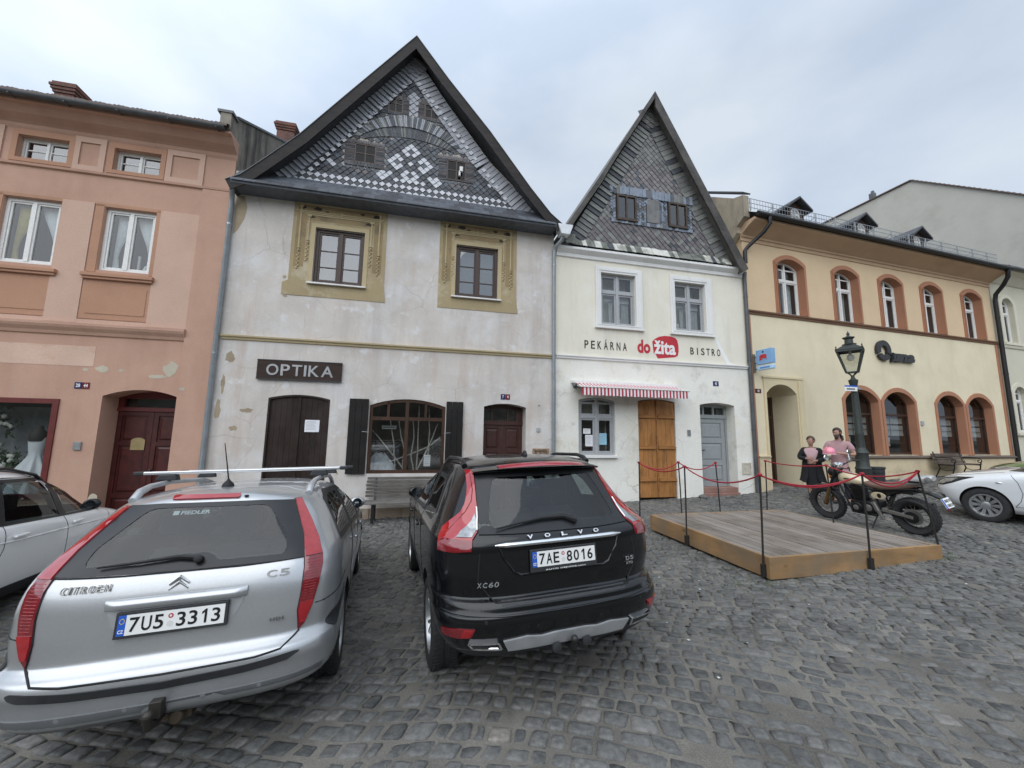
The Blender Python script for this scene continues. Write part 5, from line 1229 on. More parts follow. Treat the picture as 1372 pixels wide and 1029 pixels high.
# ------------------------------------------------------------------ cars: a lofted shell cut open for windows and wheels, panels laid on it
def pchip(xs, ys, x):
    xs = np.asarray(xs, float); ys = np.asarray(ys, float); h = np.diff(xs); dl = np.diff(ys)/h; m = np.zeros_like(ys)
    for i in range(1, len(xs)-1):
        if dl[i-1]*dl[i] > 0: w1 = 2*h[i]+h[i-1]; w2 = h[i]+2*h[i-1]; m[i] = (w1+w2)/(w1/dl[i-1]+w2/dl[i])
    m[0] = dl[0]; m[-1] = dl[-1]
    k = np.clip(np.searchsorted(xs, x)-1, 0, len(xs)-2); t = (x-xs[k])/h[k]
    return (2*t**3-3*t**2+1)*ys[k]+(t**3-2*t**2+t)*h[k]*m[k]+(-2*t**3+3*t**2)*ys[k+1]+(t**3-t**2)*h[k]*m[k+1]
def shell(rows, sub=5, na=15, ns=7):
    """rows: (z, half width, rear y, front y, rear length, rear power, front length, front power), floor to roof; horizontal rings"""
    Rw = np.array(rows, float); n = len(Rw); s = np.arange(n); ss = np.linspace(0, n-1, (n-1)*sub+1)
    P = np.stack([pchip(s, Rw[:, k], ss) for k in range(8)], 1)
    rings = []
    for z, w_, yr, yf, lr, nr, lf, nf in P:
        Lt = yf-yr; lr = min(lr, Lt*.48); lf = min(lf, Lt*.48); half = []
        for i in range(na+1):
            t = math.pi/2*i/na; half.append((w_*math.sin(t)**(2/nr), yr+lr*(1-max(0, math.cos(t))**(2/nr))))
        y0, y1 = yr+lr, yf-lf
        for i in range(1, ns): half.append((w_, y0+(y1-y0)*i/ns))
        for i in range(na, -1, -1):
            t = math.pi/2*i/na; half.append((w_*math.sin(t)**(2/nf), yf-lf*(1-max(0, math.cos(t))**(2/nf))))
        ring = [(x, y, z) for x, y in half]+[(-x, y, z) for x, y in half[-2:0:-1]]
        rings.append(ring)
    mb = MB(); mb.grid(rings, close=True); m = len(rings[0])
    c0 = (0, (P[0, 2]+P[0, 3])/2, P[0, 0]); b = len(mb.v); mb.v.append(c0)
    for k in range(m): mb.f.append((b, (k+1) % m, k)); mb.m.append(0)
    top = (len(rings)-1)*m; b = len(mb.v); mb.v.append((0, (P[-1, 2]+P[-1, 3])/2, P[-1, 0]+.001))
    for k in range(m): mb.f.append((b, top+k, top+(k+1) % m)); mb.m.append(0)
    return mb
def tmp_obj(mb):
    me = mb.mesh('tmp', []); fixnormals(me); o = bpy.data.objects.new('tmp', me); COL.objects.link(o); return o
def cut(base, cutters, slot=1):
    """boolean difference; faces made by the cutters take material slot 1"""
    for c in cutters:
        me = c.data
        while len(me.materials) < 2: me.materials.append(None)
        me.polygons.foreach_set('material_index', [slot]*len(me.polygons))
        md = base.modifiers.new('b', 'BOOLEAN'); md.operation = 'DIFFERENCE'; md.object = c; md.solver = 'MANIFOLD'
    dg = bpy.context.evaluated_depsgraph_get(); me = bpy.data.meshes.new_from_object(base.evaluated_get(dg))
    for o in list(cutters)+[base]: bpy.data.objects.remove(o)
    return me
def bvh_of(mb): return BVHTree.FromPolygons([Vector(v) for v in mb.v], mb.f)
class Car:
    def __init__(s, name, label, rows, paint, pos, heading, pitch=0, roll=0, cat='car', group=None):
        mat = Matrix.Translation(pos) @ Matrix.Rotation(heading, 4, 'Z') @ Matrix.Rotation(pitch, 4, 'X') @ Matrix.Rotation(roll, 4, 'Y')
        s.root = thing(name, label, cat, matrix=mat, group=group); s.rows = rows; s.mb = shell(rows); s.bvh = bvh_of(s.mb); s.paint = paint
    def hit(s, o, d):
        r = s.bvh.ray_cast(Vector(o), Vector(d).normalized()); return r[0], r[1]
    def proj(s, p, view, off=0.0):
        """lay a 2-D point on the shell. views: rear (x,z), front (x,z), left/right (y,z), top (x,y), or ('yaw', angle) : looking from behind turned by angle"""
        a, b = p
        if view == 'rear': o, d = (a, -3, b), (0, 1, 0)
        elif view == 'front': o, d = (a, 9, b), (0, -1, 0)
        elif view == 'left': o, d = (-4, a, b), (1, 0, 0)
        elif view == 'right': o, d = (4, a, b), (-1, 0, 0)
        elif view == 'top': o, d = (a, b, 4), (0, 0, -1)
        else:
            t = view[1]; D = Vector((-math.sin(t), math.cos(t), 0)); X = Vector((math.cos(t), math.sin(t), 0)); c = Vector(view[2]) if len(view) > 2 else Vector((0, 0, 0)); o = c+X*a-D*5+Vector((0, 0, b)); d = D
        h, n = s.hit(o, d)
        if h is None: return None, None
        if n.dot(Vector(d)) > 0: n = -n
        return h+n*off, n
    def patch(s, name, outline, view, mat, off=.004, th=.012, holes=(), res=.045, parent=None, smooth=60, crown=0):
        """panel following the shell: outline in the view's plane"""
        def dens(poly):
            out = []
            for i in range(len(poly)):
                a, b = Vector(poly[i]), Vector(poly[(i+1) % len(poly)]); n = max(1, int((b-a).length/res))
                for k in range(n): out.append(tuple(a+(b-a)*k/n))
            return out
        O = dens(outline); Hs = [dens(h) for h in holes]
        xs = [p[0] for p in O]; zs = [p[1] for p in O]; ext = []
        x = min(xs)+res*.5
        while x < max(xs):
            z = min(zs)+res*.5
            while z < max(zs):
                if inside((x, z), O) and not any(inside((x, z), h) for h in Hs) and min((x-q[0])**2+(z-q[1])**2 for q in O) > (res*.45)**2: ext.append((x, z))
                z += res
            x += res
        V, T = cdt(O, Hs, ext); P = []; last = None
        for v in V:
            h, n = s.proj(v, view); q = 1.0
            while h is None and view in ('rear', 'front') and q > .8: q -= .01; h, n = s.proj((v[0]*q, v[1]), view)
            if h is None: h, n = last if last else (Vector((0, 0, 0)), Vector((0, -1, 0)))
            last = (h, n); P.append((h, n))
        mb = MB(); nv = len(V)
        mb.add([h+n*off for h, n in P]+[h+n*(off-th) for h, n in P], list(T))
        ed = {}
        for t in T:
            for i in range(3):
                a, b = t[i], t[(i+1) % 3]; ed[(a, b)] = 1
        for (a, b) in ed:
            if (b, a) not in ed: mb.f.append((b, a, a+nv, b+nv)); mb.m.append(0)
        o = obj(name, mb, mat, parent=parent or s.root, smooth=smooth, fix=True); return o
    def seam(s, name, lines, view, mat, r=.0035, off=.0, parent=None, res=.03):
        mb = MB()
        for ln in lines:
            P = []
            for i in range(len(ln)-1):
                a, b = Vector(ln[i]), Vector(ln[i+1]); n = max(1, int((b-a).length/res))
                for k in range(n+(i == len(ln)-2)):
                    h, nn = s.proj(tuple(a+(b-a)*k/n), view, off)
                    if h is not None: P.append(h)
            run = []
            for p in P:
                if run and (p-run[-1]).length > .16:
                    if len(run) > 1: mb.tube(run, r, 6)
                    run = []
                run.append(p)
            if len(run) > 1: mb.tube(run, r, 6)
        return obj(name, mb, mat, parent=parent or s.root, smooth=60)
    def body(s, wheels, wr, inner, sides=(), rear=None, front=None, slotmat=None, name='body', wdepth=.3, archw=None):
        base = tmp_obj(s.mb); base.data.materials.append(s.paint); base.data.materials.append(slotmat)
        cs = []
        cs.append(tmp_obj(shell(inner, sub=3, na=8, ns=4)))
        for poly in sides:
            m = MB(); n = len(poly); m.add([(-3, y, z) for y, z in poly]+[(3, y, z) for y, z in poly], [list(range(n)), list(range(2*n-1, n-1, -1))]+[(i, i+n, (i+1) % n+n, (i+1) % n) for i in range(n)]); cs.append(tmp_obj(m))
        if rear: m = MB(); m.prism(rear[0], -1, rear[1]); cs.append(tmp_obj(m))
        if front: m = MB(); m.prism(front[0], front[1], 8); cs.append(tmp_obj(m))
        for y, z in wheels:
            for sx in (-1, 1):
                m = MB(); m.lathe([(archw or wr*1.13, 0), (archw or wr*1.13, wdepth+1)], (sx*(s.halfw-wdepth), y, z+.015), (sx, 0, 0), 40); cs.append(tmp_obj(m))
        me = cut(base, cs)
        me.polygons.foreach_set('use_smooth', [True]*len(me.polygons)); me.set_sharp_from_angle(angle=R(33))
        o = bpy.data.objects.new(name, me); COL.objects.link(o); o.parent = s.root
        return o
    def wheel(s, x, y, z, r, rim, spokes, tyre, rimmat, width=.225, sx=1, steer=0, design=0):
        """sx: +1 outer face towards +x"""
        W = bpy.data.objects.new('wheel', None); COL.objects.link(W); W.parent = s.root; W.location = (x, y, z); W.rotation_euler = (0, 0, (math.pi if sx < 0 else 0)+steer)
        W.empty_display_size = .1
        h = width/2; mb = MB()
        mb.lathe([(rim-.01, -h*.8), (rim+.02, -h*.95), (r-.05, -h), (r-.012, -h*.86), (r, -h*.62), (r, -.02), (r-.007, -.016), (r-.007, .016), (r, .02), (r, h*.62), (r-.012, h*.86), (r-.05, h), (rim+.02, h*.95), (rim-.01, h*.8)], axis=(1, 0, 0), n=56, cap=False)
        n = 60
        for k in range(n):      # tread blocks
            a = 2*math.pi*k/n; c, q = math.cos(a), math.sin(a)
            for u0, u1 in ((-h*.8, -h*.35), (h*.35, h*.8)):
                t = Vector((0, -q, c)); rr = Vector((0, c, q)); ctr = rr*(r-.0005)
                mb.bar(ctr+Vector((u0, 0, 0))+t*.004, ctr+Vector((u1, 0, 0))-t*.004, .020, .008, up=rr)
        obj('tyre', mb, tyre, parent=W, smooth=35)
        mb = MB(); mb.lathe([(rim+.004, h*.82), (rim+.012, h*.92), (rim-.012, h*.90), (rim-.03, h*.55), (rim-.05, -h*.6), (rim-.02, -h*.9)], axis=(1, 0, 0), n=48, cap=False)
        hub = .052; mb.lathe([(hub+.02, h*.3), (hub+.015, h*.62), (hub*.7, h*.70), (.008, h*.71)], axis=(1, 0, 0), n=24)
        for k in range(spokes):
            a = 2*math.pi*k/spokes; tl = [0] if design == 0 else ([-.13, .13] if design == 1 else [-.09, .09])
            for dt in tl:
                a0, a1 = a+dt*.5, a+dt*(1.5 if design == 1 else 1)
                p = Vector((h*.60, math.cos(a0)*hub, math.sin(a0)*hub)); q = Vector((h*.78, math.cos(a1)*(rim-.005), math.sin(a1)*(rim-.005)))
                t = Vector((0, -math.sin(a), math.cos(a))); w0, w1 = (.030, .042) if design == 0 else (.018, .022)
                V = [p+t*w0-Vector((.02, 0, 0)), p-t*w0-Vector((.02, 0, 0)), q-t*w1*.8-Vector((.03, 0, 0)), q+t*w1*.8-Vector((.03, 0, 0)), p+t*w0*.8, p-t*w0*.8, q-t*w1*.6, q+t*w1*.6]
                mb.add(V, [(0, 1, 2, 3), (7, 6, 5, 4), (0, 4, 5, 1), (1, 5, 6, 2), (2, 6, 7, 3), (3, 7, 4, 0)])
        obj('rim', mb, rimmat, parent=W, smooth=40)
        mb = MB(); mb.lathe([(rim*.72, -h*.1), (rim*.72, -h*.02), (.05, .0)], axis=(1, 0, 0), n=24); obj('brake_disc', mb, M['brake'], parent=W, smooth=40)
        return W
def badges(c, items, mat, off=.010, name='badge_letter', view='rear', **k):
    """raised letters set one by one on the tail: (text, x0, x1, z0, z1)"""
    for txt, x0, x1, z0, z1 in items:
        h0, _ = c.proj((x0, (z0+z1)/2), view); h1, _ = c.proj((x1, (z0+z1)/2), view); hb, _ = c.proj(((x0+x1)/2, z0), view); ht, _ = c.proj(((x0+x1)/2, z1), view); hm, _ = c.proj(((x0+x1)/2, (z0+z1)/2), view)
        o = lettering(name, txt, 0, math.hypot(x1-x0, h1.y-h0.y), 0, z1-z0, 0, mat, c.root, .003, **k)
        o.location = (x0, min(h0.y, hb.y)-off, z0); o.rotation_euler = (-math.atan2(ht.y-hb.y, z1-z0), 0, math.atan2(h1.y-h0.y, x1-x0))
def word(c, txt, x0, x1, z0, z1, mat, gap=.25, narrow='I', **k):
    n = len(txt); ws = [.35 if ch in narrow else 1.0 for ch in txt]; tot = sum(ws)+gap*(n-1); u = (x1-x0)/tot; x = x0; it = []
    for ch, w_ in zip(txt, ws): it.append((ch, x, x+w_*u, z0, z1)); x += (w_+gap)*u
    badges(c, it, mat, **k)
def ring2d(poly, t):
    """rough inset of a polygon by t"""
    n = len(poly); out = []
    A = sum(poly[i][0]*poly[(i+1) % n][1]-poly[(i+1) % n][0]*poly[i][1] for i in range(n)); sg = 1 if A > 0 else -1
    for i in range(n):
        p0, p, p1 = Vector(poly[i-1]), Vector(poly[i]), Vector(poly[(i+1) % n]); a = (p-p0).normalized(); b = (p1-p).normalized()
        na = Vector((-a.y, a.x))*sg; nb = Vector((-b.y, b.x))*sg; m = na+nb
        m = m/max(.35, m.dot(na)) if m.length > 1e-6 else na
        out.append(tuple(p+m*t))
    return out
def roundpoly(poly, r, n=5):
    out = []; m = len(poly)
    rs = r if isinstance(r, (list, tuple)) else [r]*m
    for i in range(m):
        p0, p, p1 = Vector(poly[i-1]), Vector(poly[i]), Vector(poly[(i+1) % m]); rr = min(rs[i], (p0-p).length*.45, (p1-p).length*.45)
        a = p+(p0-p).normalized()*rr; b = p+(p1-p).normalized()*rr
        if rr < 1e-4: out.append(tuple(p)); continue
        for k in range(n+1): t = k/n; out.append(tuple(a*(1-t)**2+p*2*t*(1-t)+b*t*t))
    return out
def mirror(poly): return [(-x, z) for x, z in poly][::-1]
M['tyre'] = simple('tyre_rubber', (.022, .022, .023), .8, var=.3, scale=20)
M['brake'] = simple('brake_steel', (.10, .095, .09), .5, .6)
M['alloy'] = simple('alloy_rim', (.48, .49, .50), .32, .8, var=.08)
M['trim'] = simple('black_plastic_trim', (.025, .026, .028), .55, var=.15, scale=20)
M['gap'] = simple('panel_gap_black', (.006, .006, .007), .7)
M['well'] = simple('dark_wheel_well', (.010, .010, .011), .9)
M['frit'] = simple('black_glass_border', (.016, .017, .019), .3, coat=0, spec=.35)
M['chrome'] = simple('chrome', (.75, .76, .77), .10, 1.0, var=.02)
M['mirror'] = simple('dark_mirror', (.05, .055, .06), .1, .9)
M['seatcloth'] = simple('grey_seat_cloth', (.09, .092, .098), .9)
M['cabin'] = simple('car_cabin', (.028, .029, .031), .9)
M['carglass'] = glass('car_window_glass', (.66, .74, .74), 1.58, .15, wavy=0)
M['darkglass'] = glass('dark_car_glass', (.36, .41, .40), 1.65, .3, wavy=0)
M['redlamp'] = tinted('red_lamp_lens', (.32, .009, .014), .06, .9, var=.15)
M['redlamp_d'] = tinted('dark_red_lamp_lens', (.17, .008, .013), .12, .9, var=.2)
M['clearlamp'] = simple('clear_lamp', (.30, .305, .31), .12, .55, var=.25, scale=40, coat=1)
M['plate_w'] = simple('plate_white', (.78, .78, .76), .35, var=.03, coat=.2); M['plate_b'] = simple('plate_blue', (.02, .10, .48), .4, var=.05); M['ink'] = simple('black_ink', (.008, .008, .009), .4)
M['yellow'] = simple('star_yellow', (.8, .6, .05), .5)
def plate(car, cx, y, z, tilt, text, parent, extra=None, border=.014, frame_bottom=0.0):
    """number plate 520 x 110 mm with blue band, registration and two stickers; local frame x right, z up, faces -y"""
    P = bpy.data.objects.new('number_plate', None); COL.objects.link(P); P.parent = parent; P.location = (cx, y, z); P.rotation_euler = (-tilt, 0, 0); P.empty_display_size = .1
    m = MB(); m.box(-.26-border, .26+border, -.004, .018, -.055-border-frame_bottom, .055+border); obj('plate_frame', m, M['trim'], parent=P, bevel=.004)
    m = MB(); m.box(-.222, .258, -.0065, -.002, -.053, .053); obj('plate_face', m, M['plate_w'], parent=P)
    m = MB(); m.box(-.259, -.222, -.0064, -.002, -.053, .053); obj('blue_band', m, M['plate_b'], parent=P)
    a, b = text
    def put(txt, x0, x1, z0, z1, mat, name='plate_text', **k): return lettering(name, txt, x0, x1, z0, z1, -.0068, mat, P, .0012, **k)
    xs = -.205
    for i, ch in enumerate(a): w_ = .046; put(ch, xs+i*.057, xs+i*.057+w_, -.038, .038, M['ink'], bold=.014)
    xs = .018
    for i, ch in enumerate(b):
        x = xs+i*.058
        if ch == '1':
            m = MB(); m.prism([(x+.022, -.038), (x+.034, -.038), (x+.034, .038), (x+.025, .038), (x+.008, .022), (x+.008, .010), (x+.022, .021)], -.008, -.006); obj('plate_text', m, M['ink'], parent=P)
        else: put(ch, x, x+.044, -.038, .038, M['ink'], bold=.014)
    put('CZ', -.254, -.228, -.040, -.022, M['plate_w'], bold=.02)
    m = MB()
    for k in range(12): t = 2*math.pi*k/12; m.lathe([(.0022, 0), (.0022, .001)], (-.2405+.011*math.cos(t), -.0066, .022+.013*math.sin(t)), (0, -1, 0), 6)
    obj('stars', m, M['yellow'], parent=P)
    m = MB(); m.lathe([(.013, 0), (.013, .001), (.006, .001)], (-.012, -.0066, .024), (0, -1, 0), 14); obj('red_sticker', m, simple('sticker_red', (.42, .04, .05), .5), parent=P)
    m = MB(); m.lathe([(.006, 0), (.006, .0018)], (-.012, -.0066, .024), (0, -1, 0), 12); obj('sticker_centre', m, M['plate_w'], parent=P)
    m = MB(); m.lathe([(.016, 0), (.016, .001)], (-.012, -.0066, -.018), (0, -1, 0), 16); obj('grey_sticker', m, simple('sticker_grey', (.60, .60, .58), .5), parent=P)
    if extra: put(extra, -.16, .17, -.055-border-frame_bottom+.006, -.055-border-.004, M['plate_w'], bold=.01)
    return P
def seats(car, rows, w=.5, z=.55, top=1.18):
    for y, xs in rows:
        for x in xs:
            m = MB(); m.box(x-w/2, x+w/2, y, y+.5, z-.2, z+.08); m.bar((x, y+.05, z), (x, y-.12, top-.2), w*.92, .16, up=(0, 1, 0)); m.bar((x, y-.10, top-.18), (x, y-.13, top), .06, .05, up=(0, 1, 0)); m.box(x-.13, x+.13, y-.20, y-.08, top-.06, top+.12)
            obj('seat', m, M['seatcloth'], parent=car.root, bevel=.035, seg=3)
def mirror_part(car, x, y, z, mat, s):
    """s=+1 right side; housing on a stalk"""
    m = MB(); m.ball((x+s*.10, y, z), .105, 14, 10, (1.0, .62, .72)); m.bar((x-s*.05, y, z-.05), (x+s*.06, y, z-.03), .06, .05)
    o = obj('wing_mirror', m, mat, parent=car.root, smooth=50)
    g = MB(); g.lathe([(.062, 0), (.06, .004)], (x+s*.105, y-.058, z), (0, -1, 0), 16); obj('mirror_glass', g, M['mirror'], parent=o)
    return o
# ------------------------------------------------------------------ silver estate car, nearest on the left
def build_silver_estate():
    paint = simple('silver_paint', (.43, .44, .45), .30, .62, var=.03, scale=60, coat=.8, coatr=.05)
    rows = [ # z, w, yr, yf, lr, nr, lf, nf
        (.30, .74, .20, 4.60, .6, 4.2, .8, 3), (.345, .83, .08, 4.70, .6, 4.2, .8, 3), (.40, .865, .040, 4.76, .6, 4.2, .9, 2.8), (.49, .882, .02, 4.80, .6, 4.2, .9, 2.6), (.555, .888, .0, 4.82, .6, 4.2, .9, 2.6),
        (.60, .888, .012, 4.80, .6, 4.2, .9, 2.6), (.625, .886, .045, 4.78, .6, 4.1, .9, 2.6), (.66, .884, .075, 4.74, .62, 4.0, .9, 2.6), (.80, .888, .09, 4.62, .6, 4.4, .9, 2.6), (.93, .885, .105, 4.2, .6, 4.5, .9, 2.6),
        (1.03, .872, .13, 3.75, .62, 4.5, .9, 2.5), (1.10, .856, .165, 3.45, .65, 4.4, .9, 2.5), (1.22, .802, .265, 3.1, .7, 4.2, .9, 2.4), (1.36, .73, .405, 2.72, .7, 4.0, .9, 2.4), (1.45, .672, .49, 2.45, .75, 3.7, .9, 2.4),
        (1.485, .632, .525, 2.3, .8, 3.2, .9, 2.4), (1.515, .53, .575, 2.15, .9, 2.6, .9, 2.4), (1.54, .40, .70, 1.95, .8, 2.4, .7, 2.3), (1.552, .2, .95, 1.7, .4, 2.2, .4, 2.2)]
    c = Car('silver_estate_car', 'silver estate car with roof bars seen from behind, tow hitch under its bumper', rows, paint, (-1.935, 2.334, -.062), R(18.35), R(-3.07), R(-1.0), 'car')
    c.halfw = .885
    inner = [(.62, .76, .25, 4.3, .5, 3, .8, 3), (1.0, .80, .22, 3.6, .5, 3, .8, 2.6), (1.12, .77, .25, 3.35, .5, 3, .8, 2.6), (1.36, .64, .47, 2.68, .5, 3, .8, 2.5), (1.46, .57, .56, 2.4, .5, 3, .8, 2.5), (1.50, .45, .64, 2.2, .5, 3, .7, 2.4)]
    gl = [(-.655, 1.10), (0, 1.086), (.655, 1.088), (.618, 1.22), (.56, 1.335), (.505, 1.44), (.30, 1.452), (-.30, 1.460), (-.505, 1.452), (-.56, 1.345), (-.618, 1.23)]
    clear = roundpoly([(-.535, 1.135), (-.12, 1.125), (-.06, 1.165), (.10, 1.165), (.16, 1.12), (.545, 1.118), (.53, 1.22), (.36, 1.425), (-.36, 1.437), (-.53, 1.22)], [.05, .02, .03, .03, .02, .06, .03, .06, .06, .03])
    side = [[(.62, 1.135), (1.45, 1.105), (1.50, 1.44), (.98, 1.455), (.80, 1.40)], [(1.53, 1.10), (2.38, 1.055), (2.20, 1.405), (1.58, 1.44)], [(2.44, 1.05), (3.28, 1.03), (2.72, 1.29), (2.30, 1.39)]]
    fr = [(-.62, 1.12), (.62, 1.12), (.55, 1.42), (-.55, 1.42)]
    B = c.body([(.99, .325), (3.74, .325)], .325, inner, sides=[ring2d(p, .03) for p in side], rear=(clear, .9), front=(fr, 2.3), slotmat=M['well'])
    c.patch('rear_window', gl, 'rear', M['carglass'], off=.006, th=.004, res=.06)
    fritm = c.patch('window_border', gl, 'rear', M['frit'], off=.008, th=.012, holes=[ring2d(clear, .004)], res=.045)
    for sx, nm in ((1, 'right'), (-1, 'left')):
        for p in side:
            c.patch('side_window', p, nm, M['darkglass'], off=.004, th=.004, res=.12)
            c.patch('window_seal', ring2d(p, -.022), nm, M['frit'], off=.007, th=.012, holes=[ring2d(p, .016)], res=.09)
    c.patch('windscreen', ring2d(fr, -.02), 'front', M['carglass'], off=.004, th=.004, res=.15)
    # rear lamps: tall blades beside the window
    lamp = [(.66, .665), (.690, .70), (.728, .80), (.755, .92), (.768, 1.03), (.758, 1.09), (.72, 1.18), (.655, 1.29), (.59, 1.385), (.545, 1.448), (.505, 1.448), (.565, 1.33), (.62, 1.22), (.655, 1.095), (.665, 1.03), (.662, .90), (.648, .78)]
    def band(poly, z0, z1):
        out = []
        n = len(poly)
        for i in range(n):
            a, b = poly[i], poly[(i+1) % n]; ia = z0 <= a[1] <= z1
            if ia: out.append(a)
            for zc in ((z0, z1) if a[1] < b[1] else (z1, z0)):
                if (a[1]-zc)*(b[1]-zc) < 0: t = (zc-a[1])/(b[1]-a[1]); out.append((a[0]+(b[0]-a[0])*t, zc))
        return out
    for s in (1, -1):
        P = lamp if s > 0 else mirror(lamp)
        LM = c.patch('tail_lamp', P, 'rear', M['redlamp_d'], off=.010, th=.02, res=.035)
        up = band(lamp, 1.085, 1.44); up = up if s > 0 else mirror(up)
        c.patch('brake_light', ring2d(up, .004), 'rear', M['redlamp'], off=.016, th=.012, res=.035, parent=LM)
        dn = band(lamp, .70, .83); dn = dn if s > 0 else mirror(dn)
        c.patch('lower_light', ring2d(dn, .004), 'rear', M['redlamp'], off=.016, th=.012, res=.03, parent=LM)
        mid = [[(-.0, z), (1, z)] for z in np.arange(.85, 1.08, .017)]
        c.seam('lens_rib', [[(s*(.674), z), (s*(.728+.022*(z-.85)/.2), z)] for z in np.arange(.845, 1.08, .016)], 'rear', M['redlamp'], r=.002, off=.0095, parent=LM)
        c.seam('lamp_gap', [P+[P[0]]], 'rear', M['gap'], r=.0045, off=.002, parent=LM)
    # tailgate seams, badge, grip, number plate recess
    tg = [(-.665, .66), (-.635, .635), (-.58, .60), (-.45, .585), (0, .578), (.45, .585), (.58, .60), (.635, .635), (.665, .66)]
    c.seam('tailgate_gap', [tg], 'rear', M['gap'], r=.006, off=.0)
    c.seam('tailgate_edge', [[(-.66, 1.095), (-.3, 1.085), (.3, 1.082), (.66, 1.092)]], 'rear', M['gap'], r=.005, off=.003)
    rec = [(-.33, .905), (-.335, .955), (.345, .955), (.345, .905), (.315, .83), (.27, .785), (.22, .765), (-.20, .765), (-.25, .785), (-.30, .83)]
    RC = c.patch('plate_recess', rec, 'rear', simple('silver_recess', (.40, .41, .42), .35, .5), off=.003, th=.006, res=.05)
    gm = MB(); prof = [(.0, .0), (-.030, .006), (-.038, .022), (-.034, .042), (-.012, .056), (.0, .058)]
    xs = np.linspace(-.345, .36, 25); R_ = []
    for i, x in enumerate(xs):
        h, n_ = c.proj((x, .915), 'rear'); k = min(1, .25+min(i, 24-i)*.5); R_.append([(x, h.y+d*k, .915+z) for d, z in prof])
    gm.grid(R_); gm.add(R_[0], [list(range(6))]); gm.add(R_[-1], [list(range(6))]); obj('tailgate_grip', gm, paint, parent=c.root, smooth=50)
    h, n_ = c.proj((0, .84), 'rear'); plate(c, .0, h.y-.022, .838, R(4), ('7U5', '3313'), c.root)
    # badge letters laid on the tailgate
    def badge(txt, x0, x1, z0, z1, mat=M['chrome'], off=.007, name='badge_letter', **k):
        h0, _ = c.proj((x0, (z0+z1)/2), 'rear'); h1, _ = c.proj((x1, (z0+z1)/2), 'rear'); hb, _ = c.proj(((x0+x1)/2, z0), 'rear'); ht, _ = c.proj(((x0+x1)/2, z1), 'rear')
        o = lettering(name, txt, 0, math.hypot(x1-x0, h1.y-h0.y), 0, z1-z0, 0, mat, c.root, .003, **k)
        o.location = (h0.x, h0.y-off, z0); o.rotation_euler = (-math.atan2(ht.y-hb.y, z1-z0), 0, math.atan2(h1.y-h0.y, h1.x-h0.x)); return o
    gm_ = simple('grey_chrome', (.22, .215, .20), .3, .8)
    word(c, 'CITROËN', -.580, -.345, 1.018, 1.058, gm_, gap=.42, bold=.004); word(c, 'C5', .455, .585, 1.002, 1.045, gm_, bold=.014); word(c, 'HDI', .50, .575, .748, .766, gm_, bold=.01)
    m = MB()
    for zz in (0, .030):
        h, n_ = c.proj((-.01, 1.02), 'rear')
        m.prism([(-.06, .985+zz), (-.01, 1.025+zz), (.04, .985+zz), (.04, .999+zz), (-.01, 1.039+zz), (-.06, .999+zz)], h.y-.012, h.y+.01)
    obj('chevron_badge', m, M['chrome'], parent=c.root, bevel=.002)
    for txt, x0, x1, z, s in (('FIEDLER', -.17, .0, 1.405, .5),):
        h0, _ = c.proj((x0, z), 'rear'); hb, _ = c.proj((x0, z-.02), 'rear'); ht, _ = c.proj((x0, z+.02), 'rear')
        o = lettering('window_sticker', txt, 0, x1-x0, 0, .03, 0, simple('white_sticker', (.6, .62, .62), .6), c.root, .001, bold=.02); o.location = (x0, h0.y-.012, z-.015); o.rotation_euler = (-math.atan2(ht.y-hb.y, .04), 0, 0)
        q = MB(); q.box(-.045, -.012, -.001, .001, 0, .032); o2 = obj('window_sticker', q, simple('white_sticker', (.6, .62, .62), .6), parent=c.root); o2.location = o.location; o2.rotation_euler = o.rotation_euler
    # bumper rubbing strips, tow cover, lower lip, sensors
    rs = roundpoly([(-.66, .55), (-.62, .535), (-.40, .515), (0, .500), (.40, .515), (.62, .535), (.69, .57), (.66, .575), (.40, .556), (0, .542), (-.40, .556), (-.66, .578), (-.68, .57)], .012, 3)
    c.patch('bumper_strip', rs, 'rear', M['trim'], off=.008, th=.014, res=.05)
    for s in (1, -1):
        pv = roundpoly([(.22, .635), (.28, .60), (.44, .66), (.60, .76), (.60, .79), (.42, .745), (.25, .69)], .03)
        c.patch('bumper_strip', pv if s > 0 else pv, 'right' if s > 0 else 'left', M['trim'], off=.008, th=.016, res=.04)
        c.seam('bumper_gap', [[(.0+.2, .80), (.45, .845), (.68, .86)], ], 'right' if s > 0 else 'left', M['gap'], r=.004, off=0)
        c.seam('lamp_foot_gap', [[(s*.745, .80), (s*.80, .80)]], 'rear', M['gap'], r=.004, off=0)
    lip = [(-.862, .43), (-.80, .435), (-.5, .432), (0, .425), (.5, .432), (.80, .435), (.862, .43), (.845, .36), (.74, .322), (0, .312), (-.74, .322), (-.845, .36)]
    c.patch('bumper_lip', lip, 'rear', simple('dark_grey_lip', (.15, .155, .16), .45), off=.006, th=.012, res=.06)
    for x in (-.45, -.16, .2, .48):
        h, n_ = c.proj((x, .418), 'rear'); q = MB(); q.lathe([(.014, 0), (.014, .004), (.01, .005)], h-n_*-.001, n_, 14); obj('parking_sensor', q, simple('sensor_grey', (.27, .28, .285), .4, .4), parent=c.root, smooth=40)
    q = MB(); q.box(-.035, .025, -.015, .10, .36, .45); q.tube([(-.01, .2, .34), (-.01, .02, .33), (-.01, -.05, .345), (-.01, -.07, .40)], .022, 10); q.ball((-.01, -.07, .41), .027, 12, 8)
    obj('tow_hitch', q, simple('dark_hitch', (.045, .04, .035), .5, .5), parent=c.root, bevel=.006)
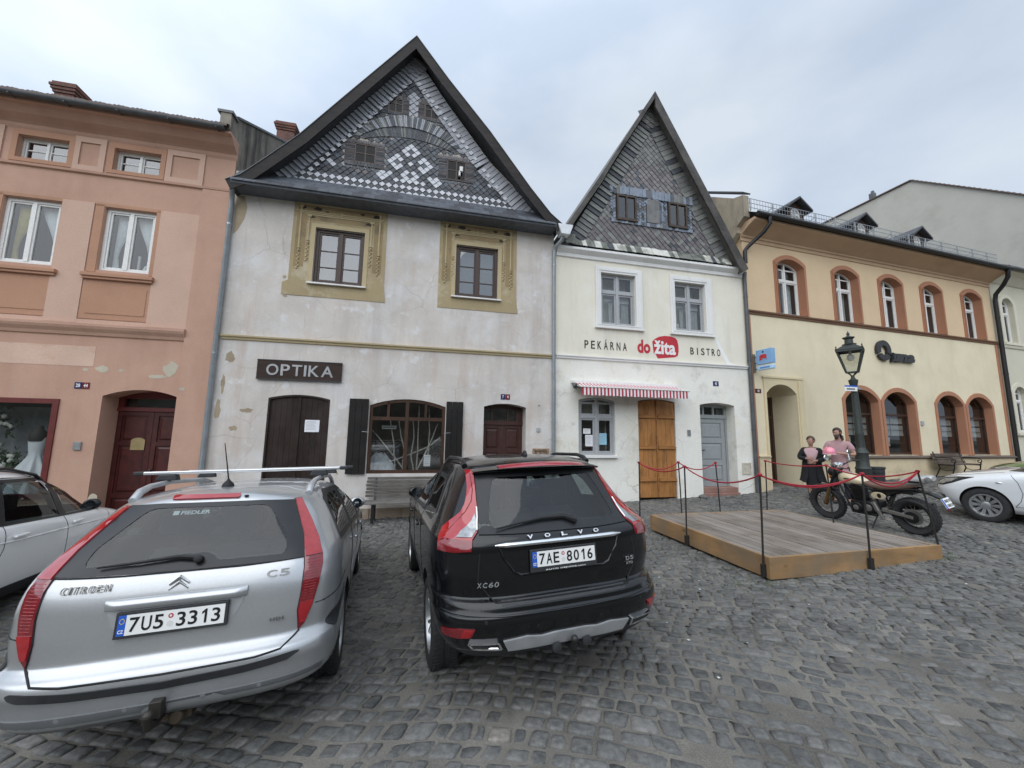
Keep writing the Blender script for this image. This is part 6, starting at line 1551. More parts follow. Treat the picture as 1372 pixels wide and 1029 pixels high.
    q = MB(); q.lathe([(.035, 0), (.035, .05), (.028, .06), (.015, .06)], (.06, .14, .30), (0, -1, 0), 14); q.box(-.12, .12, .14, .5, .27, .31); obj('tow_socket', q, simple('rusty_hitch', (.06, .042, .025), .8, var=.4), parent=c.root)
    # roof: brake lamp, aerial, rails, cross bars
    c.patch('high_brake_lamp', roundpoly([(-.27, 1.482), (.15, 1.478), (.15, 1.502), (-.27, 1.506)], .012), 'rear', M['redlamp'], off=.012, th=.02, res=.03)
    q = MB(); q.ball((.19, .525, 1.49), .014, 8, 6, (1.2, .6, .6)); obj('washer_jet', q, M['gap'], parent=c.root)
    h, n_ = c.proj((-.02, .80), 'top'); q = MB(); q.lathe([(.045, -.01), (.038, .02), (.015, .045), (.007, .06)], h, (0, -.1, 1), 12); q.tube([h+Vector((0, 0, .05)), h+Vector((-.02, -.10, .34))], [.006, .003], 6); obj('aerial', q, M['gap'], parent=c.root, smooth=50)
    rail = simple('silver_rail', (.52, .53, .54), .35, .6)
    for s in (1, -1):
        q = MB(); P = []
        for y, up in ((.72, .0), (.80, .045), (.95, .066), (1.3, .075), (1.9, .075), (2.25, .065), (2.4, .04), (2.48, .0)):
            h, n_ = c.proj((s*(.60-.03*abs(y-1.5)), y), 'top'); P.append(h+Vector((0, 0, up)))
        q.tube(P, [.03, .028, .022, .02, .02, .022, .026, .03], 10); obj('roof_rail', q, rail, parent=c.root, smooth=60)
    for y in (1.22, 2.02):
        zr = c.proj((0, y), 'top')[0].z+.085
        q = MB(); q.prism([(-.76, zr), (.76, zr), (.76, zr+.028), (-.76, zr+.028)], y-.03, y+.03); CB = obj('cross_bar', q, simple('alu_bar', (.66, .67, .68), .3, .6), parent=c.root, bevel=.008)
        for s in (1, -1):
            e = MB(); e.box(s*.79-.035, s*.79+.035, y-.032, y+.032, zr-.003, zr+.03); obj('end_cap', e, M['trim'], parent=CB, bevel=.008)
            e = MB(); e.prism([(s*.585-.085, zr-.05), (s*.585+.07, zr-.05), (s*.585+.055, zr+.0), (s*.585-.06, zr+.0)], y-.04, y+.04); obj('bar_foot', e, M['trim'], parent=CB, bevel=.008)
    # side seams, handles, mouldings, mirrors
    for s, nm in ((1, 'right'), (-1, 'left')):
        c.seam('door_gap', [[(1.50, 1.09), (1.52, .90), (1.50, .70), (1.36, .48), (1.32, .36)], [(2.41, 1.05), (2.46, .8), (2.47, .36)], [(3.40, .98), (3.42, .7), (3.38, .36)], [(1.32, .36), (3.38, .36)]], nm, M['gap'], r=.004)
        c.patch('side_moulding', [(1.55, .62), (3.38, .64), (3.38, .69), (1.55, .675)], nm, paint, off=.015, th=.02, res=.1)
        for y in (1.72, 2.62):
            h, n_ = c.proj((y, .93), nm); q = MB(); q.bar(h+Vector((s*.025, -.1, 0)), h+Vector((s*.025, .1, .005)), .03, .03); obj('door_handle', q, paint, parent=c.root, bevel=.01)
        h, _ = c.proj((3.12, 1.10), nm); mirror_part(c, h.x, 3.1, 1.11, paint, s)
    for y in (.99, 3.74):
        for s in (1, -1): c.wheel(s*.765, y, .32, .325, .205, 9, M['tyre'], M['alloy'], .21, s)
    seats(c, ((1.35, (-.45, 0, .45)), (2.35, (-.36, .36))), .44, .62, 1.20)
    q = MB(); q.lathe([(.165, -.015), (.185, 0), (.165, .015), (.15, 0)], (-.36, 2.95, 1.0), (0, -.85, .5), 24, closed=True); obj('steering_wheel', q, M['gap'], parent=c.root, smooth=60)
    # wiper
    h, _ = c.proj((.02, 1.14), 'rear'); q = MB(); pts = [c.proj((x, z), 'rear', .03)[0] for x, z in ((.06, 1.135), (-.05, 1.148), (-.25, 1.135), (-.44, 1.125))]
    q.tube(pts, [.016, .013, .010, .006], 6); q.lathe([(.024, -.0), (.024, .045), (.015, .052)], c.proj((.06, 1.135), 'rear')[0], (0, -1, .4), 14); obj('rear_wiper', q, M['gap'], parent=c.root, smooth=50)
    return c
SILVER = build_silver_estate()
# ------------------------------------------------------------------ black off-road estate in the middle
def build_black_suv():
    paint = simple('black_paint', (.0045, .005, .006), .2, 0, var=.1, scale=40, coat=.45, coatr=.02, spec=.3)
    rows = [
        (.33, .74, .30, 4.3, .6, 4, .8, 3), (.40, .83, .12, 4.45, .6, 4, .8, 3), (.47, .885, .055, 4.56, .6, 4, .8, 3), (.53, .915, .03, 4.60, .6, 3.8, .8, 2.8), (.60, .930, .012, 4.62, .6, 3.8, .8, 2.8), (.655, .938, .0, 4.63, .62, 3.7, .8, 2.8),
        (.685, .940, .004, 4.63, .62, 3.6, .8, 2.8), (.70, .940, .022, 4.63, .64, 3.6, .8, 2.8), (.735, .941, .030, 4.62, .66, 3.5, .8, 2.8), (.765, .942, .05, 4.60, .66, 3.5, .8, 2.8), (.79, .943, .09, 4.58, .68, 3.5, .8, 2.8), (.95, .947, .095, 4.5, .62, 4.0, .8, 2.6),
        (1.08, .945, .10, 4.3, .62, 4.0, .9, 2.6), (1.16, .938, .115, 3.9, .62, 4.0, .9, 2.5), (1.205, .918, .15, 3.55, .65, 3.9, .9, 2.5), (1.26, .885, .205, 3.35, .7, 3.8, .9, 2.4), (1.40, .82, .305, 3.0, .75, 3.6, .9, 2.4), (1.55, .75, .40, 2.6, .78, 3.4, .9, 2.4), (1.64, .70, .45, 2.35, .8, 3.2, .9, 2.3),
        (1.69, .66, .485, 2.2, .8, 3.0, .9, 2.3), (1.72, .57, .54, 2.05, .8, 2.6, .9, 2.3), (1.745, .44, .66, 1.9, .7, 2.4, .7, 2.2), (1.758, .22, .95, 1.65, .4, 2.2, .4, 2.2)]
    c = Car('black_offroad_car', 'black off-road estate car with tall red lamps, parked with its back to the viewer', rows, paint, (.48, 2.95, -.04), R(17.63), R(-2.35), R(-1.66), 'car')
    c.halfw = .945
    inner = [(.72, .80, .3, 4.2, .5, 3, .8, 3), (1.1, .85, .25, 3.9, .5, 3, .8, 2.6), (1.24, .79, .28, 3.3, .5, 3, .8, 2.6), (1.55, .65, .46, 2.55, .5, 3, .8, 2.5), (1.65, .58, .56, 2.25, .5, 3, .8, 2.5), (1.70, .45, .68, 2.0, .5, 3, .7, 2.4)]
    gl = [(-.632, 1.207), (-.3, 1.197), (.3, 1.195), (.632, 1.205), (.612, 1.30), (.600, 1.39), (.585, 1.52), (.567, 1.655), (-.567, 1.655), (-.585, 1.52), (-.600, 1.39), (-.612, 1.30)]
    clear = roundpoly([(-.52, 1.235), (-.15, 1.25), (.05, 1.27), (.16, 1.25), (.53, 1.235), (.54, 1.29), (.50, 1.45), (.45, 1.60), (-.45, 1.60), (-.50, 1.45), (-.54, 1.29)], [.06, .02, .04, .03, .06, .05, .02, .06, .06, .02, .05])
    side = [[(.86, 1.30), (1.45, 1.245), (1.50, 1.575), (1.12, 1.57), (.98, 1.50)], [(1.55, 1.24), (2.42, 1.21), (2.30, 1.57), (1.60, 1.59)], [(2.50, 1.205), (3.25, 1.20), (2.75, 1.47), (2.40, 1.56)]]
    fr = [(-.68, 1.25), (.68, 1.25), (.58, 1.58), (-.58, 1.58)]
    c.body([(.97, .36), (3.74, .36)], .37, inner, sides=[ring2d(p, .03) for p in side], rear=(clear, .95), front=(fr, 2.3), slotmat=M['well'], archw=.41)
    c.patch('rear_window', gl, 'rear', M['carglass'], off=.006, th=.004, res=.06)
    c.patch('window_border', gl, 'rear', M['frit'], off=.008, th=.012, holes=[ring2d(clear, .004)], res=.045)
    for nm in ('right', 'left'):
        for p in side:
            c.patch('side_window', p, nm, M['darkglass'], off=.004, th=.004, res=.12)
            c.patch('window_seal', ring2d(p, -.022), nm, M['frit'], off=.007, th=.012, holes=[ring2d(p, .016)], res=.09)
        c.seam('window_trim', [[(.80, 1.285), (1.45, 1.222), (2.45, 1.188), (3.27, 1.178)]], nm, M['chrome'], r=.007, off=.006)
    c.patch('windscreen', ring2d(fr, -.02), 'front', M['carglass'], off=.004, th=.004, res=.15)
    # spoiler lip shading the window
    q = MB(); xs = np.linspace(-.60, .60, 25); R_ = []
    for x in xs:
        k = (abs(x)/.60)**3; h, _ = c.proj((x, 1.685), 'rear'); y0 = .335+.085*abs(x/.6)**2+.11*k
        R_.append([(x, h.y+.10, 1.708-.06*(x/.6)**2*.6), (x, y0+.10, 1.708-.05*(x/.6)**2), (x, y0, 1.675-.03*k), (x, y0+.02, 1.650-.02*k), (x, h.y+.06, 1.640)])
    q.grid(R_); SP = obj('roof_spoiler', q, paint, parent=c.root, smooth=50, fix=False)
    q = MB(); R_ = []
    for x in np.linspace(-.40, .40, 17):
        y0 = .335+.085*abs(x/.6)**2+.11*(abs(x)/.6)**3; R_.append([(x, y0+.115, 1.714-.05*(x/.6)**2), (x, y0+.035, 1.696-.04*(x/.6)**2), (x, y0+.020, 1.684-.03*(x/.6)**2)])
    q.grid(R_); obj('high_brake_lamp', q, simple('pink_brake_lamp', (.30, .03, .045), .15, coat=.6), parent=c.root, smooth=50)
    # lamps: S-shaped, from the roof pillar down into the flank
    lo = [(.696, 1.105), (.80, 1.098), (.908, 1.100), (.905, 1.150), (.895, 1.19), (.86, 1.237), (.80, 1.285), (.727, 1.340), (.685, 1.40), (.662, 1.46), (.645, 1.52), (.628, 1.648), (.575, 1.652), (.590, 1.52), (.604, 1.39), (.614, 1.306), (.636, 1.222), (.684, 1.178)]
    cl = [(.79, 1.187), (.75, 1.222), (.70, 1.252), (.658, 1.288), (.632, 1.33), (.628, 1.29), (.640, 1.230), (.686, 1.186)]
    rd = [(.700, 1.108), (.80, 1.102), (.902, 1.104), (.898, 1.15), (.885, 1.178), (.80, 1.178), (.692, 1.170)]
    for s in (1, -1):
        f = (lambda p: p) if s > 0 else mirror
        LM = c.patch('tail_lamp', f(lo), 'rear', M['redlamp'], off=.014, th=.026, res=.035)
        c.patch('reversing_light', f(cl), 'rear', M['clearlamp'], off=.020, th=.012, res=.03, parent=LM)
        c.patch('lower_light', f(rd), 'rear', M['redlamp_d'], off=.019, th=.012, res=.03, parent=LM)
        c.seam('light_guide', [[(s*.638, 1.225), (s*.616, 1.31), (s*.607, 1.375)]], 'rear', simple('light_guide_white', (.8, .8, .82), .3), r=.006, off=.020, parent=LM)
        c.seam('light_rib', [[(s*.604, 1.62), (s*.612, 1.50), (s*.635, 1.42), (s*.69, 1.345), (s*.77, 1.275), (s*.84, 1.215)]], 'rear', M['redlamp_d'], r=.004, off=.014, parent=LM)
        c.seam('lamp_gap', [f(lo)+[f(lo)[0]]], 'rear', M['gap'], r=.005, off=.002, parent=LM)
    # tailgate
    c.seam('tailgate_gap', [[(-.64, 1.09), (-.655, .90), (-.58, .80), (-.54, .765), (.54, .765), (.58, .80), (.655, .90), (.64, 1.09)]], 'rear', M['gap'], r=.0055, off=0)
    rec = [(-.50, 1.125), (.50, 1.125), (.47, 1.05), (.39, .945), (.34, .925), (-.34, .925), (-.39, .945), (-.47, 1.05)]
    c.seam('recess_edge', [rec[1:]+[rec[0]]], 'rear', paint, r=.010, off=0)
    q = MB(); R_ = []
    for i, x in enumerate(np.linspace(-.53, .53, 27)):
        h, _ = c.proj((x, 1.135), 'rear'); k = min(1, min(i, 26-i)*.4+.3); R_.append([(x, h.y+.01, 1.136-.020*k), (x, h.y-.022*k, 1.136-.017*k), (x, h.y-.030*k, 1.136), (x, h.y-.020*k, 1.136+.016*k), (x, h.y+.01, 1.136+.018*k)])
    q.grid(R_); obj('chrome_grip', q, M['chrome'], parent=c.root, smooth=60, fix=False)
    h, _ = c.proj((0, 1.02), 'rear'); plate(c, 0, h.y-.022, 1.023, R(3), ('7AE', '8016'), c.root, extra='AUTO DEJVICE.com', frame_bottom=.02)
    def badge(txt, x0, x1, z0, z1, mat=M['chrome'], off=.006, name='badge_letter', **k):
        h0, _ = c.proj((x0, (z0+z1)/2), 'rear'); h1, _ = c.proj((x1, (z0+z1)/2), 'rear'); hb, _ = c.proj(((x0+x1)/2, z0), 'rear'); ht, _ = c.proj(((x0+x1)/2, z1), 'rear')
        o = lettering(name, txt, 0, math.hypot(x1-x0, h1.y-h0.y), 0, z1-z0, 0, mat, c.root, .003, **k)
        o.location = (h0.x, h0.y-off, z0); o.rotation_euler = (-math.atan2(ht.y-hb.y, z1-z0), 0, math.atan2(h1.y-h0.y, h1.x-h0.x)); return o
    sil = simple('silver_badge', (.62, .63, .64), .25, .8)
    badges(c, [(ch, x-.023, x+.023, 1.168, 1.197) for ch, x in zip('VOLVO', (-.257, -.118, .022, .162, .30))], sil, off=.022, bold=.03)
    word(c, 'XC60', -.665, -.51, .862, .896, sil, bold=.012, shear=.15); word(c, 'D5', .555, .635, .925, .955, sil, bold=.02); word(c, 'AWD', .555, .625, .893, .913, sil, bold=.01)
    # bumper: painted step, reflectors, exhausts, silver skid plate
    c.seam('bumper_crease', [[(-.90, .705), (-.5, .69), (0, .685), (.5, .69), (.90, .705)]], 'rear', paint, r=.008, off=-.002)
    c.patch('bumper_top_pad', [(-.50, .742), (.50, .742), (.50, .772), (-.50, .772)], 'rear', M['trim'], off=.004, th=.008, res=.06)
    c.patch('skid_plate', [(-.46, .455), (-.30, .45), (.30, .45), (.46, .455), (.50, .53), (.33, .545), (.22, .53), (.12, .54), (-.12, .54), (-.22, .53), (-.33, .545), (-.50, .53)], 'rear', simple('silver_skid', (.50, .51, .52), .35, .5), off=.014, th=.02, res=.05)
    for s in (1, -1):
        f = (lambda p: p) if s > 0 else mirror
        ex = roundpoly([(.50, .478), (.70, .49), (.74, .535), (.53, .535)], .016); E = c.patch('exhaust_trim', f(ex), 'rear', M['chrome'], off=.022, th=.05, holes=[ring2d(f(ex), .012)], res=.03); c.patch('exhaust_hole', f(ring2d(ex, .008)), 'rear', M['gap'], off=.012, th=.02, res=.04, parent=E)
        rf = roundpoly([(.715, .565), (.80, .555), (.89, .555), (.895, .60), (.80, .622), (.69, .624)], .01); c.patch('reflector', f(rf), 'rear', M['redlamp_d'], off=.010, th=.014, res=.03)
        rf2 = roundpoly([(.725, .57), (.78, .565), (.765, .618), (.70, .618)], .01); c.patch('reflector_light', f(rf2), 'rear', M['redlamp'], off=.014, th=.01, res=.03)
    c.patch('bumper_valance', [(-.80, .40), (.80, .40), (.86, .465), (.5, .475), (.46, .448), (-.46, .448), (-.5, .475), (-.86, .465)], 'rear', M['trim'], off=.006, th=.01, res=.07)
    for x in (-.62, -.25, .25, .62):
        h, n_ = c.proj((x, .66 if abs(x) > .5 else .60), 'rear'); q = MB(); q.lathe([(.012, 0), (.012, .003), (.009, .004)], h, n_, 14); obj('parking_sensor', q, M['frit'], parent=c.root, smooth=40)
    q = MB(); q.tube([(.02, .35, .40), (.02, .10, .40), (.02, .02, .41), (.02, .0, .46)], .022, 10); q.ball((.02, .0, .475), .027, 12, 8); obj('tow_hitch', q, simple('black_hitch', (.03, .03, .03), .45, .4), parent=c.root, smooth=40)
    for x, z in ((-.10, .42), (.14, .43)): q = MB(); q.lathe([(.035, 0), (.038, .03), (.036, .06), (.02, .065)], (x, .10, z), (0, -1, 0), 16); obj('tow_socket', q, M['trim'], parent=c.root, smooth=40)
    # wiper, aerial fin, rails
    pts = [c.proj((x, z), 'rear', .03)[0] for x, z in ((.16, 1.235), (.06, 1.272), (-.12, 1.272), (-.30, 1.252), (-.50, 1.222))]; q = MB(); q.tube(pts, [.026, .016, .012, .010, .006], 6); obj('rear_wiper', q, M['gap'], parent=c.root, smooth=50)
    h, _ = c.proj((0, .95), 'top'); q = MB(); q.prism([(-.09, 0), (.10, 0), (.0, .03), (-.05, .055), (-.075, .05)], -.018, .018, fn=lambda x, z, d: (h.x+d*(1-z*8), h.y+x, h.z-.005+z)); obj('aerial_fin', q, M['frit'], parent=c.root, bevel=.008)
    for s in (1, -1):
        q = MB(); P = []
        for y, up in ((.80, .0), (.86, .03), (1.0, .045), (1.6, .05), (2.2, .045), (2.4, .03), (2.5, 0)):
            h, _ = c.proj((s*(.635-.02*abs(y-1.5)), y), 'top'); P.append(h+Vector((0, 0, up)))
        q.tube(P, [.028, .022, .018, .017, .017, .02, .026], 10); obj('roof_rail', q, M['frit'], parent=c.root, smooth=60)
    for s, nm in ((1, 'right'), (-1, 'left')):
        c.seam('door_gap', [[(1.52, 1.20), (1.56, 1.0), (1.50, .80), (1.36, .56), (1.33, .42)], [(2.46, 1.19), (2.52, .9), (2.52, .42)], [(3.40, 1.12), (3.44, .8), (3.38, .42)]], nm, M['gap'], r=.0045)
        for y in (1.72, 2.66):
            h, n_ = c.proj((y, 1.06), nm); q = MB(); q.bar(h+Vector((s*.025, -.1, 0)), h+Vector((s*.025, .1, .005)), .03, .03); obj('door_handle', q, paint, parent=c.root, bevel=.01)
        c.patch('sill_cladding', [(1.36, .40), (3.34, .40), (3.34, .50), (1.36, .50)], nm, M['trim'], off=.012, th=.02, res=.12)
        h, _ = c.proj((3.02, 1.24), nm); mirror_part(c, h.x, 2.98, 1.245, paint, s)
    for y in (.97, 3.74):
        for s in (1, -1): c.wheel(s*.812, y, .365, .37, .235, 5, M['tyre'], M['alloy'], .235, s, 0, 1)
    seats(c, ((1.45, (-.48, 0, .48)), (2.45, (-.38, .38))), .46, .72, 1.36)
    return c
BLACK = build_black_suv()
# ------------------------------------------------------------------ two white cars at the edges, a green one behind
WS = ((-5.80, 2.85, -.25), 22)
def build_white_suv():
    paint = simple('white_car_paint', (.84, .84, .83), .35, .0, var=.02, scale=50, coat=1, coatr=.04)
    rows = [(.28, .74, .22, 4.2, .6, 3.4, .8, 3), (.40, .86, .08, 4.32, .6, 3.4, .8, 2.8), (.60, .895, .02, 4.38, .6, 3.4, .85, 2.6), (.80, .905, .04, 4.30, .6, 3.3, .9, 2.6), (.95, .90, .06, 3.9, .7, 3.2, .9, 2.6), (1.04, .875, .10, 3.5, .7, 3.1, .9, 2.5),
            (1.09, .845, .14, 3.25, .7, 3.0, .9, 2.5), (1.36, .765, .30, 2.85, .8, 2.9, .9, 2.4), (1.56, .69, .42, 2.4, .8, 2.8, .9, 2.4), (1.635, .625, .48, 2.2, .8, 2.6, .9, 2.3), (1.68, .50, .62, 2.0, .8, 2.4, .8, 2.2), (1.70, .25, .95, 1.7, .5, 2.2, .5, 2.2)]
    c = Car('white_crossover_car', 'white crossover car with dark roof and windows, cut off by the left edge', rows, paint, WS[0], R(WS[1]), R(-2.5), R(-1.5), 'car'); c.halfw = .905
    inner = [(.62, .78, .25, 3.9, .5, 3, .8, 3), (1.0, .82, .22, 3.3, .5, 3, .8, 2.6), (1.10, .79, .25, 3.15, .5, 3, .8, 2.6), (1.46, .66, .48, 2.5, .5, 3, .8, 2.5), (1.62, .55, .58, 2.12, .5, 3, .8, 2.5)]
    side = [[(.55, 1.16), (1.22, 1.11), (1.30, 1.53), (.90, 1.50), (.70, 1.38)], [(1.28, 1.105), (2.12, 1.075), (2.04, 1.53), (1.36, 1.54)], [(2.24, 1.07), (3.0, 1.06), (2.55, 1.37), (2.16, 1.52)]]
    fr = [(-.66, 1.12), (.66, 1.12), (.57, 1.53), (-.57, 1.53)]
    c.body([(.83, .33), (3.48, .33)], .34, inner, sides=[ring2d(p, .02) for p in side], front=(fr, 2.2), slotmat=M['well'], archw=.385)
    for s, nm in ((1, 'right'), (-1, 'left')):
        for p in side: c.patch('side_window', p, nm, M['darkglass'], off=.004, th=.004, res=.12)
        o = [(.50, 1.125), (1.25, 1.08), (2.18, 1.052), (3.10, 1.035), (2.62, 1.38), (2.20, 1.555), (1.32, 1.575), (.85, 1.535), (.64, 1.39)]
        c.patch('window_pillars', o, nm, M['frit'], off=.007, th=.012, holes=side, res=.09)
        c.seam('window_trim', [[(.64, 1.40), (.85, 1.548), (1.32, 1.590), (2.2, 1.570), (2.62, 1.395), (3.06, 1.07)]], nm, M['chrome'], r=.006, off=.006)
        c.seam('door_gap', [[(1.25, 1.08), (1.22, .85), (1.10, .62), (1.08, .45)], [(2.18, 1.05), (2.24, .9), (2.26, .45)], [(3.15, 1.0), (3.2, .7), (3.1, .45)]], nm, M['gap'], r=.004)
        c.seam('body_crease', [[(.4, .93), (1.5, .90), (3.3, .88)]], nm, paint, r=.012, off=-.004)
        for y in (1.42, 2.40):
            h, _ = c.proj((y, .95), nm); q = MB(); q.bar(h+Vector((s*.025, -.1, 0)), h+Vector((s*.025, .1, .005)), .035, .03); obj('door_handle', q, paint, parent=c.root, bevel=.012)
        for pl in ([(1.18, .28), (3.12, .28), (3.12, .43), (1.18, .43)], ):
            c.patch('sill_cladding', pl, nm, M['trim'], off=.012, th=.02, res=.12)
        for yc in (.83, 3.48):
            ar = [(yc+.45*math.cos(t), .345+.45*math.sin(t)) for t in np.linspace(0, math.pi, 15)]+[(yc+.385*math.cos(t), .345+.385*math.sin(t)) for t in np.linspace(math.pi, 0, 15)]
            c.patch('arch_cladding', ar, nm, M['trim'], off=.014, th=.02, res=.06)
        h, _ = c.proj((2.92, 1.10), nm); mirror_part(c, h.x, 2.9, 1.115, M['frit'], s)
        q = MB(); P = []
        for y, up in ((.70, .0), (.78, .035), (1.0, .045), (1.6, .05), (2.1, .04), (2.25, .0)):
            h, _ = c.proj((s*(.60-.03*abs(y-1.4)), y), 'top'); P.append(h+Vector((0, 0, up)))
        q.tube(P, .02, 8); obj('roof_rail', q, M['frit'], parent=c.root, smooth=60)
    c.patch('roof_panel', [(-.56, .72), (.56, .72), (.56, 2.15), (-.56, 2.15)], 'top', M['frit'], off=.004, th=.008, res=.1)
    c.patch('windscreen', ring2d(fr, -.02), 'front', M['carglass'], off=.004, th=.004, res=.15)
    for y in (.83, 3.48):
        for s in (1, -1): c.wheel(s*.775, y, .335, .34, .22, 5, M['tyre'], M['alloy'], .22, s, 0, 1)
    seats(c, ((1.2, (-.45, .45)), (2.15, (-.36, .36))), .46, .65, 1.24)
    return c
build_white_suv()
def build_hatch(name, label, paint, pos, head, pitch, roll, full=True):
    rows = [(.20, .74, .25, 4.05, .6, 3.2, .7, 2.8), (.28, .83, .10, 4.18, .6, 3.2, .75, 2.8), (.42, .875, .03, 4.26, .6, 3.2, .75, 2.8), (.55, .885, .02, 4.29, .6, 3.2, .75, 2.8), (.66, .89, .04, 4.27, .65, 3.2, .8, 2.8), (.76, .89, .06, 4.20, .65, 3.2, .85, 2.7), (.84, .885, .07, 4.05, .65, 3.1, .95, 2.5), (.905, .875, .075, 3.84, .68, 3.0, 1.0, 2.4),
            (.955, .862, .08, 3.60, .7, 3.0, 1.0, 2.4), (1.0, .848, .10, 3.34, .7, 3.0, .95, 2.4), (1.045, .825, .13, 3.12, .7, 2.9, .9, 2.3), (1.19, .765, .22, 2.74, .75, 2.8, .9, 2.3), (1.34, .70, .34, 2.37, .8, 2.7, .9, 2.3), (1.43, .64, .44, 2.1, .8, 2.6, .9, 2.3), (1.475, .54, .55, 1.9, .8, 2.4, .8, 2.2), (1.50, .26, .9, 1.6, .5, 2.2, .5, 2.2)]
    c = Car(name, label, rows, paint, pos, R(head), R(pitch), R(roll), 'car'); c.halfw = .885
    inner = [(.60, .76, .25, 3.7, .5, 3, .8, 2.6), (.94, .80, .2, 3.2, .5, 3, .8, 2.4), (1.07, .76, .25, 2.97, .5, 3, .8, 2.4), (1.34, .63, .42, 2.2, .5, 3, .8, 2.4), (1.42, .54, .54, 1.95, .5, 3, .8, 2.4)]
    side = [[(.75, 1.10), (1.22, 1.08), (1.30, 1.36), (.95, 1.34)], [(1.28, 1.075), (2.10, 1.04), (1.95, 1.36), (1.36, 1.37)], [(2.16, 1.035), (3.02, 1.015), (2.50, 1.21), (2.06, 1.34)]]
    fr = [(-.66, 1.06), (.66, 1.06), (.56, 1.38), (-.56, 1.38)]
    c.body([(.83, .31), (3.48, .31)], .32, inner, sides=[ring2d(p, .02) for p in side], front=(fr, 1.9), slotmat=M['well'], archw=.355)
    for s, nm in ((1, 'right'), (-1, 'left')):
        for p in side: c.patch('side_window', p, nm, M['darkglass'], off=.004, th=.004, res=.12)
        c.patch('window_pillars', [(.66, 1.07), (1.25, 1.05), (2.13, 1.015), (3.16, .99), (2.55, 1.24), (2.06, 1.385), (1.32, 1.40), (.9, 1.37)], nm, M['frit'], off=.007, th=.012, holes=side, res=.09)
        c.seam('door_gap', [[(2.10, .98), (2.15, .8), (2.18, .36)], [(3.10, .93), (3.02, .80), (2.98, .60), (3.02, .45), (3.1, .34)], [(1.25, 1.0), (1.2, .8), (1.1, .5)], [(1.1, .34), (3.1, .34)]], nm, M['gap'], r=.004)
        for y in (1.42, 2.32):
            h, _ = c.proj((y, .87), nm); q = MB(); q.bar(h+Vector((s*.025, -.1, 0)), h+Vector((s*.025, .1, .005)), .035, .03); obj('door_handle', q, paint, parent=c.root, bevel=.012)
        h, _ = c.proj((2.90, 1.05), nm); mirror_part(c, h.x, 2.88, 1.07, paint, s)
        h, n_ = c.proj((3.25, .77), nm); q = MB(); q.ball(h, .035, 10, 6, (.4, 1.5, .45)); obj('side_badge', q, M['chrome'], parent=c.root, smooth=60)
        # head lamp swept back along the wing, fog-lamp pocket, bonnet edge
        HL = c.patch('headlamp', [(3.58, .845), (3.86, .825), (4.08, .775), (4.22, .69), (4.225, .63), (4.08, .635), (3.90, .70), (3.74, .78)], nm, M['frit'] if full else M['clearlamp'], off=.006, th=.014, res=.04)
        c.patch('headlamp_lens', [(3.82, .80), (4.02, .765), (4.17, .695), (4.18, .655), (4.06, .665), (3.92, .72)], nm, M['clearlamp'], off=.012, th=.01, res=.035, parent=HL)
        c.patch('fog_pocket', roundpoly([(4.06, .43), (4.20, .45), (4.23, .36), (4.18, .26), (4.10, .30)], .02), nm, M['frit'], off=.006, th=.012, res=.035)
    c.patch('grille', roundpoly([(-.42, .56), (.42, .56), (.46, .62), (-.46, .62)], .02), 'front', M['frit'], off=.008, th=.014, res=.06)
    c.patch('lower_grille', roundpoly([(-.42, .28), (.42, .28), (.50, .44), (-.50, .44)], .04), 'front', M['frit'], off=.006, th=.012, res=.07)
    c.seam('bonnet_gap', [[(-.72, 3.2), (-.66, 3.7), (-.50, 4.02), (0, 4.16), (.50, 4.02), (.66, 3.7), (.72, 3.2)]], 'top', M['gap'], r=.004, off=0)
    c.patch('windscreen', ring2d(fr, -.02), 'front', M['carglass'] if full else glass('sky_windscreen', (.5, .55, .53), 2.2, .2, wavy=0), off=.004, th=.004, res=.12)
    for y in (.83, 3.48):
        for s in (1, -1): c.wheel(s*.765, y, .315, .322, .205, 10, M['tyre'], M['alloy'], .21, s, 0, 2)
    seats(c, ((1.2, (-.42, .42)), (2.1, (-.36, .36))), .44, .60, 1.12)
    return c
wp = simple('bright_white_paint', (.74, .76, .78), .22, .05, var=.02, scale=50, coat=1, coatr=.03)
build_hatch('white_hatchback_car', 'white hatchback car with alloy wheels, its nose entering at the right edge', wp, (11.56, 4.955, .383), 24, -.77, -1.7)
gp_ = simple('green_paint', (.045, .13, .018), .25, 0, var=.05, coat=1, coatr=.04)
build_hatch('green_hatchback_car', 'green car with bright windscreen, mostly hidden behind the white hatchback', gp_, (14.7, 6.65, .49), 24, -.77, -1.7, full=False)
# ------------------------------------------------------------------ fixed things on the fronts
def wall_plate(H, a0, a1, z0, z1, halves, name, label, d=-.012):
    T = H.sign(name, label, 'house number', (a0+a1)/2, 0, z0)
    w_ = (a1-a0)/len(halves); x = -(a1-a0)/2
    for i, (txt, mat) in enumerate(halves):
        m = MB(); m.box(x+i*w_+.003, x+(i+1)*w_-.003, d, .002, 0, z1-z0); p = obj('number_plate', m, mat, parent=T, bevel=.003)
        h = (z1-z0); tw = .034*len(txt)+.006; c = x+(i+.5)*w_
        if txt: lettering('numeral', txt, c-tw*.5, c+tw*.5, h*.22, h*.78, d-.002, M['plate_w'], p, .002, bold=.015)
    return T
en_b = simple('blue_enamel', (.015, .022, .10), .3, coat=.5); en_r = simple('red_enamel', (.15, .012, .02), .3, coat=.5); en_d = simple('dark_red_enamel', (.075, .018, .022), .4)
wall_plate(PINK, -10.49, -10.225, 2.665, 2.80, (('28', en_b), ('44', en_r)), 'house_number_sign', 'blue and red house number pair on the salmon wall beside the arched doorway')
wall_plate(GREY, -1.49, -1.24, 2.747, 2.885, (('7', en_b), ('4', en_r)), 'house_number_sign', 'blue and red house number pair above the red-brown door of the grey house')
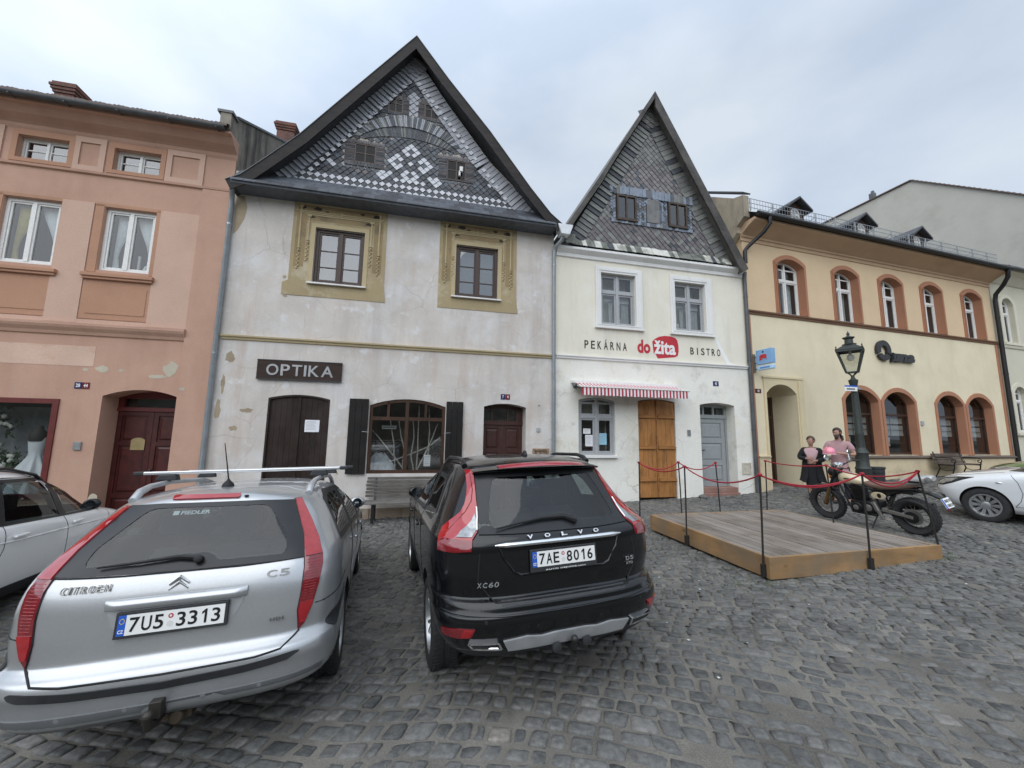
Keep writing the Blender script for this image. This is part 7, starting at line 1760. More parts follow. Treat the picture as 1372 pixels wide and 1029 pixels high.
wall_plate(WHITE, 4.91, 5.11, 3.36, 3.51, (('42', en_b),), 'house_number_sign', 'single dark blue house number on the white bakery wall')
wall_plate(BANK, .10, .335, 3.215, 3.345, (('43', en_d),), 'house_number_sign', 'small dark red house number beside the yellow house portal')
# wooden optician board
T = GREY.sign('wooden_shop_sign', 'dark wooden board with silver letters OPTIKA over the closed shop door', 'shop sign', -6.24, 0, 3.02)
m = MB(); m.box(-.90, .90, -.06, -.015, 0, .455); bd = obj('board', m, wood('dark_sign_wood', (.035, .018, .012), 'X', 14, .5, rough=.5), parent=T, bevel=.008)
m = MB(); m.box(-.90, .90, -.07, -.055, .0, .02); m.box(-.9, .9, -.07, -.055, .435, .455); m.box(-.7, -.66, -.02, .0, .1, .35); m.box(.66, .7, -.02, .0, .1, .35); obj('board_edge', m, M['trim'], parent=T)
x = -.70
for ch, wd in zip('OPTIKA', (.25, .19, .21, .05, .23, .26)):
    lettering('sign_letter', ch, x, x+wd, .095, .355, -.066, simple('silver_letter', (.36, .365, .37), .4, .5), T, .006, bold=.012 if ch != 'I' else .0); x += wd+.045
# paper notices
paper = simple('white_paper', (.74, .74, .76), .8, var=.03); bpap = simple('blue_paper', (.28, .50, .62), .8, var=.05); ptxt = simple('grey_print', (.30, .30, .33), .8)
def notice(H, a0, a1, z0, z1, d, label, mat=paper, lines=7, blocky=False):
    m = MB(); m.box(a0, a1, d-.002, d, z0, z1); T = H.sign('paper_notice', label, 'notice', a0, d, z0)
    m = MB(); w_, h = a1-a0, z1-z0; m.box(0, w_, -.002, 0, 0, h); obj('sheet', m, mat, parent=T)
    m = MB()
    for i in range(lines):
        z = h*(.88-.76*i/lines); l = w_*random.uniform(.5, .8); m.box(w_*.1, w_*.1+l, -.0035, -.002, z-.007, z)
    obj('print', m, ptxt, parent=T)
notice(GREY, -6.07, -5.76, 1.84, 2.118, .028, 'white paper notice pinned on the dark closed shop door')
notice(WHITE, .822, 1.035, 1.90, 2.04, .085, 'small white paper taped high in the bakery window', lines=3); notice(WHITE, .88, 1.097, 1.565, 1.87, .082, 'upright white paper taped low in the bakery window'); notice(WHITE, 1.25, 1.51, 1.61, 1.92, .085, 'light blue paper in the right half of the bakery window', bpap, 5)
notice(GREY, -3.36, -3.20, 1.04, 1.32, .20, 'white price tag hanging among branches in the shop window', lines=5)
T = GREY.sign('paper_notice', 'narrow pale label hung across the top of the branch-filled shop window', 'notice', -4.39, .22, 1.94); m = MB(); m.box(0, .34, -.002, 0, 0, .085); obj('sheet', m, simple('dull_paper', (.33, .32, .32), .8), parent=T); m = MB(); m.box(.02, .30, -.0035, -.002, .03, .055); obj('print', m, M['grey_room'], parent=T)
# birch branches in the shop window, leaning every way: each its own branch
bark = simple('birch_bark', (.42, .39, .36), .8, var=.4, scale=16)
BR = [[(-4.63, 1.92), (-4.21, 1.44), (-3.825, .95)], [(-4.212, 2.15), (-4.10, 1.585), (-4.04, .93)], [(-4.0, 2.15), (-3.94, 1.81), (-3.84, 1.44), (-3.86, .95)], [(-3.66, 2.16), (-3.625, 1.74), (-3.676, 1.29), (-3.60, .94)], [(-3.53, 2.55), (-3.517, 1.6), (-3.53, .94)], [(-3.282, 2.52), (-3.245, 1.9), (-3.26, 1.3)], [(-3.04, 2.10), (-3.225, 1.59), (-3.514, .94)], [(-4.27, 1.10), (-3.73, 1.31), (-3.24, 1.52), (-2.97, 1.75)]]
BL = ['birch branch slanting down from the upper left corner of the shop window', 'upright birch branch in the left half of the shop window', 'crooked birch branch nearest left of the window middle bar', 'wavy birch branch just right of the window middle bar', 'straight tall birch branch right of the wavy one in the window', 'birch branch hanging from the upper pane in the right half', 'birch branch slanting up to the right in the shop window', 'long birch branch lying across the others in the shop window']
for k, (pts, lab) in enumerate(zip(BR, BL)):
    a0, z0 = pts[-1]; T = GREY.sign('birch_branch', lab, 'branch', a0, .30+.02*(k % 3), z0, 'birch branches in the shop window')
    P = []
    for i in range(len(pts)-1):
        for t in (0, .33, .66): P.append((pts[i][0]+(pts[i+1][0]-pts[i][0])*t-a0+random.uniform(-.006, .006), 0, pts[i][1]+(pts[i+1][1]-pts[i][1])*t-z0))
    P.append((0, 0, 0)); m = MB(); m.tube(P[::-1], [.021-.009*i/len(P) for i in range(len(P))], 7); obj('stem', m, bark, parent=T, smooth=60)
# bottles and white goods at the foot of that window
T = GREY.sign('display_cloth', 'grey and white folded cloth heap in the bottom left of the shop window', 'cloth', -4.4, .35, .90)
rows = []
for i in range(7):
    v = i/6; rows.append([(.0+.42*math.cos(t)*(1-v*.75)+.03*math.sin(5*t+v*3), .12*math.sin(t)*(1-v), .44*v+.03*math.sin(3*t)) for t in np.linspace(0, 2*math.pi, 18)])
m = MB(); m.grid(rows); obj('heap', m, simple('grey_white_cloth', (.34, .36, .40), .9, var=.4, scale=9), parent=T, smooth=60)
# bridal display behind the salmon shop window
T = PINK.sign('wedding_dress', 'white strapless wedding dress on a stand behind the salmon shop window', 'dress', -11.19, .32, .45)
m = MB(); R_ = []
for z, r, q in ((0, .44, .09), (.25, .36, .08), (.5, .27, .06), (.72, .16, .02), (.84, .115, 0), (.95, .125, 0), (1.10, .145, 0), (1.17, .135, .0)):
    R_.append([((r+q*math.sin(9*t))*math.cos(t), (r*.75+q*.6*math.sin(9*t))*math.sin(t), z+(.03*math.cos(2*t) if z > 1.1 else 0)) for t in np.linspace(0, 2*math.pi, 48)])
m.grid(R_); obj('gown', m, simple('white_satin', (.75, .77, .82), .5, var=.04), parent=T, smooth=60)
m = MB(); m.lathe([(.13, 1.12), (.135, 1.18), (.12, 1.30), (.06, 1.36), (.05, 1.42), (.04, 1.44)], n=20); obj('bust', m, simple('dark_bust', (.04, .034, .032), .7), parent=T, smooth=50)
leafm = simple('dark_green_leaf', (.03, .06, .022), .6, var=.4); blos = simple('white_blossom', (.68, .68, .62), .8, var=.12)
def bouquet(H, a, d, z, rx, rz, n, label, seed):
    rr = random.Random(seed); T = H.sign('flower_arrangement', label, 'flowers', a, d, z); lm = MB(); bm_ = MB()
    for i in range(n):
        x, y, q = rr.gauss(0, .45)*rx, rr.gauss(0, .3)*rx*.5, rr.gauss(0, .45)*rz; t = rr.random()*6.28; s = rr.uniform(.03, .07)
        u = Vector((math.cos(t), rr.uniform(-.4, .4), math.sin(t)))*s; v = Vector((-math.sin(t), rr.uniform(-.5, .5), math.cos(t)))*s*.4; c = Vector((x, y, q+rz*.5)); lm.add([c-u, c+v, c+u, c-v], [(0, 1, 2, 3)])
    for i in range(n//9):
        x, y, q = rr.gauss(0, .4)*rx, -.06-rr.random()*.06, rr.gauss(0, .38)*rz+rz*.5; r = rr.uniform(.025, .05)
        for k in range(3): bm_.ball((x+rr.uniform(-.02, .02), y, q+rr.uniform(-.02, .02)), r, 7, 5)
    obj('foliage', lm, leafm, parent=T, fix=False); obj('blossom', bm_, blos, parent=T, smooth=50, fix=False)
bouquet(PINK, -11.75, .4, .98, .36, .32, 150, 'low arrangement of white flowers at the left end of the bridal window', 1)
bouquet(PINK, -12.05, .55, 1.70, .34, .5, 110, 'tall trailing white flowers before the grey drape in the bridal window', 2)
# projecting bank sign
T = BANK.sign('projecting_sign', 'blue projecting box sign with a red S emblem beside the yellow portal', 'sign', .10, 0, 3.84)
m = MB(); m.box(-.05, .05, -.05, .0, .0, .56); obj('bracket', m, simple('grey_green_bracket', (.20, .21, .18), .5, .3), parent=T, bevel=.005)
m = MB()
for z in (.08, .27, .46): m.tube([(0, -.04, z), (0, -.2, z)], .014, 8)
obj('arm', m, M['dark_zinc'], parent=T)
m = MB(); m.box(-.075, .075, -.68, -.17, .20, .64); bx = obj('sign_box', m, simple('sign_blue', (.20, .38, .62), .35, var=.04, coat=.4), parent=T, bevel=.012)
m = MB(); m.box(-.07, .07, -.68, -.17, .03, .155); lb = obj('lower_panel', m, simple('sign_light_blue', (.42, .62, .80), .35, var=.04, coat=.4), parent=T, bevel=.02)
me_r = simple('sign_red', (.45, .02, .03), .4); me_n = simple('sign_navy', (.03, .03, .10), .4)
o = lettering('emblem', 'S', -.125, .125, .06, .27, 0, me_r, bx, .004, bold=.09); o.location = (-.078, -.41, .22); o.rotation_euler = (0, 0, R(-90))
m = MB(); m.lathe([(.032, 0), (.032, .004)], (-.075, -.41, .56), (-1, 0, 0), 20); obj('emblem_dot', m, me_n, parent=bx)
m = MB(); m.box(-.073, -.07, -.60, -.28, .07, .115); obj('panel_line', m, simple('sign_mid_blue', (.09, .22, .50), .4), parent=lb)
# ------------------------------------------------------------------ wooden deck with rope posts
DA = R(13.4); DO = Vector((3.277, 5.07, 0)); DW, DD, DZ = 3.03, 2.60, .385
T = thing('wooden_deck', 'low wooden terrace platform of weathered boards standing on the cobbles', 'deck', (DO.x, DO.y, .10), DA)
deckm = wood('weathered_deck_board', (.21, .175, .145), 'Y', 11, .5, rough=.85, grey=(.25, .225, .20), planks=.3)
beam = wood('honey_beam', (.31, .185, .085), 'X', 7, .55, rough=.65, bmp=.2, knots=5, grey=(.20, .15, .10)); beamy = wood('honey_beam_side', (.31, .185, .085), 'Y', 7, .55, rough=.65, bmp=.2, knots=5, grey=(.20, .15, .10))
z1 = DZ-.10; n = 21
m = MB()
for i in range(n):
    a, b = DW*i/n+.005, DW*(i+1)/n-.005; j = random.uniform(-.003, .003); m.box(a, b, .035, DD-.035, z1-.028, z1+j)
    for y in (.12, .9, 1.7, DD-.12):
        for q in (.25, .75): m.lathe([(.005, 0), (.005, .0008)], (a+(b-a)*q, y+random.uniform(-.01, .01), z1+j), n=6)
obj('deck_boards', m, deckm, parent=T)
m = MB(); m.box(0, DW, 0, .045, z1-.265, z1+.004); obj('front_beam', m, beam, parent=T, bevel=.006)
m = MB(); m.box(0, DW, DD-.045, DD, z1-.24, z1+.003); obj('rear_beam', m, beam, parent=T, bevel=.006)
m = MB(); m.box(0, .045, .046, DD-.046, z1-.262, z1+.003); obj('side_beam', m, beamy, parent=T, bevel=.006)
m = MB(); m.box(DW-.045, DW, .046, DD-.046, z1-.19, z1+.003); obj('side_beam', m, beamy, parent=T, bevel=.006)
m = MB()
for y in (.6, 1.3, 2.0): m.box(.05, DW-.05, y, y+.08, z1-.20, z1-.03)
obj('joist', m, M['brown_frame'], parent=T)
def deck(u, v): c, s = math.cos(DA), math.sin(DA); return Vector((DO.x+u*c-v*s, DO.y+u*s+v*c, 0))
rod = simple('rusty_black_rod', (.03, .027, .026), .6, .4); red_rope = simple('red_rope', (.30, .012, .025), .75, var=.2, scale=60)
# (base x, y, base z, top offset, label, bracket on the outside)
PS = [(2.45, 7.50, .385, (.01, .0, .98), 'thin rope post at the rear left corner of the deck, nearest the black car', 0), (2.84, 6.42, .26, (.01, 0, 1.13), 'thin rope post half way along the left side of the deck', 1), (3.235, 5.14, .24, (.03, 0, 1.16), 'thin rope post at the front corner of the deck', 1),
      (4.86, 5.42, .25, (-.02, -.02, 1.16), 'thin rope post in the middle of the deck front', 1), (6.22, 5.80, .32, (-.16, .03, 1.10), 'leaning rope post at the right front corner before the motorcycle wheel', 0), (3.373, 7.80, .385, (-.03, 0, .98), 'rope post at the deck rear in line with the pine doors', 0), (4.291, 8.10, .385, (-.05, 0, .96), 'rope post at the deck rear in line with the grey door, rope end hanging', 0), (5.40, 8.33, .385, (.03, 0, 1.0), 'rope post at the far right rear corner of the deck', 0), (5.80, 7.13, .385, (-.05, 0, 1.01), 'rope post on the right side beside the motorcycle front wheel', 0)]
tops = []
for x, y, z, tp, lab, br in PS:
    T = thing('rope_post', lab, 'post', (x, y, z), group='rope posts round the deck')
    m = MB(); m.tube([(0, 0, -.02), (tp[0]*.5+.004, tp[1]*.5, tp[2]*.5), tp], .0125, 8); P = obj('rod', m, rod, parent=T, smooth=60)
    m = MB(); m.lathe([(.016, -.012), (.019, 0), (.016, .012)], tp, n=10); obj('rod_loop', m, rod, parent=T, smooth=60)
    if br: m = MB(); m.box(-.035, .035, -.022, .012, -.10, .05); o = obj('fixing_plate', m, rod, parent=T); o.rotation_euler = (0, 0, DA)
    tops.append(Vector((x, y, z))+Vector(tp))
def sag(a, b, s, n=14): return [a+(b-a)*(i/n)-Vector((0, 0, 4*s*(i/n)*(1-i/n))) for i in range(n+(0))]
def rope(idx, sags, label, tail=None, double=()):
    P = []
    for i in range(len(idx)-1): P += sag(tops[idx[i]], tops[idx[i+1]], sags[i])
    P.append(tops[idx[-1]])
    if tail: P += [P[-1]+Vector(t) for t in tail]
    o0 = P[0].copy(); m = MB(); m.tube([p-o0 for p in P], .0105, 8)
    for k, s in double: m.tube([p-o0+Vector((0, 0, -.006)) for p in sag(tops[idx[k]], tops[idx[k+1]], s)+[tops[idx[k+1]]]], .010, 8)
    for i in idx:
        c = tops[i]-o0; m.lathe([(.016, -.02), (.028, -.008), (.028, .012), (.016, .022)], c, n=10)
    T = tag(obj('red_rope', m, red_rope, smooth=60), label, 'rope', 'red barrier ropes'); T.location = o0
rope([0, 5, 6], (.13, .14), 'short red rope along the deck rear in front of the bakery doors', tail=[(0, -.02, -.05), (.0, -.03, -.10)])
rope([0, 1, 2, 3, 4], (.12, .17, .17, .15), 'long red rope round the left side and front of the deck', double=[(3, .19), (2, .145)])
rope([7, 8, 4], (.05, .13), 'red rope passing from the far deck corner over the motorcycle')
# ------------------------------------------------------------------ lamp post, bin, benches
iron = simple('grey_green_cast_iron', (.045, .052, .048), .55, .3, var=.2, scale=20)
LPX, LPY = 9.67, 10.72; LZ = gz(LPX, LPY)
T = thing('street_lamp', 'old cast iron street lamp with a four-sided glass lantern', 'street lamp', (LPX, LPY, LZ)); T.rotation_euler = (0, R(-1.0), 0)
m = MB(); m.lathe([(.20, 0), (.20, .08), (.17, .12), (.165, .62), (.18, .66), (.15, .72), (.145, 1.05), (.16, 1.08), (.12, 1.16), (.10, 1.22)], n=16); 
for k in range(8): a = 2*math.pi*k/8; m.bar((.168*math.cos(a), .168*math.sin(a), .14), (.166*math.cos(a), .166*math.sin(a), .60), .025, .012, up=(math.cos(a), math.sin(a), 0))
obj('post_base', m, iron, parent=T, smooth=35)
m = MB(); m.lathe([(.10, 1.2), (.092, 1.55), (.105, 1.60), (.09, 1.66), (.075, 2.4), (.062, 2.92), (.085, 2.95), (.105, 3.06), (.11, 3.10), (.07, 3.12), (.045, 3.16), (.04, 3.22)], n=20)
for k in range(10): a = 2*math.pi*k/10; m.tube([(.085*math.cos(a), .085*math.sin(a), 1.68), (.062*math.cos(a), .062*math.sin(a), 2.88)], .012, 5)
obj('shaft', m, iron, parent=T, smooth=35)
LN = MB(); zb, ze = 3.32, 3.93; rb, re = .135, .30
def sq(r, z): return [Vector((r, r*.0, z)), Vector((0, r, z)), Vector((-r, 0, z)), Vector((0, -r, z))]
rb *= 1.3; re *= 1.3
B_, E_ = sq(rb, zb), sq(re, ze)
for i in range(4):
    LN.bar(B_[i], E_[i], .035, .035); LN.bar(B_[i], B_[(i+1) % 4], .03, .03); LN.bar(E_[i], E_[(i+1) % 4], .045, .05)
    c0 = (B_[i]+B_[(i+1) % 4])/2; c1 = (E_[i]+E_[(i+1) % 4])/2; LN.lathe([(.024, -.02), (.028, .03), (.012, .06), (.018, .09), (.0, .13)], E_[i]+Vector((0, 0, .02)), n=8)
for s in (1, -1): LN.bar((0, 0, 3.2), (s*.14, 0, zb), .03, .02); LN.bar((0, 0, 3.2), (0, s*.14, zb), .03, .02)
lf = obj('lantern_frame', LN, iron, parent=T)
g = MB()
for i in range(4): g.add([B_[i]*.98+Vector((0, 0, zb*.02)), B_[(i+1) % 4]*.98+Vector((0, 0, zb*.02)), E_[(i+1) % 4]*.98+Vector((0, 0, ze*.02)), E_[i]*.98+Vector((0, 0, ze*.02))], [(0, 1, 2, 3)])
obj('pane', g, glass('lantern_glass', (.85, .86, .83), 1.5, .05), parent=lf)
m = MB(); R1, R2, R3 = sq(re*1.12, ze+.03), sq(.17, ze+.17), sq(.15, ze+.19)
m.add(R1+R2, [(i, (i+1) % 4, (i+1) % 4+4, i+4) for i in range(4)]+[(3, 2, 1, 0)]); m.lathe([(.15, ze+.16), (.165, ze+.20), (.10, ze+.22), (.095, ze+.34), (.14, ze+.38), (.14, ze+.40), (.06, ze+.42), (.03, ze+.46), (.042, ze+.50), (.012, ze+.56), (.0, ze+.60)], n=14); obj('lantern_roof', m, iron, parent=lf, smooth=35)
m = MB(); m.lathe([(.03, ze), (.03, ze-.1), (.075, ze-.12), (.09, ze-.2), (.06, ze-.27)], n=14); obj('bulb', m, simple('frosted_bulb', (.6, .6, .57), .3), parent=lf, smooth=50)
T = thing('street_sign', 'small white and blue sign clamped to the lamp post', 'sign', (LPX, LPY, LZ+2.86), R(8))
m = MB(); m.box(-.46, -.06, -.09, -.075, -.09, .07); bd = obj('sign_panel', m, M['plate_w'], parent=T, bevel=.004)
m = MB(); m.box(-.46, -.06, -.0925, -.09, .03, .07); obj('blue_strip', m, M['plate_b'], parent=bd); m = MB(); m.box(-.40, -.14, -.0925, -.09, -.05, -.01); obj('sign_line', m, M['grey_room'], parent=bd)
m = MB(); m.lathe([(.072, -.03), (.078, -.03), (.078, .03), (.072, .03)], n=16); m.box(-.12, -.05, -.085, -.02, -.015, .015); m.box(.05, .13, -.05, -.03, -.02, .02); obj('clamp', m, M['zinc'], parent=T)
T = thing('litter_bin', 'dark grey round litter bin at the foot of the lamp post', 'litter bin', (10.46, 11.2, gz(10.46, 11.2)))
m = MB(); m.lathe([(.15, 0), (.16, .02), (.185, .56), (.205, .58), (.205, .62), (.185, .62), (.17, .60), (.16, .1)], n=24); obj('drum', m, simple('bin_metal', (.055, .058, .062), .5, .4), parent=T, smooth=40)
m = MB()
for z in (.15, .45): m.lathe([(.165+.02*z, z), (.18+.035*z, z+.01), (.165+.02*z, z+.02)], n=24)
obj('bin_band', m, M['black_metal'], parent=T, smooth=40)
# slatted wooden bench against the grey house
bx, by, _ = GREY.world(-4.62, -.05, 0); gzb = gz(bx+.8, by-.1)
T = thing('wooden_bench', 'weathered grey slatted bench under the shop window of the grey house', 'bench', (bx, by, gzb), FA)
slat = wood('weathered_grey_slat', (.12, .108, .095), 'X', 16, .5, rough=.85, grey=(.17, .16, .15))
LB = 2.05
m = MB()
for i in range(6): z = .50+i*.075; y = -.16+.025*i; m.box(.0+random.uniform(-.01, .01), LB+random.uniform(-.01, .01), y-.012, y+.014, z, z+.058)
obj('backrest', m, slat, parent=T, bevel=.004)
m = MB()
for i in range(5): y = -.58+i*.088; m.box(0, LB, y, y+.078, .40, .432)
obj('seat', m, slat, parent=T, bevel=.004)
for x in (.18, LB-.22):
    m = MB(); m.box(x, x+.06, -.54, -.48, 0, .40); m.box(x, x+.06, -.22, -.16, 0, .42); m.bar((x+.03, -.19, .40), (x+.03, -.02, .92), .05, .05); m.box(x, x+.06, -.56, -.16, .36, .40); obj('leg', m, M['black_metal'], parent=T)
# cast iron bench by the yellow house
T = thing('cast_iron_bench', 'park bench with curled cast iron arms in front of the yellow house', 'bench', (14.62, 13.42, gz(15.2, 13.5)), BA)
LB = 1.55; si = simple('bench_iron', (.02, .02, .022), .5, .5)
m = MB()
for i in range(3): y, z = .02+.035*i, .50+i*.115; m.bar((-.05, y+.0, z), (LB+.05, y, z), .028, .088, up=(0, .3, 1))
obj('backrest', m, wood('bench_brown_wood', (.10, .075, .06), 'X', 14, .5, rough=.7), parent=T, bevel=.004)
m = MB()
for i in range(5): y = -.40+i*.085; m.box(-.05, LB+.05, y, y+.07, .42, .448)
obj('seat', m, bpy.data.materials['bench_brown_wood'], parent=T, bevel=.004)
for x in (.08, LB-.08):
    m = MB(); P = lambda l: [(x, a, b) for a, b in l]
    m.tube(P([(.10, .84), (.06, .66), (.0, .46), (-.05, .30), (.02, .12), (.08, 0)]), .018, 7); m.tube(P([(-.42, .43), (-.40, .28), (-.36, .14), (-.43, 0)]), .018, 7); m.tube(P([(-.42, .41), (.0, .40)]), .016, 7); m.tube(P([(-.05, .28), (-.2, .22), (-.38, .26)]), .012, 6)
    m.tube(P([(.03, .64), (-.15, .66), (-.36, .65), (-.45, .60), (-.46, .53), (-.41, .49), (-.36, .52), (-.37, .57), (-.41, .57)]), .015, 7); m.tube(P([(-.44, .50), (-.42, .43)]), .014, 6); obj('iron_frame', m, si, parent=T, smooth=60)
# stone by the door, weeds in the joints
sx, sy, _ = WHITE.world(4.22, -.22, 0); m = MB(); m.ball((0, 0, .04), .10, 10, 7, (1.2, 1, .7))
for i, v in enumerate(m.v): m.v[i] = (v[0]*random.uniform(.8, 1.1), v[1]*random.uniform(.8, 1.1), v[2]*random.uniform(.85, 1.1))
o = tag(obj('loose_stone', m, simple('grey_stone', (.13, .13, .125), .9, var=.3), smooth=60), 'grey stone lying on the paving left of the grey door', 'stone'); o.location = (sx, sy, gz(sx, sy))
def weeds():
    m = MB(); rr = random.Random(5)
    spots = [(3.2, 5.0, .10, 30), (3.0, 5.5, .1, 22), (2.75, 6.2, .12, 22), (2.9, 5.05, .18, 30), (6.3, 5.75, .12, 40), (2.35, 6.6, .2, 26), (2.6, 4.9, .2, 16), (6.5, 5.95, .1, 22)]
    for x in np.arange(3.6, 6.2, .35): spots.append((x, 5.05+(x-3.277)*.238, .1, 6))
    for k in range(26): spots.append((rr.uniform(1.7, 6.5), rr.uniform(3.6, 5.2), .15, 4))
    for cx, cy, s, n_ in spots:
        for i in range(n_):
            x, y = rr.gauss(cx, s*.6), rr.gauss(cy, s*.4); h = rr.uniform(.015, .06); a = rr.random()*6.28; b = rr.uniform(.01, .035); z = gz(x, y)-.006
            m.add([(x-.004*math.sin(a), y+.004*math.cos(a), z), (x+.004*math.sin(a), y-.004*math.cos(a), z), (x+b*math.cos(a), y+b*math.sin(a), z+h)], [(0, 1, 2)])
    o = obj('weeds', m, simple('weed_green', (.06, .10, .03), .7, var=.4), fix=False); struct(o, 'stuff')
weeds()
def litter():
    rr = random.Random(8); m = MB()
    for k in range(40):
        x, y = rr.uniform(1.5, 9), rr.uniform(2.6, 7); a = rr.random()*3; s = rr.uniform(.008, .02); z = gz(x, y)+.012; c, q = math.cos(a)*s, math.sin(a)*s
        m.add([(x+c, y+q, z), (x-q, y+c*.7, z+.004), (x-c, y-q, z), (x+q, y-c*.6, z+.003)], [(0, 1, 2, 3)])
    struct(obj('ground_litter', m, simple('pale_scraps', (.55, .54, .5), .8, var=.2), fix=False), 'stuff')
litter()
# unseen dark slope added behind the viewer to darken reflections in glass and paint
def slope():
    xs = np.linspace(-110, 110, 90); ts = np.linspace(0, 1, 26); V = []; F = []
    for j, t in enumerate(ts):
        for i, x in enumerate(xs):
            r = 26+40*t; a = x/110*R(95); X = math.sin(a)*r*1.35; Y = -math.cos(a)*r+2
            z = -.8+19*t**.85+(1.6*math.sin(i*1.7+j)*math.sin(i*.63+j*2.1)+1.1*math.sin(i*2.9+j*1.3))*min(1, t*4); V.append((X, Y, z))
    n = len(xs)
    for j in range(len(ts)-1):
        for i in range(n-1): F.append((j*n+i, j*n+i+1, (j+1)*n+i+1, (j+1)*n+i))
    m = MB(); m.add(V, F); o = obj('added_dark_slope', m, simple('dark_slope_brown', (.075, .075, .055), .95, var=.5, scale=.5), smooth=80, fix=False); struct(o)
slope()
# ------------------------------------------------------------------ people
def skin(name, pts, edges, root, mat, parent, sub=2, loc=None):
    """one continuous surface grown round a skeleton: pts {key: (x, y, z, r[, r2])}"""
    keys = list(pts); idx = {k: i for i, k in enumerate(keys)}
    me = bpy.data.meshes.new(name); me.from_pydata([pts[k][:3] for k in keys], [(idx[a], idx[b]) for a, b in edges], [])
    o = bpy.data.objects.new(name, me); COL.objects.link(o)
    md = o.modifiers.new('skin', 'SKIN'); md.use_smooth_shade = True; md.branch_smoothing = .4
    for k in keys:
        p = pts[k]; d = me.skin_vertices[0].data[idx[k]]; d.radius = (p[3], p[4] if len(p) > 4 else p[3]); d.use_root = (k == root)
    s = o.modifiers.new('sub', 'SUBSURF'); s.levels = sub; s.render_levels = sub
    dg = bpy.context.evaluated_depsgraph_get(); m2 = bpy.data.meshes.new_from_object(o.evaluated_get(dg)); bpy.data.objects.remove(o)
    m2.materials.clear(); m2.materials.append(mat); m2.polygons.foreach_set('use_smooth', [True]*len(m2.polygons))
    q = bpy.data.objects.new(name, m2); COL.objects.link(q); q.parent = parent
    return q
def chain(*ks): return [(ks[i], ks[i+1]) for i in range(len(ks)-1)]
def hand(pts, edges, w_, side, d, up, palm=.085):
    """palm and five bent fingers growing from wrist key w_; d = direction of the hand, up = back of the hand"""
    W = Vector(pts[w_][:3]); d = Vector(d).normalized(); up = Vector(up).normalized(); x = d.cross(up).normalized()*side
    k = w_+'p'; c = W+d*palm*.7; pts[k] = (*c, .026, .014); edges.append((w_, k))
    for i, (off, ln, r) in enumerate(((-.030, .062, .0078), (-.010, .070, .0082), (.010, .066, .008), (.029, .052, .007))):
        a = c+d*palm*.45+x*off; m_ = a+d*ln*.55-up*.012; e = m_+d*ln*.25-up*ln*.38
        for j, (p, rr) in enumerate(((a, r*1.1), (m_, r), (e, r*.85))): pts[f'{k}{i}{j}'] = (*p, rr)
        edges += [(k, f'{k}{i}0'), (f'{k}{i}0', f'{k}{i}1'), (f'{k}{i}1', f'{k}{i}2')]
    a = c-d*.005-x*.040; e = a+d*.045-x*.012-up*.012
    pts[k+'t0'] = (*a, .0095); pts[k+'t1'] = (*e, .0085); edges += [(k, k+'t0'), (k+'t0', k+'t1')]
skinm = simple('skin', (.37, .205, .15), .55, var=.05); darkhair = simple('dark_brown_hair', (.022, .014, .010), .6, var=.4, scale=30); brownhair = simple('brown_hair', (.07, .04, .025), .6, var=.4, scale=30)
def face(head, c, yaw, T, eye=.032, beard=False):
    """eyes, nose, mouth and ears on a head centred at c, turned by yaw"""
    H = bpy.data.objects.new('face', None); COL.objects.link(H); H.parent = T; H.location = c; H.rotation_euler = (0, 0, yaw); H.empty_display_size = .05
    for s in (1, -1):
        m = MB(); m.ball((s*eye, -.086, .005), .009, 10, 6, (1.3, .6, .8)); obj('eye', m, simple('eye_white', (.5, .48, .46), .3), parent=H, smooth=60)
        m = MB(); m.ball((s*eye, -.092, .005), .005, 8, 5, (1, .5, 1)); obj('iris', m, M['ink'], parent=H)
        m = MB(); m.bar((s*(eye-.016), -.091, .026), (s*(eye+.018), -.088, .028), .006, .005); obj('eyebrow', m, darkhair, parent=H)
        m = MB(); m.ball((s*.082, .01, -.005), .028, 10, 7, (.35, .7, 1.1)); obj('ear', m, skinm, parent=H, smooth=60)
    m = MB(); m.add([(0, -.098, .02), (-.010, -.095, -.005), (.010, -.095, -.005), (0, -.120, -.028), (-.017, -.098, -.036), (.017, -.098, -.036)], [(0, 1, 3), (0, 3, 2), (1, 4, 3), (2, 3, 5), (4, 5, 3)]); obj('nose', m, skinm, parent=H, smooth=60)
    m = MB(); m.ball((0, -.092, -.062), .022, 10, 6, (1, .35, .28)); obj('mouth', m, simple('lips', (.30, .11, .10), .5), parent=H, smooth=60)
    return H
def headshape(pts, edges, neck, c, w_=.075, h=.115):
    """chin to crown, joined to the neck"""
    x, y, z = c
    pts['jaw'] = (x, y-.018, z-.075, .054, .062); pts['mid'] = (x, y-.004, z-.005, .073, .086); pts['brow'] = (x, y+.003, z+.045, .074, .090); pts['crown'] = (x, y+.008, z+.088, .050, .060)
    edges += [(neck, 'jaw'), ('jaw', 'mid'), ('mid', 'brow'), ('brow', 'crown')]
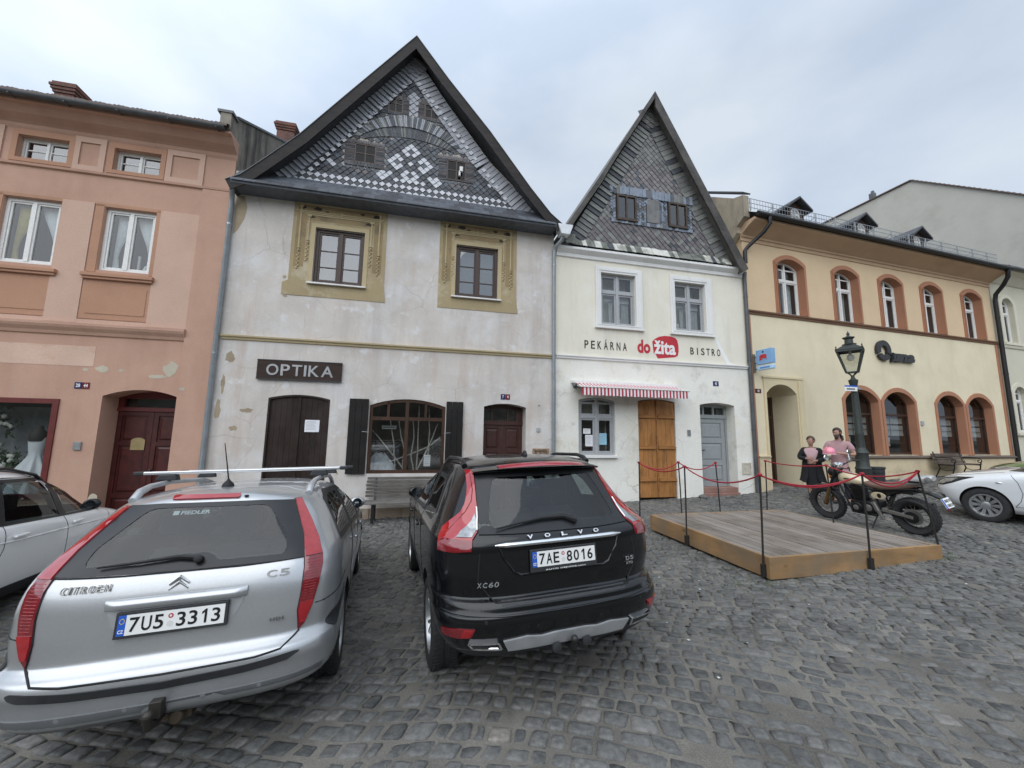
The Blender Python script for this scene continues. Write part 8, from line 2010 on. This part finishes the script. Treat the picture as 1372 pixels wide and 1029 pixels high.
def haircap(T, c, yaw, mat, low=-.02, front=.045, sc=(1.0, 1.0, 1.0), name='hair'):
    """hair over the crown, sides and back of a head, with a hairline at the front"""
    m = MB(); n, k = 30, 16; rows = []
    for i in range(k+1):
        t = math.pi*i/k-math.pi/2; r_ = []
        for j in range(n):
            a = 2*math.pi*j/n; x, y, z = math.cos(t)*math.sin(a), -math.cos(t)*math.cos(a), math.sin(t)
            px, py, pz = x*.091*sc[0], y*.108*sc[1]+.012, z*.118*sc[2]+.012
            lim = front if y < -.45 else (low if y > .1 else low+(front-low)*(.1-y)/.55)
            f = 1.0+.03*math.sin(9*a+3*t)
            if pz < lim: f *= .80
            r_.append((px*f, py*f, pz if pz > low-.05 else low-.05+(pz-low+.05)*.3))
        rows.append(r_)
    m.grid(rows, close=True); o = obj(name, m, mat, parent=T, smooth=75); o.location = c; o.rotation_euler = (0, 0, yaw); return o
def man():
    X, Y = 8.17, 9.70; T = thing('person', 'person in a pink t-shirt and dark trousers holding a pink helmet by the motorcycle', 'person', (X, Y, gz(X, Y)), R(-52))
    p = {'pel': (0, 0, .97, .155, .115), 'sp': (0, .0, 1.16, .150, .118), 'ch': (0, .0, 1.38, .170, .125), 'nk0': (0, .005, 1.555, .07), 'nk': (0, -.005, 1.60, .06)}
    e = chain('pel', 'sp', 'ch', 'nk0', 'nk'); headshape(p, e, 'nk', (0, -.035, 1.735))
    p.update({'shl': (-.185, .01, 1.475, .072), 'ell': (-.275, -.03, 1.20, .050), 'wrl': (-.19, -.29, 1.215, .030), 'shr': (.185, .01, 1.475, .072), 'elr': (.30, .0, 1.20, .050), 'wrr': (.10, -.30, 1.235, .030)})
    e += chain('ch', 'shl', 'ell', 'wrl')+chain('ch', 'shr', 'elr', 'wrr')
    hand(p, e, 'wrl', 1, (.25, -.75, .25), (-.9, .1, .3)); hand(p, e, 'wrr', -1, (-.75, -.45, .05), (.3, .2, .9))
    for s, n in ((-1, 'l'), (1, 'r')):
        p['hp'+n] = (s*.10, 0, .90, .10); p['kn'+n] = (s*.115, -.02, .50, .066); p['an'+n] = (s*.12, .03, .09, .042); p['to'+n] = (s*.14, -.13, .035, .035); e += chain('pel', 'hp'+n, 'kn'+n, 'an'+n, 'to'+n)
    skin('body', p, e, 'pel', skinm, T)
    sh = {'a0': (0, 0, .885, .180, .142), 'a': (0, 0, .94, .180, .142), 'b': (0, 0, 1.12, .176, .142), 'c': (0, 0, 1.37, .190, .145), 'd': (0, .005, 1.545, .080, .075), 'sl': (-.19, .01, 1.478, .090), 'el': (-.255, -.015, 1.28, .076), 'sr': (.19, .01, 1.478, .090), 'er': (.272, .005, 1.28, .076)}
    skin('t_shirt', sh, chain('a0', 'a', 'b', 'c', 'd')+chain('c', 'sl', 'el')+chain('c', 'sr', 'er'), 'a', simple('pink_cotton', (.38, .235, .245), .9, var=.06, scale=20), T)
    tr = {'a': (0, 0, 1.02, .165, .13), 'b': (0, 0, .93, .172, .135)}; te = chain('a', 'b')
    for s, n in ((-1, 'l'), (1, 'r')): tr['h'+n] = (s*.10, 0, .83, .118); tr['k'+n] = (s*.115, -.02, .50, .080); tr['f'+n] = (s*.12, .025, .12, .070); te += chain('b', 'h'+n, 'k'+n, 'f'+n)
    skin('trousers', tr, te, 'a', simple('navy_trousers', (.012, .014, .022), .85, var=.2), T)
    for s in (-1, 1): skin('shoe', {'a': (s*.12, .05, .06, .05), 'b': (s*.13, -.05, .05, .05), 'c': (s*.142, -.15, .04, .042)}, chain('a', 'b', 'c'), 'a', M['trim'], T)
    hy = R(-18); F = face(T, (0, -.035, 1.735), hy, T); F.rotation_euler = (R(14), 0, hy)
    haircap(T, (0, -.035, 1.740), hy, darkhair, low=-.06, front=.060)
    skin('long_hair', {'a': (0, .075, 1.74, .06, .03), 'b': (.0, .085, 1.64, .085, .035), 'c': (.02, .085, 1.53, .075, .03), 'sr': (.085, .03, 1.66, .026), 'sr2': (.10, .0, 1.54, .026)}, chain('a', 'b', 'c')+[('b', 'sr'), ('sr', 'sr2')], 'a', darkhair, T)
    bd = {'a': (0, -.105, 1.672, .052, .030), 'b': (0, -.110, 1.625, .050, .034), 'c': (0, -.105, 1.575, .034, .028), 'l': (-.062, -.055, 1.69, .024), 'r': (.062, -.055, 1.69, .024)}
    skin('beard', bd, chain('a', 'b', 'c')+[('a', 'l'), ('a', 'r')], 'a', darkhair, T)
    hp = T.matrix_basis @ Vector((-.115, -.395, 1.265)) if False else None
    c, s = math.cos(R(-52)), math.sin(R(-52)); lx, ly, lz = -.10, -.40, 1.26
    H = thing('crash_helmet', 'small pink helmet held by the person in the pink t-shirt', 'helmet', (X+lx*c-ly*s, Y+lx*s+ly*c, gz(X, Y)+lz), R(-52))
    m = MB(); m.lathe([(.0, .13), (.06, .118), (.105, .08), (.128, .02), (.130, -.03), (.124, -.055), (.112, -.055), (.115, 0), (.09, .07), (0, .11)], n=28); obj('shell', m, simple('pink_helmet', (.70, .22, .29), .3, coat=.6), parent=H, smooth=50)
    m = MB(); m.lathe([(.128, -.055), (.133, -.055), (.133, -.035), (.128, -.035)], n=28, closed=True); obj('rim', m, simple('pale_pink', (.72, .45, .47), .4), parent=H, smooth=40)
man()
def woman():
    X, Y = 7.87, 10.2; T = thing('person', 'person in a long black coat over a pink top with hands together', 'person', (X, Y, gz(X, Y)), R(-42))
    p = {'pel': (0, 0, .86, .135, .105), 'sp': (0, 0, 1.02, .115, .095), 'ch': (0, 0, 1.20, .135, .105), 'nk0': (0, .005, 1.345, .055), 'nk': (0, -.005, 1.39, .047)}
    e = chain('pel', 'sp', 'ch', 'nk0', 'nk'); headshape(p, e, 'nk', (0, -.03, 1.515))
    p.update({'shl': (-.155, .01, 1.285, .056), 'ell': (-.24, -.02, 1.06, .042), 'wrl': (-.07, -.215, 1.055, .026), 'shr': (.155, .01, 1.285, .056), 'elr': (.235, -.02, 1.05, .042), 'wrr': (.08, -.21, 1.0, .026)})
    e += chain('ch', 'shl', 'ell', 'wrl')+chain('ch', 'shr', 'elr', 'wrr')
    hand(p, e, 'wrl', 1, (.85, -.35, .1), (-.2, -.9, .3), .072); hand(p, e, 'wrr', -1, (-.8, -.3, -.2), (.2, -.9, .3), .072)
    for s, n in ((-1, 'l'), (1, 'r')):
        p['hp'+n] = (s*.085, 0, .80, .085); p['kn'+n] = (s*.085, -.02, .44, .055); p['an'+n] = (s*.085, .03, .08, .035); p['to'+n] = (s*.10, -.11, .03, .028); e += chain('pel', 'hp'+n, 'kn'+n, 'an'+n, 'to'+n)
    skin('body', p, e, 'pel', skinm, T)
    blk = simple('black_wool', (.010, .010, .012), .9, var=.3, scale=25)
    skin('pink_top', {'a': (0, -.01, .90, .135, .11), 'b': (0, -.01, 1.05, .128, .105), 'c': (0, -.012, 1.20, .142, .112), 'd': (0, -.005, 1.325, .07, .062), 'sl': (-.155, .008, 1.285, .068), 'el': (-.20, .0, 1.17, .055), 'sr': (.155, .008, 1.285, .068), 'er': (.20, .0, 1.17, .055)}, chain('a', 'b', 'c', 'd')+chain('c', 'sl', 'el')+chain('c', 'sr', 'er'), 'a', simple('pink_knit', (.50, .33, .35), .9, var=.06), T)
    # open coat: sleeves and a long flaring skirt with an open front
    cv = {'c': (0, .035, 1.20, .165, .085), 'd': (0, .045, 1.33, .085, .055), 'b': (0, .035, 1.02, .17, .09), 'a': (0, .03, .84, .18, .10), 'sl': (-.165, .01, 1.285, .092), 'el': (-.262, -.015, 1.06, .072), 'wl': (-.11, -.19, 1.055, .052), 'sr': (.165, .01, 1.285, .092), 'er': (.258, -.015, 1.05, .072), 'wr': (.12, -.185, 1.0, .052)}
    skin('coat', cv, chain('d', 'c', 'b', 'a')+chain('c', 'sl', 'el', 'wl')+chain('c', 'sr', 'er', 'wr'), 'c', blk, T)
    m = MB(); R_ = []
    for z, r, op in ((1.30, .125, .62), (1.15, .175, .60), (.98, .195, .52), (.80, .215, .40), (.60, .25, .42), (.46, .285, .50)):
        R_.append([((r+.014*math.sin(7*t))*math.sin(t), -(r*.68+.012*math.sin(7*t))*math.cos(t)+.02, z+.02*math.sin(3*t)) for t in np.linspace(op, 2*math.pi-op, 44)])
    m.grid(R_); m.grid([[(x*.96, y*.96, z) for x, y, z in r] for r in R_][::-1]); obj('coat_skirt', m, blk, parent=T, smooth=70, fix=False)
    m = MB(); R_ = []
    for z, r in ((.92, .145), (.80, .165), (.62, .165), (.44, .16), (.34, .155)): R_.append([(r*math.sin(t), r*.72*math.cos(t), z) for t in np.linspace(0, 2*math.pi, 33)])
    m.grid(R_); obj('skirt', m, blk, parent=T, smooth=70)
    for s in (-1, 1): skin('boot', {'k': (s*.085, -.01, .46, .060), 'm': (s*.085, .02, .22, .050), 'a': (s*.086, .035, .08, .044), 'b': (s*.092, -.03, .045, .040), 'c': (s*.10, -.12, .03, .030)}, chain('k', 'm', 'a', 'b', 'c'), 'k', M['trim'], T)
    F = face(T, (0, -.03, 1.515), R(-26), T)
    haircap(T, (0, -.03, 1.520), R(-26), brownhair, low=-.05, front=.058)
    m = MB(); m.ball((.03, .085, 1.50), .042, 12, 8, (1, .9, 1)); obj('hair_bun', m, brownhair, parent=T, smooth=70)
woman()
# ------------------------------------------------------------------ motorcycle on its side stand
def motorcycle():
    x, y = 7.17, 6.98; T = thing('motorcycle', 'cream and brown scrambler motorcycle with knobbly tyres leaning on its side stand', 'motorcycle', matrix=Matrix.Translation((x, y, gz(x, y)-.004)) @ Matrix.Rotation(R(17.4), 4, 'Z') @ Matrix.Rotation(R(-.6), 4, 'X') @ Matrix.Rotation(R(-9), 4, 'Y'))
    blk = simple('satin_black_metal', (.014, .014, .015), .4, .3); eng = simple('dark_engine_metal', (.03, .03, .032), .45, .7, var=.3); alu = simple('bare_alloy', (.34, .33, .31), .38, .8, var=.15); cream = simple('cream_tank_paint', (.52, .44, .29), .3, var=.04, coat=.8); brown = simple('brown_seat_leather', (.14, .085, .065), .55, var=.15, bmp=.1); gold = simple('bronze_fork', (.20, .115, .035), .35, .7); silver = simple('silver_cowl', (.42, .42, .41), .35, .4)
    WB = 1.43
    def wheel(yc, r, wd, name):
        W = bpy.data.objects.new(name, None); COL.objects.link(W); W.parent = T; W.location = (0, yc, r); W.empty_display_size = .1; h = wd/2; ri = r-.115
        m = MB(); m.lathe([(ri, -h*.55), (ri+.03, -h*.9), (r-.045, -h), (r-.018, -h*.75), (r-.006, -h*.3), (r-.006, h*.3), (r-.018, h*.75), (r-.045, h), (ri+.03, h*.9), (ri, h*.55)], axis=(1, 0, 0), n=56, cap=False)
        n = 34
        for k in range(n):
            a = 2*math.pi*k/n; rr = Vector((0, math.cos(a), math.sin(a))); t = Vector((0, -math.sin(a), math.cos(a)))
            for u, dz in ((-.62, -.014), (-.2, -.002), (.2, -.002), (.62, -.014)):
                c = rr*(r-.004+dz)+Vector((u*h, 0, 0))+t*(.5*(k % 2)*.0+(.02 if abs(u) > .5 else 0)); m.bar(c-Vector((h*.17, 0, 0)), c+Vector((h*.17, 0, 0)), .034, .016, up=rr)
        obj('tyre', m, M['tyre'], parent=W, smooth=35)
        m = MB(); m.lathe([(ri-.004, -h*.5), (ri+.008, -h*.58), (ri-.004, -h*.40), (ri-.022, 0), (ri-.004, h*.40), (ri+.008, h*.58), (ri-.004, h*.5), (ri-.014, 0)], axis=(1, 0, 0), n=48, closed=True); obj('rim', m, blk, parent=W, smooth=40)
        m = MB()
        for k in range(32):
            a = 2*math.pi*k/32; b = a+(.32 if k % 2 else -.32); s = 1 if k % 4 < 2 else -1
            m.tube([(s*.035, .045*math.cos(a), .045*math.sin(a)), (0, (ri-.012)*math.cos(b), (ri-.012)*math.sin(b))], .0026, 5)
        obj('spokes', m, alu, parent=W)
        m = MB(); m.lathe([(.02, -.075), (.045, -.06), (.045, -.035), (.03, -.02), (.03, .02), (.045, .035), (.045, .06), (.02, .075)], axis=(1, 0, 0), n=20); obj('hub', m, eng, parent=W, smooth=40)
        m = MB(); m.lathe([(.075, -.068), (.135, -.068), (.135, -.063), (.075, -.063)], axis=(1, 0, 0), n=36, closed=True)
        for k in range(6): a = k*math.pi/3; m.bar((-.065, .04*math.cos(a), .04*math.sin(a)), (-.065, .08*math.cos(a+.3), .08*math.sin(a+.3)), .014, .005)
        obj('brake_disc', m, alu, parent=W, smooth=40)
        return W
    wheel(0, .325, .175, 'wheel'); wheel(WB, .345, .125, 'wheel')
    # front fork, yokes, bars, lamp
    for s in (-1, 1):
        m = MB(); m.tube([(s*.095, WB-.02, .345), (s*.095, WB-.17, .70)], .030, 14); F = obj('fork_leg', m, gold, parent=T, smooth=50)
        m = MB(); m.tube([(s*.095, WB-.15, .66), (s*.095, WB-.34, 1.06)], .024, 12); obj('fork_tube', m, blk, parent=F, smooth=50); m = MB(); m.lathe([(.03, 0), (.036, .02), (.036, .06), (.03, .08)], (s*.095, WB-.17, .69), (0, -.4, .9), 12); obj('fork_seal', m, blk, parent=F, smooth=50)
    m = MB(); m.bar((-.12, WB-.25, .90), (.12, WB-.25, .90), .06, .035); m.bar((-.12, WB-.34, 1.06), (.12, WB-.34, 1.06), .06, .03); obj('yoke', m, blk, parent=T, bevel=.006)
    m = MB(); m.tube([(-.40, WB-.50, 1.18), (-.26, WB-.43, 1.19), (-.13, WB-.35, 1.12), (.13, WB-.35, 1.12), (.26, WB-.43, 1.19), (.40, WB-.50, 1.18)], .012, 8); m.tube([(-.18, WB-.37, 1.15), (.18, WB-.37, 1.15)], .008, 6); HB = obj('handlebar', m, blk, parent=T, smooth=60)
    for s in (-1, 1):
        m = MB(); m.lathe([(.017, 0), (.019, .01), (.019, .12), (.021, .13)], (s*.29, WB-.445, 1.188), (s*.84, -.53, -.06), 12); obj('grip', m, M['tyre'], parent=HB, smooth=40)
        m = MB(); m.tube([(s*.27, WB-.36, 1.20), (s*.40, WB-.36, 1.205)], .006, 6); m.box(s*.24-.02, s*.24+.02, WB-.44, WB-.38, 1.16, 1.215); obj('lever', m, alu, parent=HB)
        m = MB(); m.tube([(s*.25, WB-.42, 1.20), (s*.31, WB-.38, 1.33)], .006, 6); m.lathe([(.05, -.012), (.056, 0), (.05, .012)], (s*.34, WB-.38, 1.35), (0, -1, .1), 18); obj('mirror', m, M['chrome'], parent=HB, smooth=50)
        m = MB(); m.lathe([(.0, -.03), (.022, -.015), (.024, .01), (.0, .02)], (s*.17, WB-.24, .93), (0, 1, 0), 12); m.tube([(s*.09, WB-.27, .93), (s*.15, WB-.24, .93)], .007, 6); obj('indicator', m, simple('amber_lens', (.45, .15, .02), .2, coat=.6), parent=T, smooth=50)
    m = MB(); m.lathe([(.02, -.16), (.07, -.13), (.095, -.06), (.098, 0), (.092, .012)], (0, WB-.20, .99), (0, 1, -.06), 26); HL = obj('headlamp', m, blk, parent=T, smooth=50)
    m = MB(); m.lathe([(.092, 0), (.06, .016), (0, .022)], (0, WB-.187, .989), (0, 1, -.06), 26); obj('lens', m, M['clearlamp'], parent=HL, smooth=60)
    m = MB(); m.lathe([(.05, -.03), (.052, 0), (.045, .01), (0, .012)], (-.04, WB-.36, 1.17), (0, -.6, .8), 20); m.lathe([(.04, -.03), (.042, 0), (.035, .01), (0, .012)], (.065, WB-.36, 1.16), (0, -.6, .8), 20); obj('gauge', m, M['chrome'], parent=T, smooth=50)
    # mudguards
    def guard(yc, zc, r, wd, a0, a1, mat, name):
        m = MB(); R_ = []
        for a in np.linspace(R(a0), R(a1), 16): R_.append([(wd*u, yc+(r-.02*u*u*4*.5)*math.cos(a), zc+(r-.03*u*u*4*.5)*math.sin(a)) for u in (-.5, -.3, 0, .3, .5)])
        m.grid(R_); m.grid([[(p[0]*.97, p[1], p[2]-.006) for p in r_] for r_ in R_][::-1]); obj(name, m, mat, parent=T, smooth=60, fix=False)
    guard(WB, .345, .385, .13, 55, 128, blk, 'front_mudguard')
    # frame, swing arm, shock
    m = MB()
    for s in (-1, 1):
        m.tube([(s*.05, WB-.32, .98), (s*.12, .86, .84), (s*.13, .52, .74), (s*.13, .10, .80), (s*.09, -.14, .82)], .017, 8); m.tube([(s*.05, WB-.30, .90), (s*.10, .98, .50), (s*.12, .90, .27), (s*.13, .50, .26), (s*.13, .42, .42), (s*.13, .50, .74)], .017, 8); m.tube([(s*.13, .44, .58), (s*.12, .05, .80)], .013, 8)
    obj('frame', m, blk, parent=T, smooth=60)
    m = MB()
    for s in (-1, 1): m.bar((s*.11, .46, .40), (s*.115, -.03, .325), .035, .062)
    m.box(-.12, .12, .34, .42, .34, .42); obj('swing_arm', m, alu, parent=T, bevel=.008)
    m = MB(); m.tube([(-.0, .36, .42), (-.0, .22, .74)], .02, 10)
    for k in range(9): q = k/8; m.lathe([(.038, -.008), (.044, 0), (.038, .008)], (0, .35-.11*q, .45+.24*q), (0, -.4, .9), 14)
    obj('shock', m, simple('dark_spring', (.03, .026, .024), .5), parent=T, smooth=50)
    # engine
    m = MB(); m.box(-.14, .14, .46, .90, .28, .50); m.lathe([(.105, -.165), (.115, -.15), (.115, .15), (.105, .165)], (0, .60, .40), (1, 0, 0), 28); m.lathe([(.085, -.17), (.095, -.155), (.095, .155), (.085, .17)], (0, .80, .38), (1, 0, 0), 28); EN = obj('engine', m, eng, parent=T, bevel=.012, smooth=35)
    m = MB()
    for k in range(8): z = .51+k*.026; q = k*.008; m.box(-.10, .10, .66+q, .86+q, z, z+.012)
    m.box(-.075, .075, .69, .86, .50, .72); m.box(-.09, .09, .70, .91, .715, .77); obj('cylinder_fins', m, eng, parent=EN)
    m = MB(); m.lathe([(.06, 0), (.062, .012), (.045, .02)], (-.165, .60, .40), (-1, 0, 0), 22); m.lathe([(.045, 0), (.047, .012), (.03, .018)], (-.17, .80, .38), (-1, 0, 0), 22); obj('engine_cover', m, alu, parent=EN, smooth=40)
    m = MB(); m.tube([(.06, .92, .66), (.11, 1.02, .52), (.13, .98, .32), (.14, .78, .24), (.16, .50, .27), (.17, .32, .36)], .024, 12); m.tube([(.175, .34, .36), (.185, .05, .44), (.19, -.20, .50)], [.04, .052, .05], 14); obj('exhaust', m, blk, parent=T, smooth=50)
    m = MB(); m.bar((-.15, .46, .37), (-.15, .40, .22), .05, .05); m.bar((-.14, .52, .52), (-.155, .46, .36), .05, .07); obj('foot_peg_plate', m, alu, parent=T, bevel=.008)
    m = MB(); m.tube([(-.14, .50, .26), (-.205, .54, .12), (-.265, .57, -.015+.022)], .011, 8); m.box(-.30, -.24, .54, .60, -.0, .014); obj('side_stand', m, blk, parent=T)
    # tank, seat, side panel, tail
    m = MB(); R_ = []
    for yy, w_, zt, zb in ((1.10, .035, .93, .86), (1.06, .105, .985, .82), (.98, .145, 1.01, .79), (.86, .155, 1.0, .78), (.74, .135, .955, .78), (.64, .10, .90, .79), (.58, .07, .865, .80)):
        R_.append([(w_*math.copysign(abs(math.cos(t))**.75, math.cos(t)), yy, (zt+zb)/2+(zt-zb)/2*math.copysign(abs(math.sin(t))**.8, math.sin(t))) for t in np.linspace(0, 2*math.pi, 25)])
    m.grid(R_); m.add(R_[0][:-1], [list(range(24))]); m.add(R_[-1][:-1], [list(range(24))]); TK = obj('fuel_tank', m, cream, parent=T, smooth=70)
    m = MB(); m.lathe([(.045, 0), (.045, .018), (.035, .024)], (0, .90, 1.0), n=20); obj('filler_cap', m, M['chrome'], parent=TK, smooth=40); m = MB(); m.prism([(.80, .90), (.93, .905), (.93, .925), (.80, .92)], -.158, -.150, fn=lambda a, b, d: (d, a, b)); obj('tank_badge', m, blk, parent=TK)
    m = MB(); R_ = []
    for yy, w_, zt, zb in ((.70, .06, .875, .82), (.64, .10, .885, .79), (.52, .135, .865, .765), (.36, .155, .86, .755), (.20, .155, .88, .765), (.08, .145, .915, .785), (-.06, .12, .95, .82), (-.12, .09, .95, .85)):
        R_.append([(w_*math.copysign(abs(math.cos(t))**.6, math.cos(t)), yy, (zt+zb)/2+(zt-zb)/2*math.copysign(abs(math.sin(t))**.6, math.sin(t))) for t in np.linspace(0, 2*math.pi, 25)])
    m.grid(R_); m.add(R_[0][:-1], [list(range(24))]); m.add(R_[-1][:-1], [list(range(24))]); obj('seat', m, brown, parent=T, smooth=70)
    m = MB()
    for yy in (.30, .0): m.tube([(-.158, yy, .79), (-.158, yy+.0, .83)], .004, 5)
    m = MB(); R_ = []
    for yy, w_, zt, zb in ((.06, .125, .985, .90), (-.06, .135, 1.03, .87), (-.20, .125, 1.06, .90), (-.32, .095, 1.07, .95), (-.36, .06, 1.055, .98)):
        R_.append([(w_*math.copysign(abs(math.cos(t))**.7, math.cos(t)), yy, (zt+zb)/2+(zt-zb)/2*math.copysign(abs(math.sin(t))**.7, math.sin(t))) for t in np.linspace(0, 2*math.pi, 21)])
    m.grid(R_); m.add(R_[0][:-1], [list(range(20))]); m.add(R_[-1][:-1], [list(range(20))]); TC = obj('tail_cowl', m, silver, parent=T, smooth=70)
    m = MB(); m.lathe([(.046, 0), (.04, .012), (0, .018)], (-.085, -.315, 1.01), (-.8, -.6, 0), 18); obj('tail_lens', m, M['clearlamp'], parent=TC, smooth=50); m = MB(); m.box(-.142, -.13, -.22, -.06, .945, .975); obj('cowl_mark', m, blk, parent=TC)
    for s in (-1, 1):
        m = MB(); P = [(.40+.115*math.cos(t), .655+.065*math.sin(t)) for t in np.linspace(0, 2*math.pi, 28)[:-1]]; m.prism(P, s*.150, s*.168, fn=lambda a, b, d: (d, a, b)); SP = obj('side_panel', m, cream, parent=T, bevel=.006)
        m = MB(); P = [(.385+.032*math.cos(t), .655+.042*math.sin(t)) for t in np.linspace(0, 2*math.pi, 20)[:-1]]; m.prism(P, s*.168, s*.1705, fn=lambda a, b, d: (d, a, b)); obj('panel_mark', m, blk, parent=SP)
    m = MB(); m.box(-.11, .11, .12, .50, .70, .78); m.box(-.10, .10, -.08, .16, .72, .80); obj('under_seat_tray', m, blk, parent=T, bevel=.01)
    m = MB(); m.bar((0, .0, .79), (0, -.26, .76), .11, .03); m.bar((0, -.26, .76), (0, -.42, .68), .10, .03); obj('tail_arm', m, blk, parent=T, bevel=.008)
    P = bpy.data.objects.new('number_plate', None); COL.objects.link(P); P.parent = T; P.location = (0, -.46, .63); P.rotation_euler = (R(-22), 0, 0); P.empty_display_size = .1
    m = MB(); m.box(-.10, .10, -.004, .006, -.08, .08); obj('plate_face', m, M['plate_w'], parent=P, bevel=.003); m = MB(); m.box(-.099, -.068, -.006, -.003, -.078, .078); obj('blue_band', m, M['plate_b'], parent=P)
    m = MB()
    for i, (a, b) in enumerate(((-.05, -.03), (-.02, .0), (.01, .03), (.045, .055), (.07, .085))): m.box(a, b, -.006, -.003, .012, .055); m.box(a+.004, b+.004, -.006, -.003, -.06, -.017)
    obj('plate_marks', m, M['ink'], parent=P)
    m = MB(); m.lathe([(.035, 0), (.03, .015), (0, .02)], (0, -.45, .53), (0, -1, 0), 16); obj('rear_reflector', m, M['redlamp'], parent=T, smooth=50)
    m = MB(); m.tube([(-.115, .42, .40), (-.118, .0, .355)], .012, 6); m.tube([(-.115, .42, .35), (-.118, .0, .295)], .012, 6); m.lathe([(.10, 0), (.10, .012)], (-.118, 0, .325), (-1, 0, 0), 26); obj('chain', m, eng, parent=T)
motorcycle()
# every loose patch, mark or strip becomes a part of its own
for o in list(SC.objects):
    if o.type == 'MESH' and o.name.split('.')[0] in ('bare_patch', 'soot_mark', 'corner_strip', 'cornice', 'plinth', 'bumper_gap', 'sunk_field'): split(o)
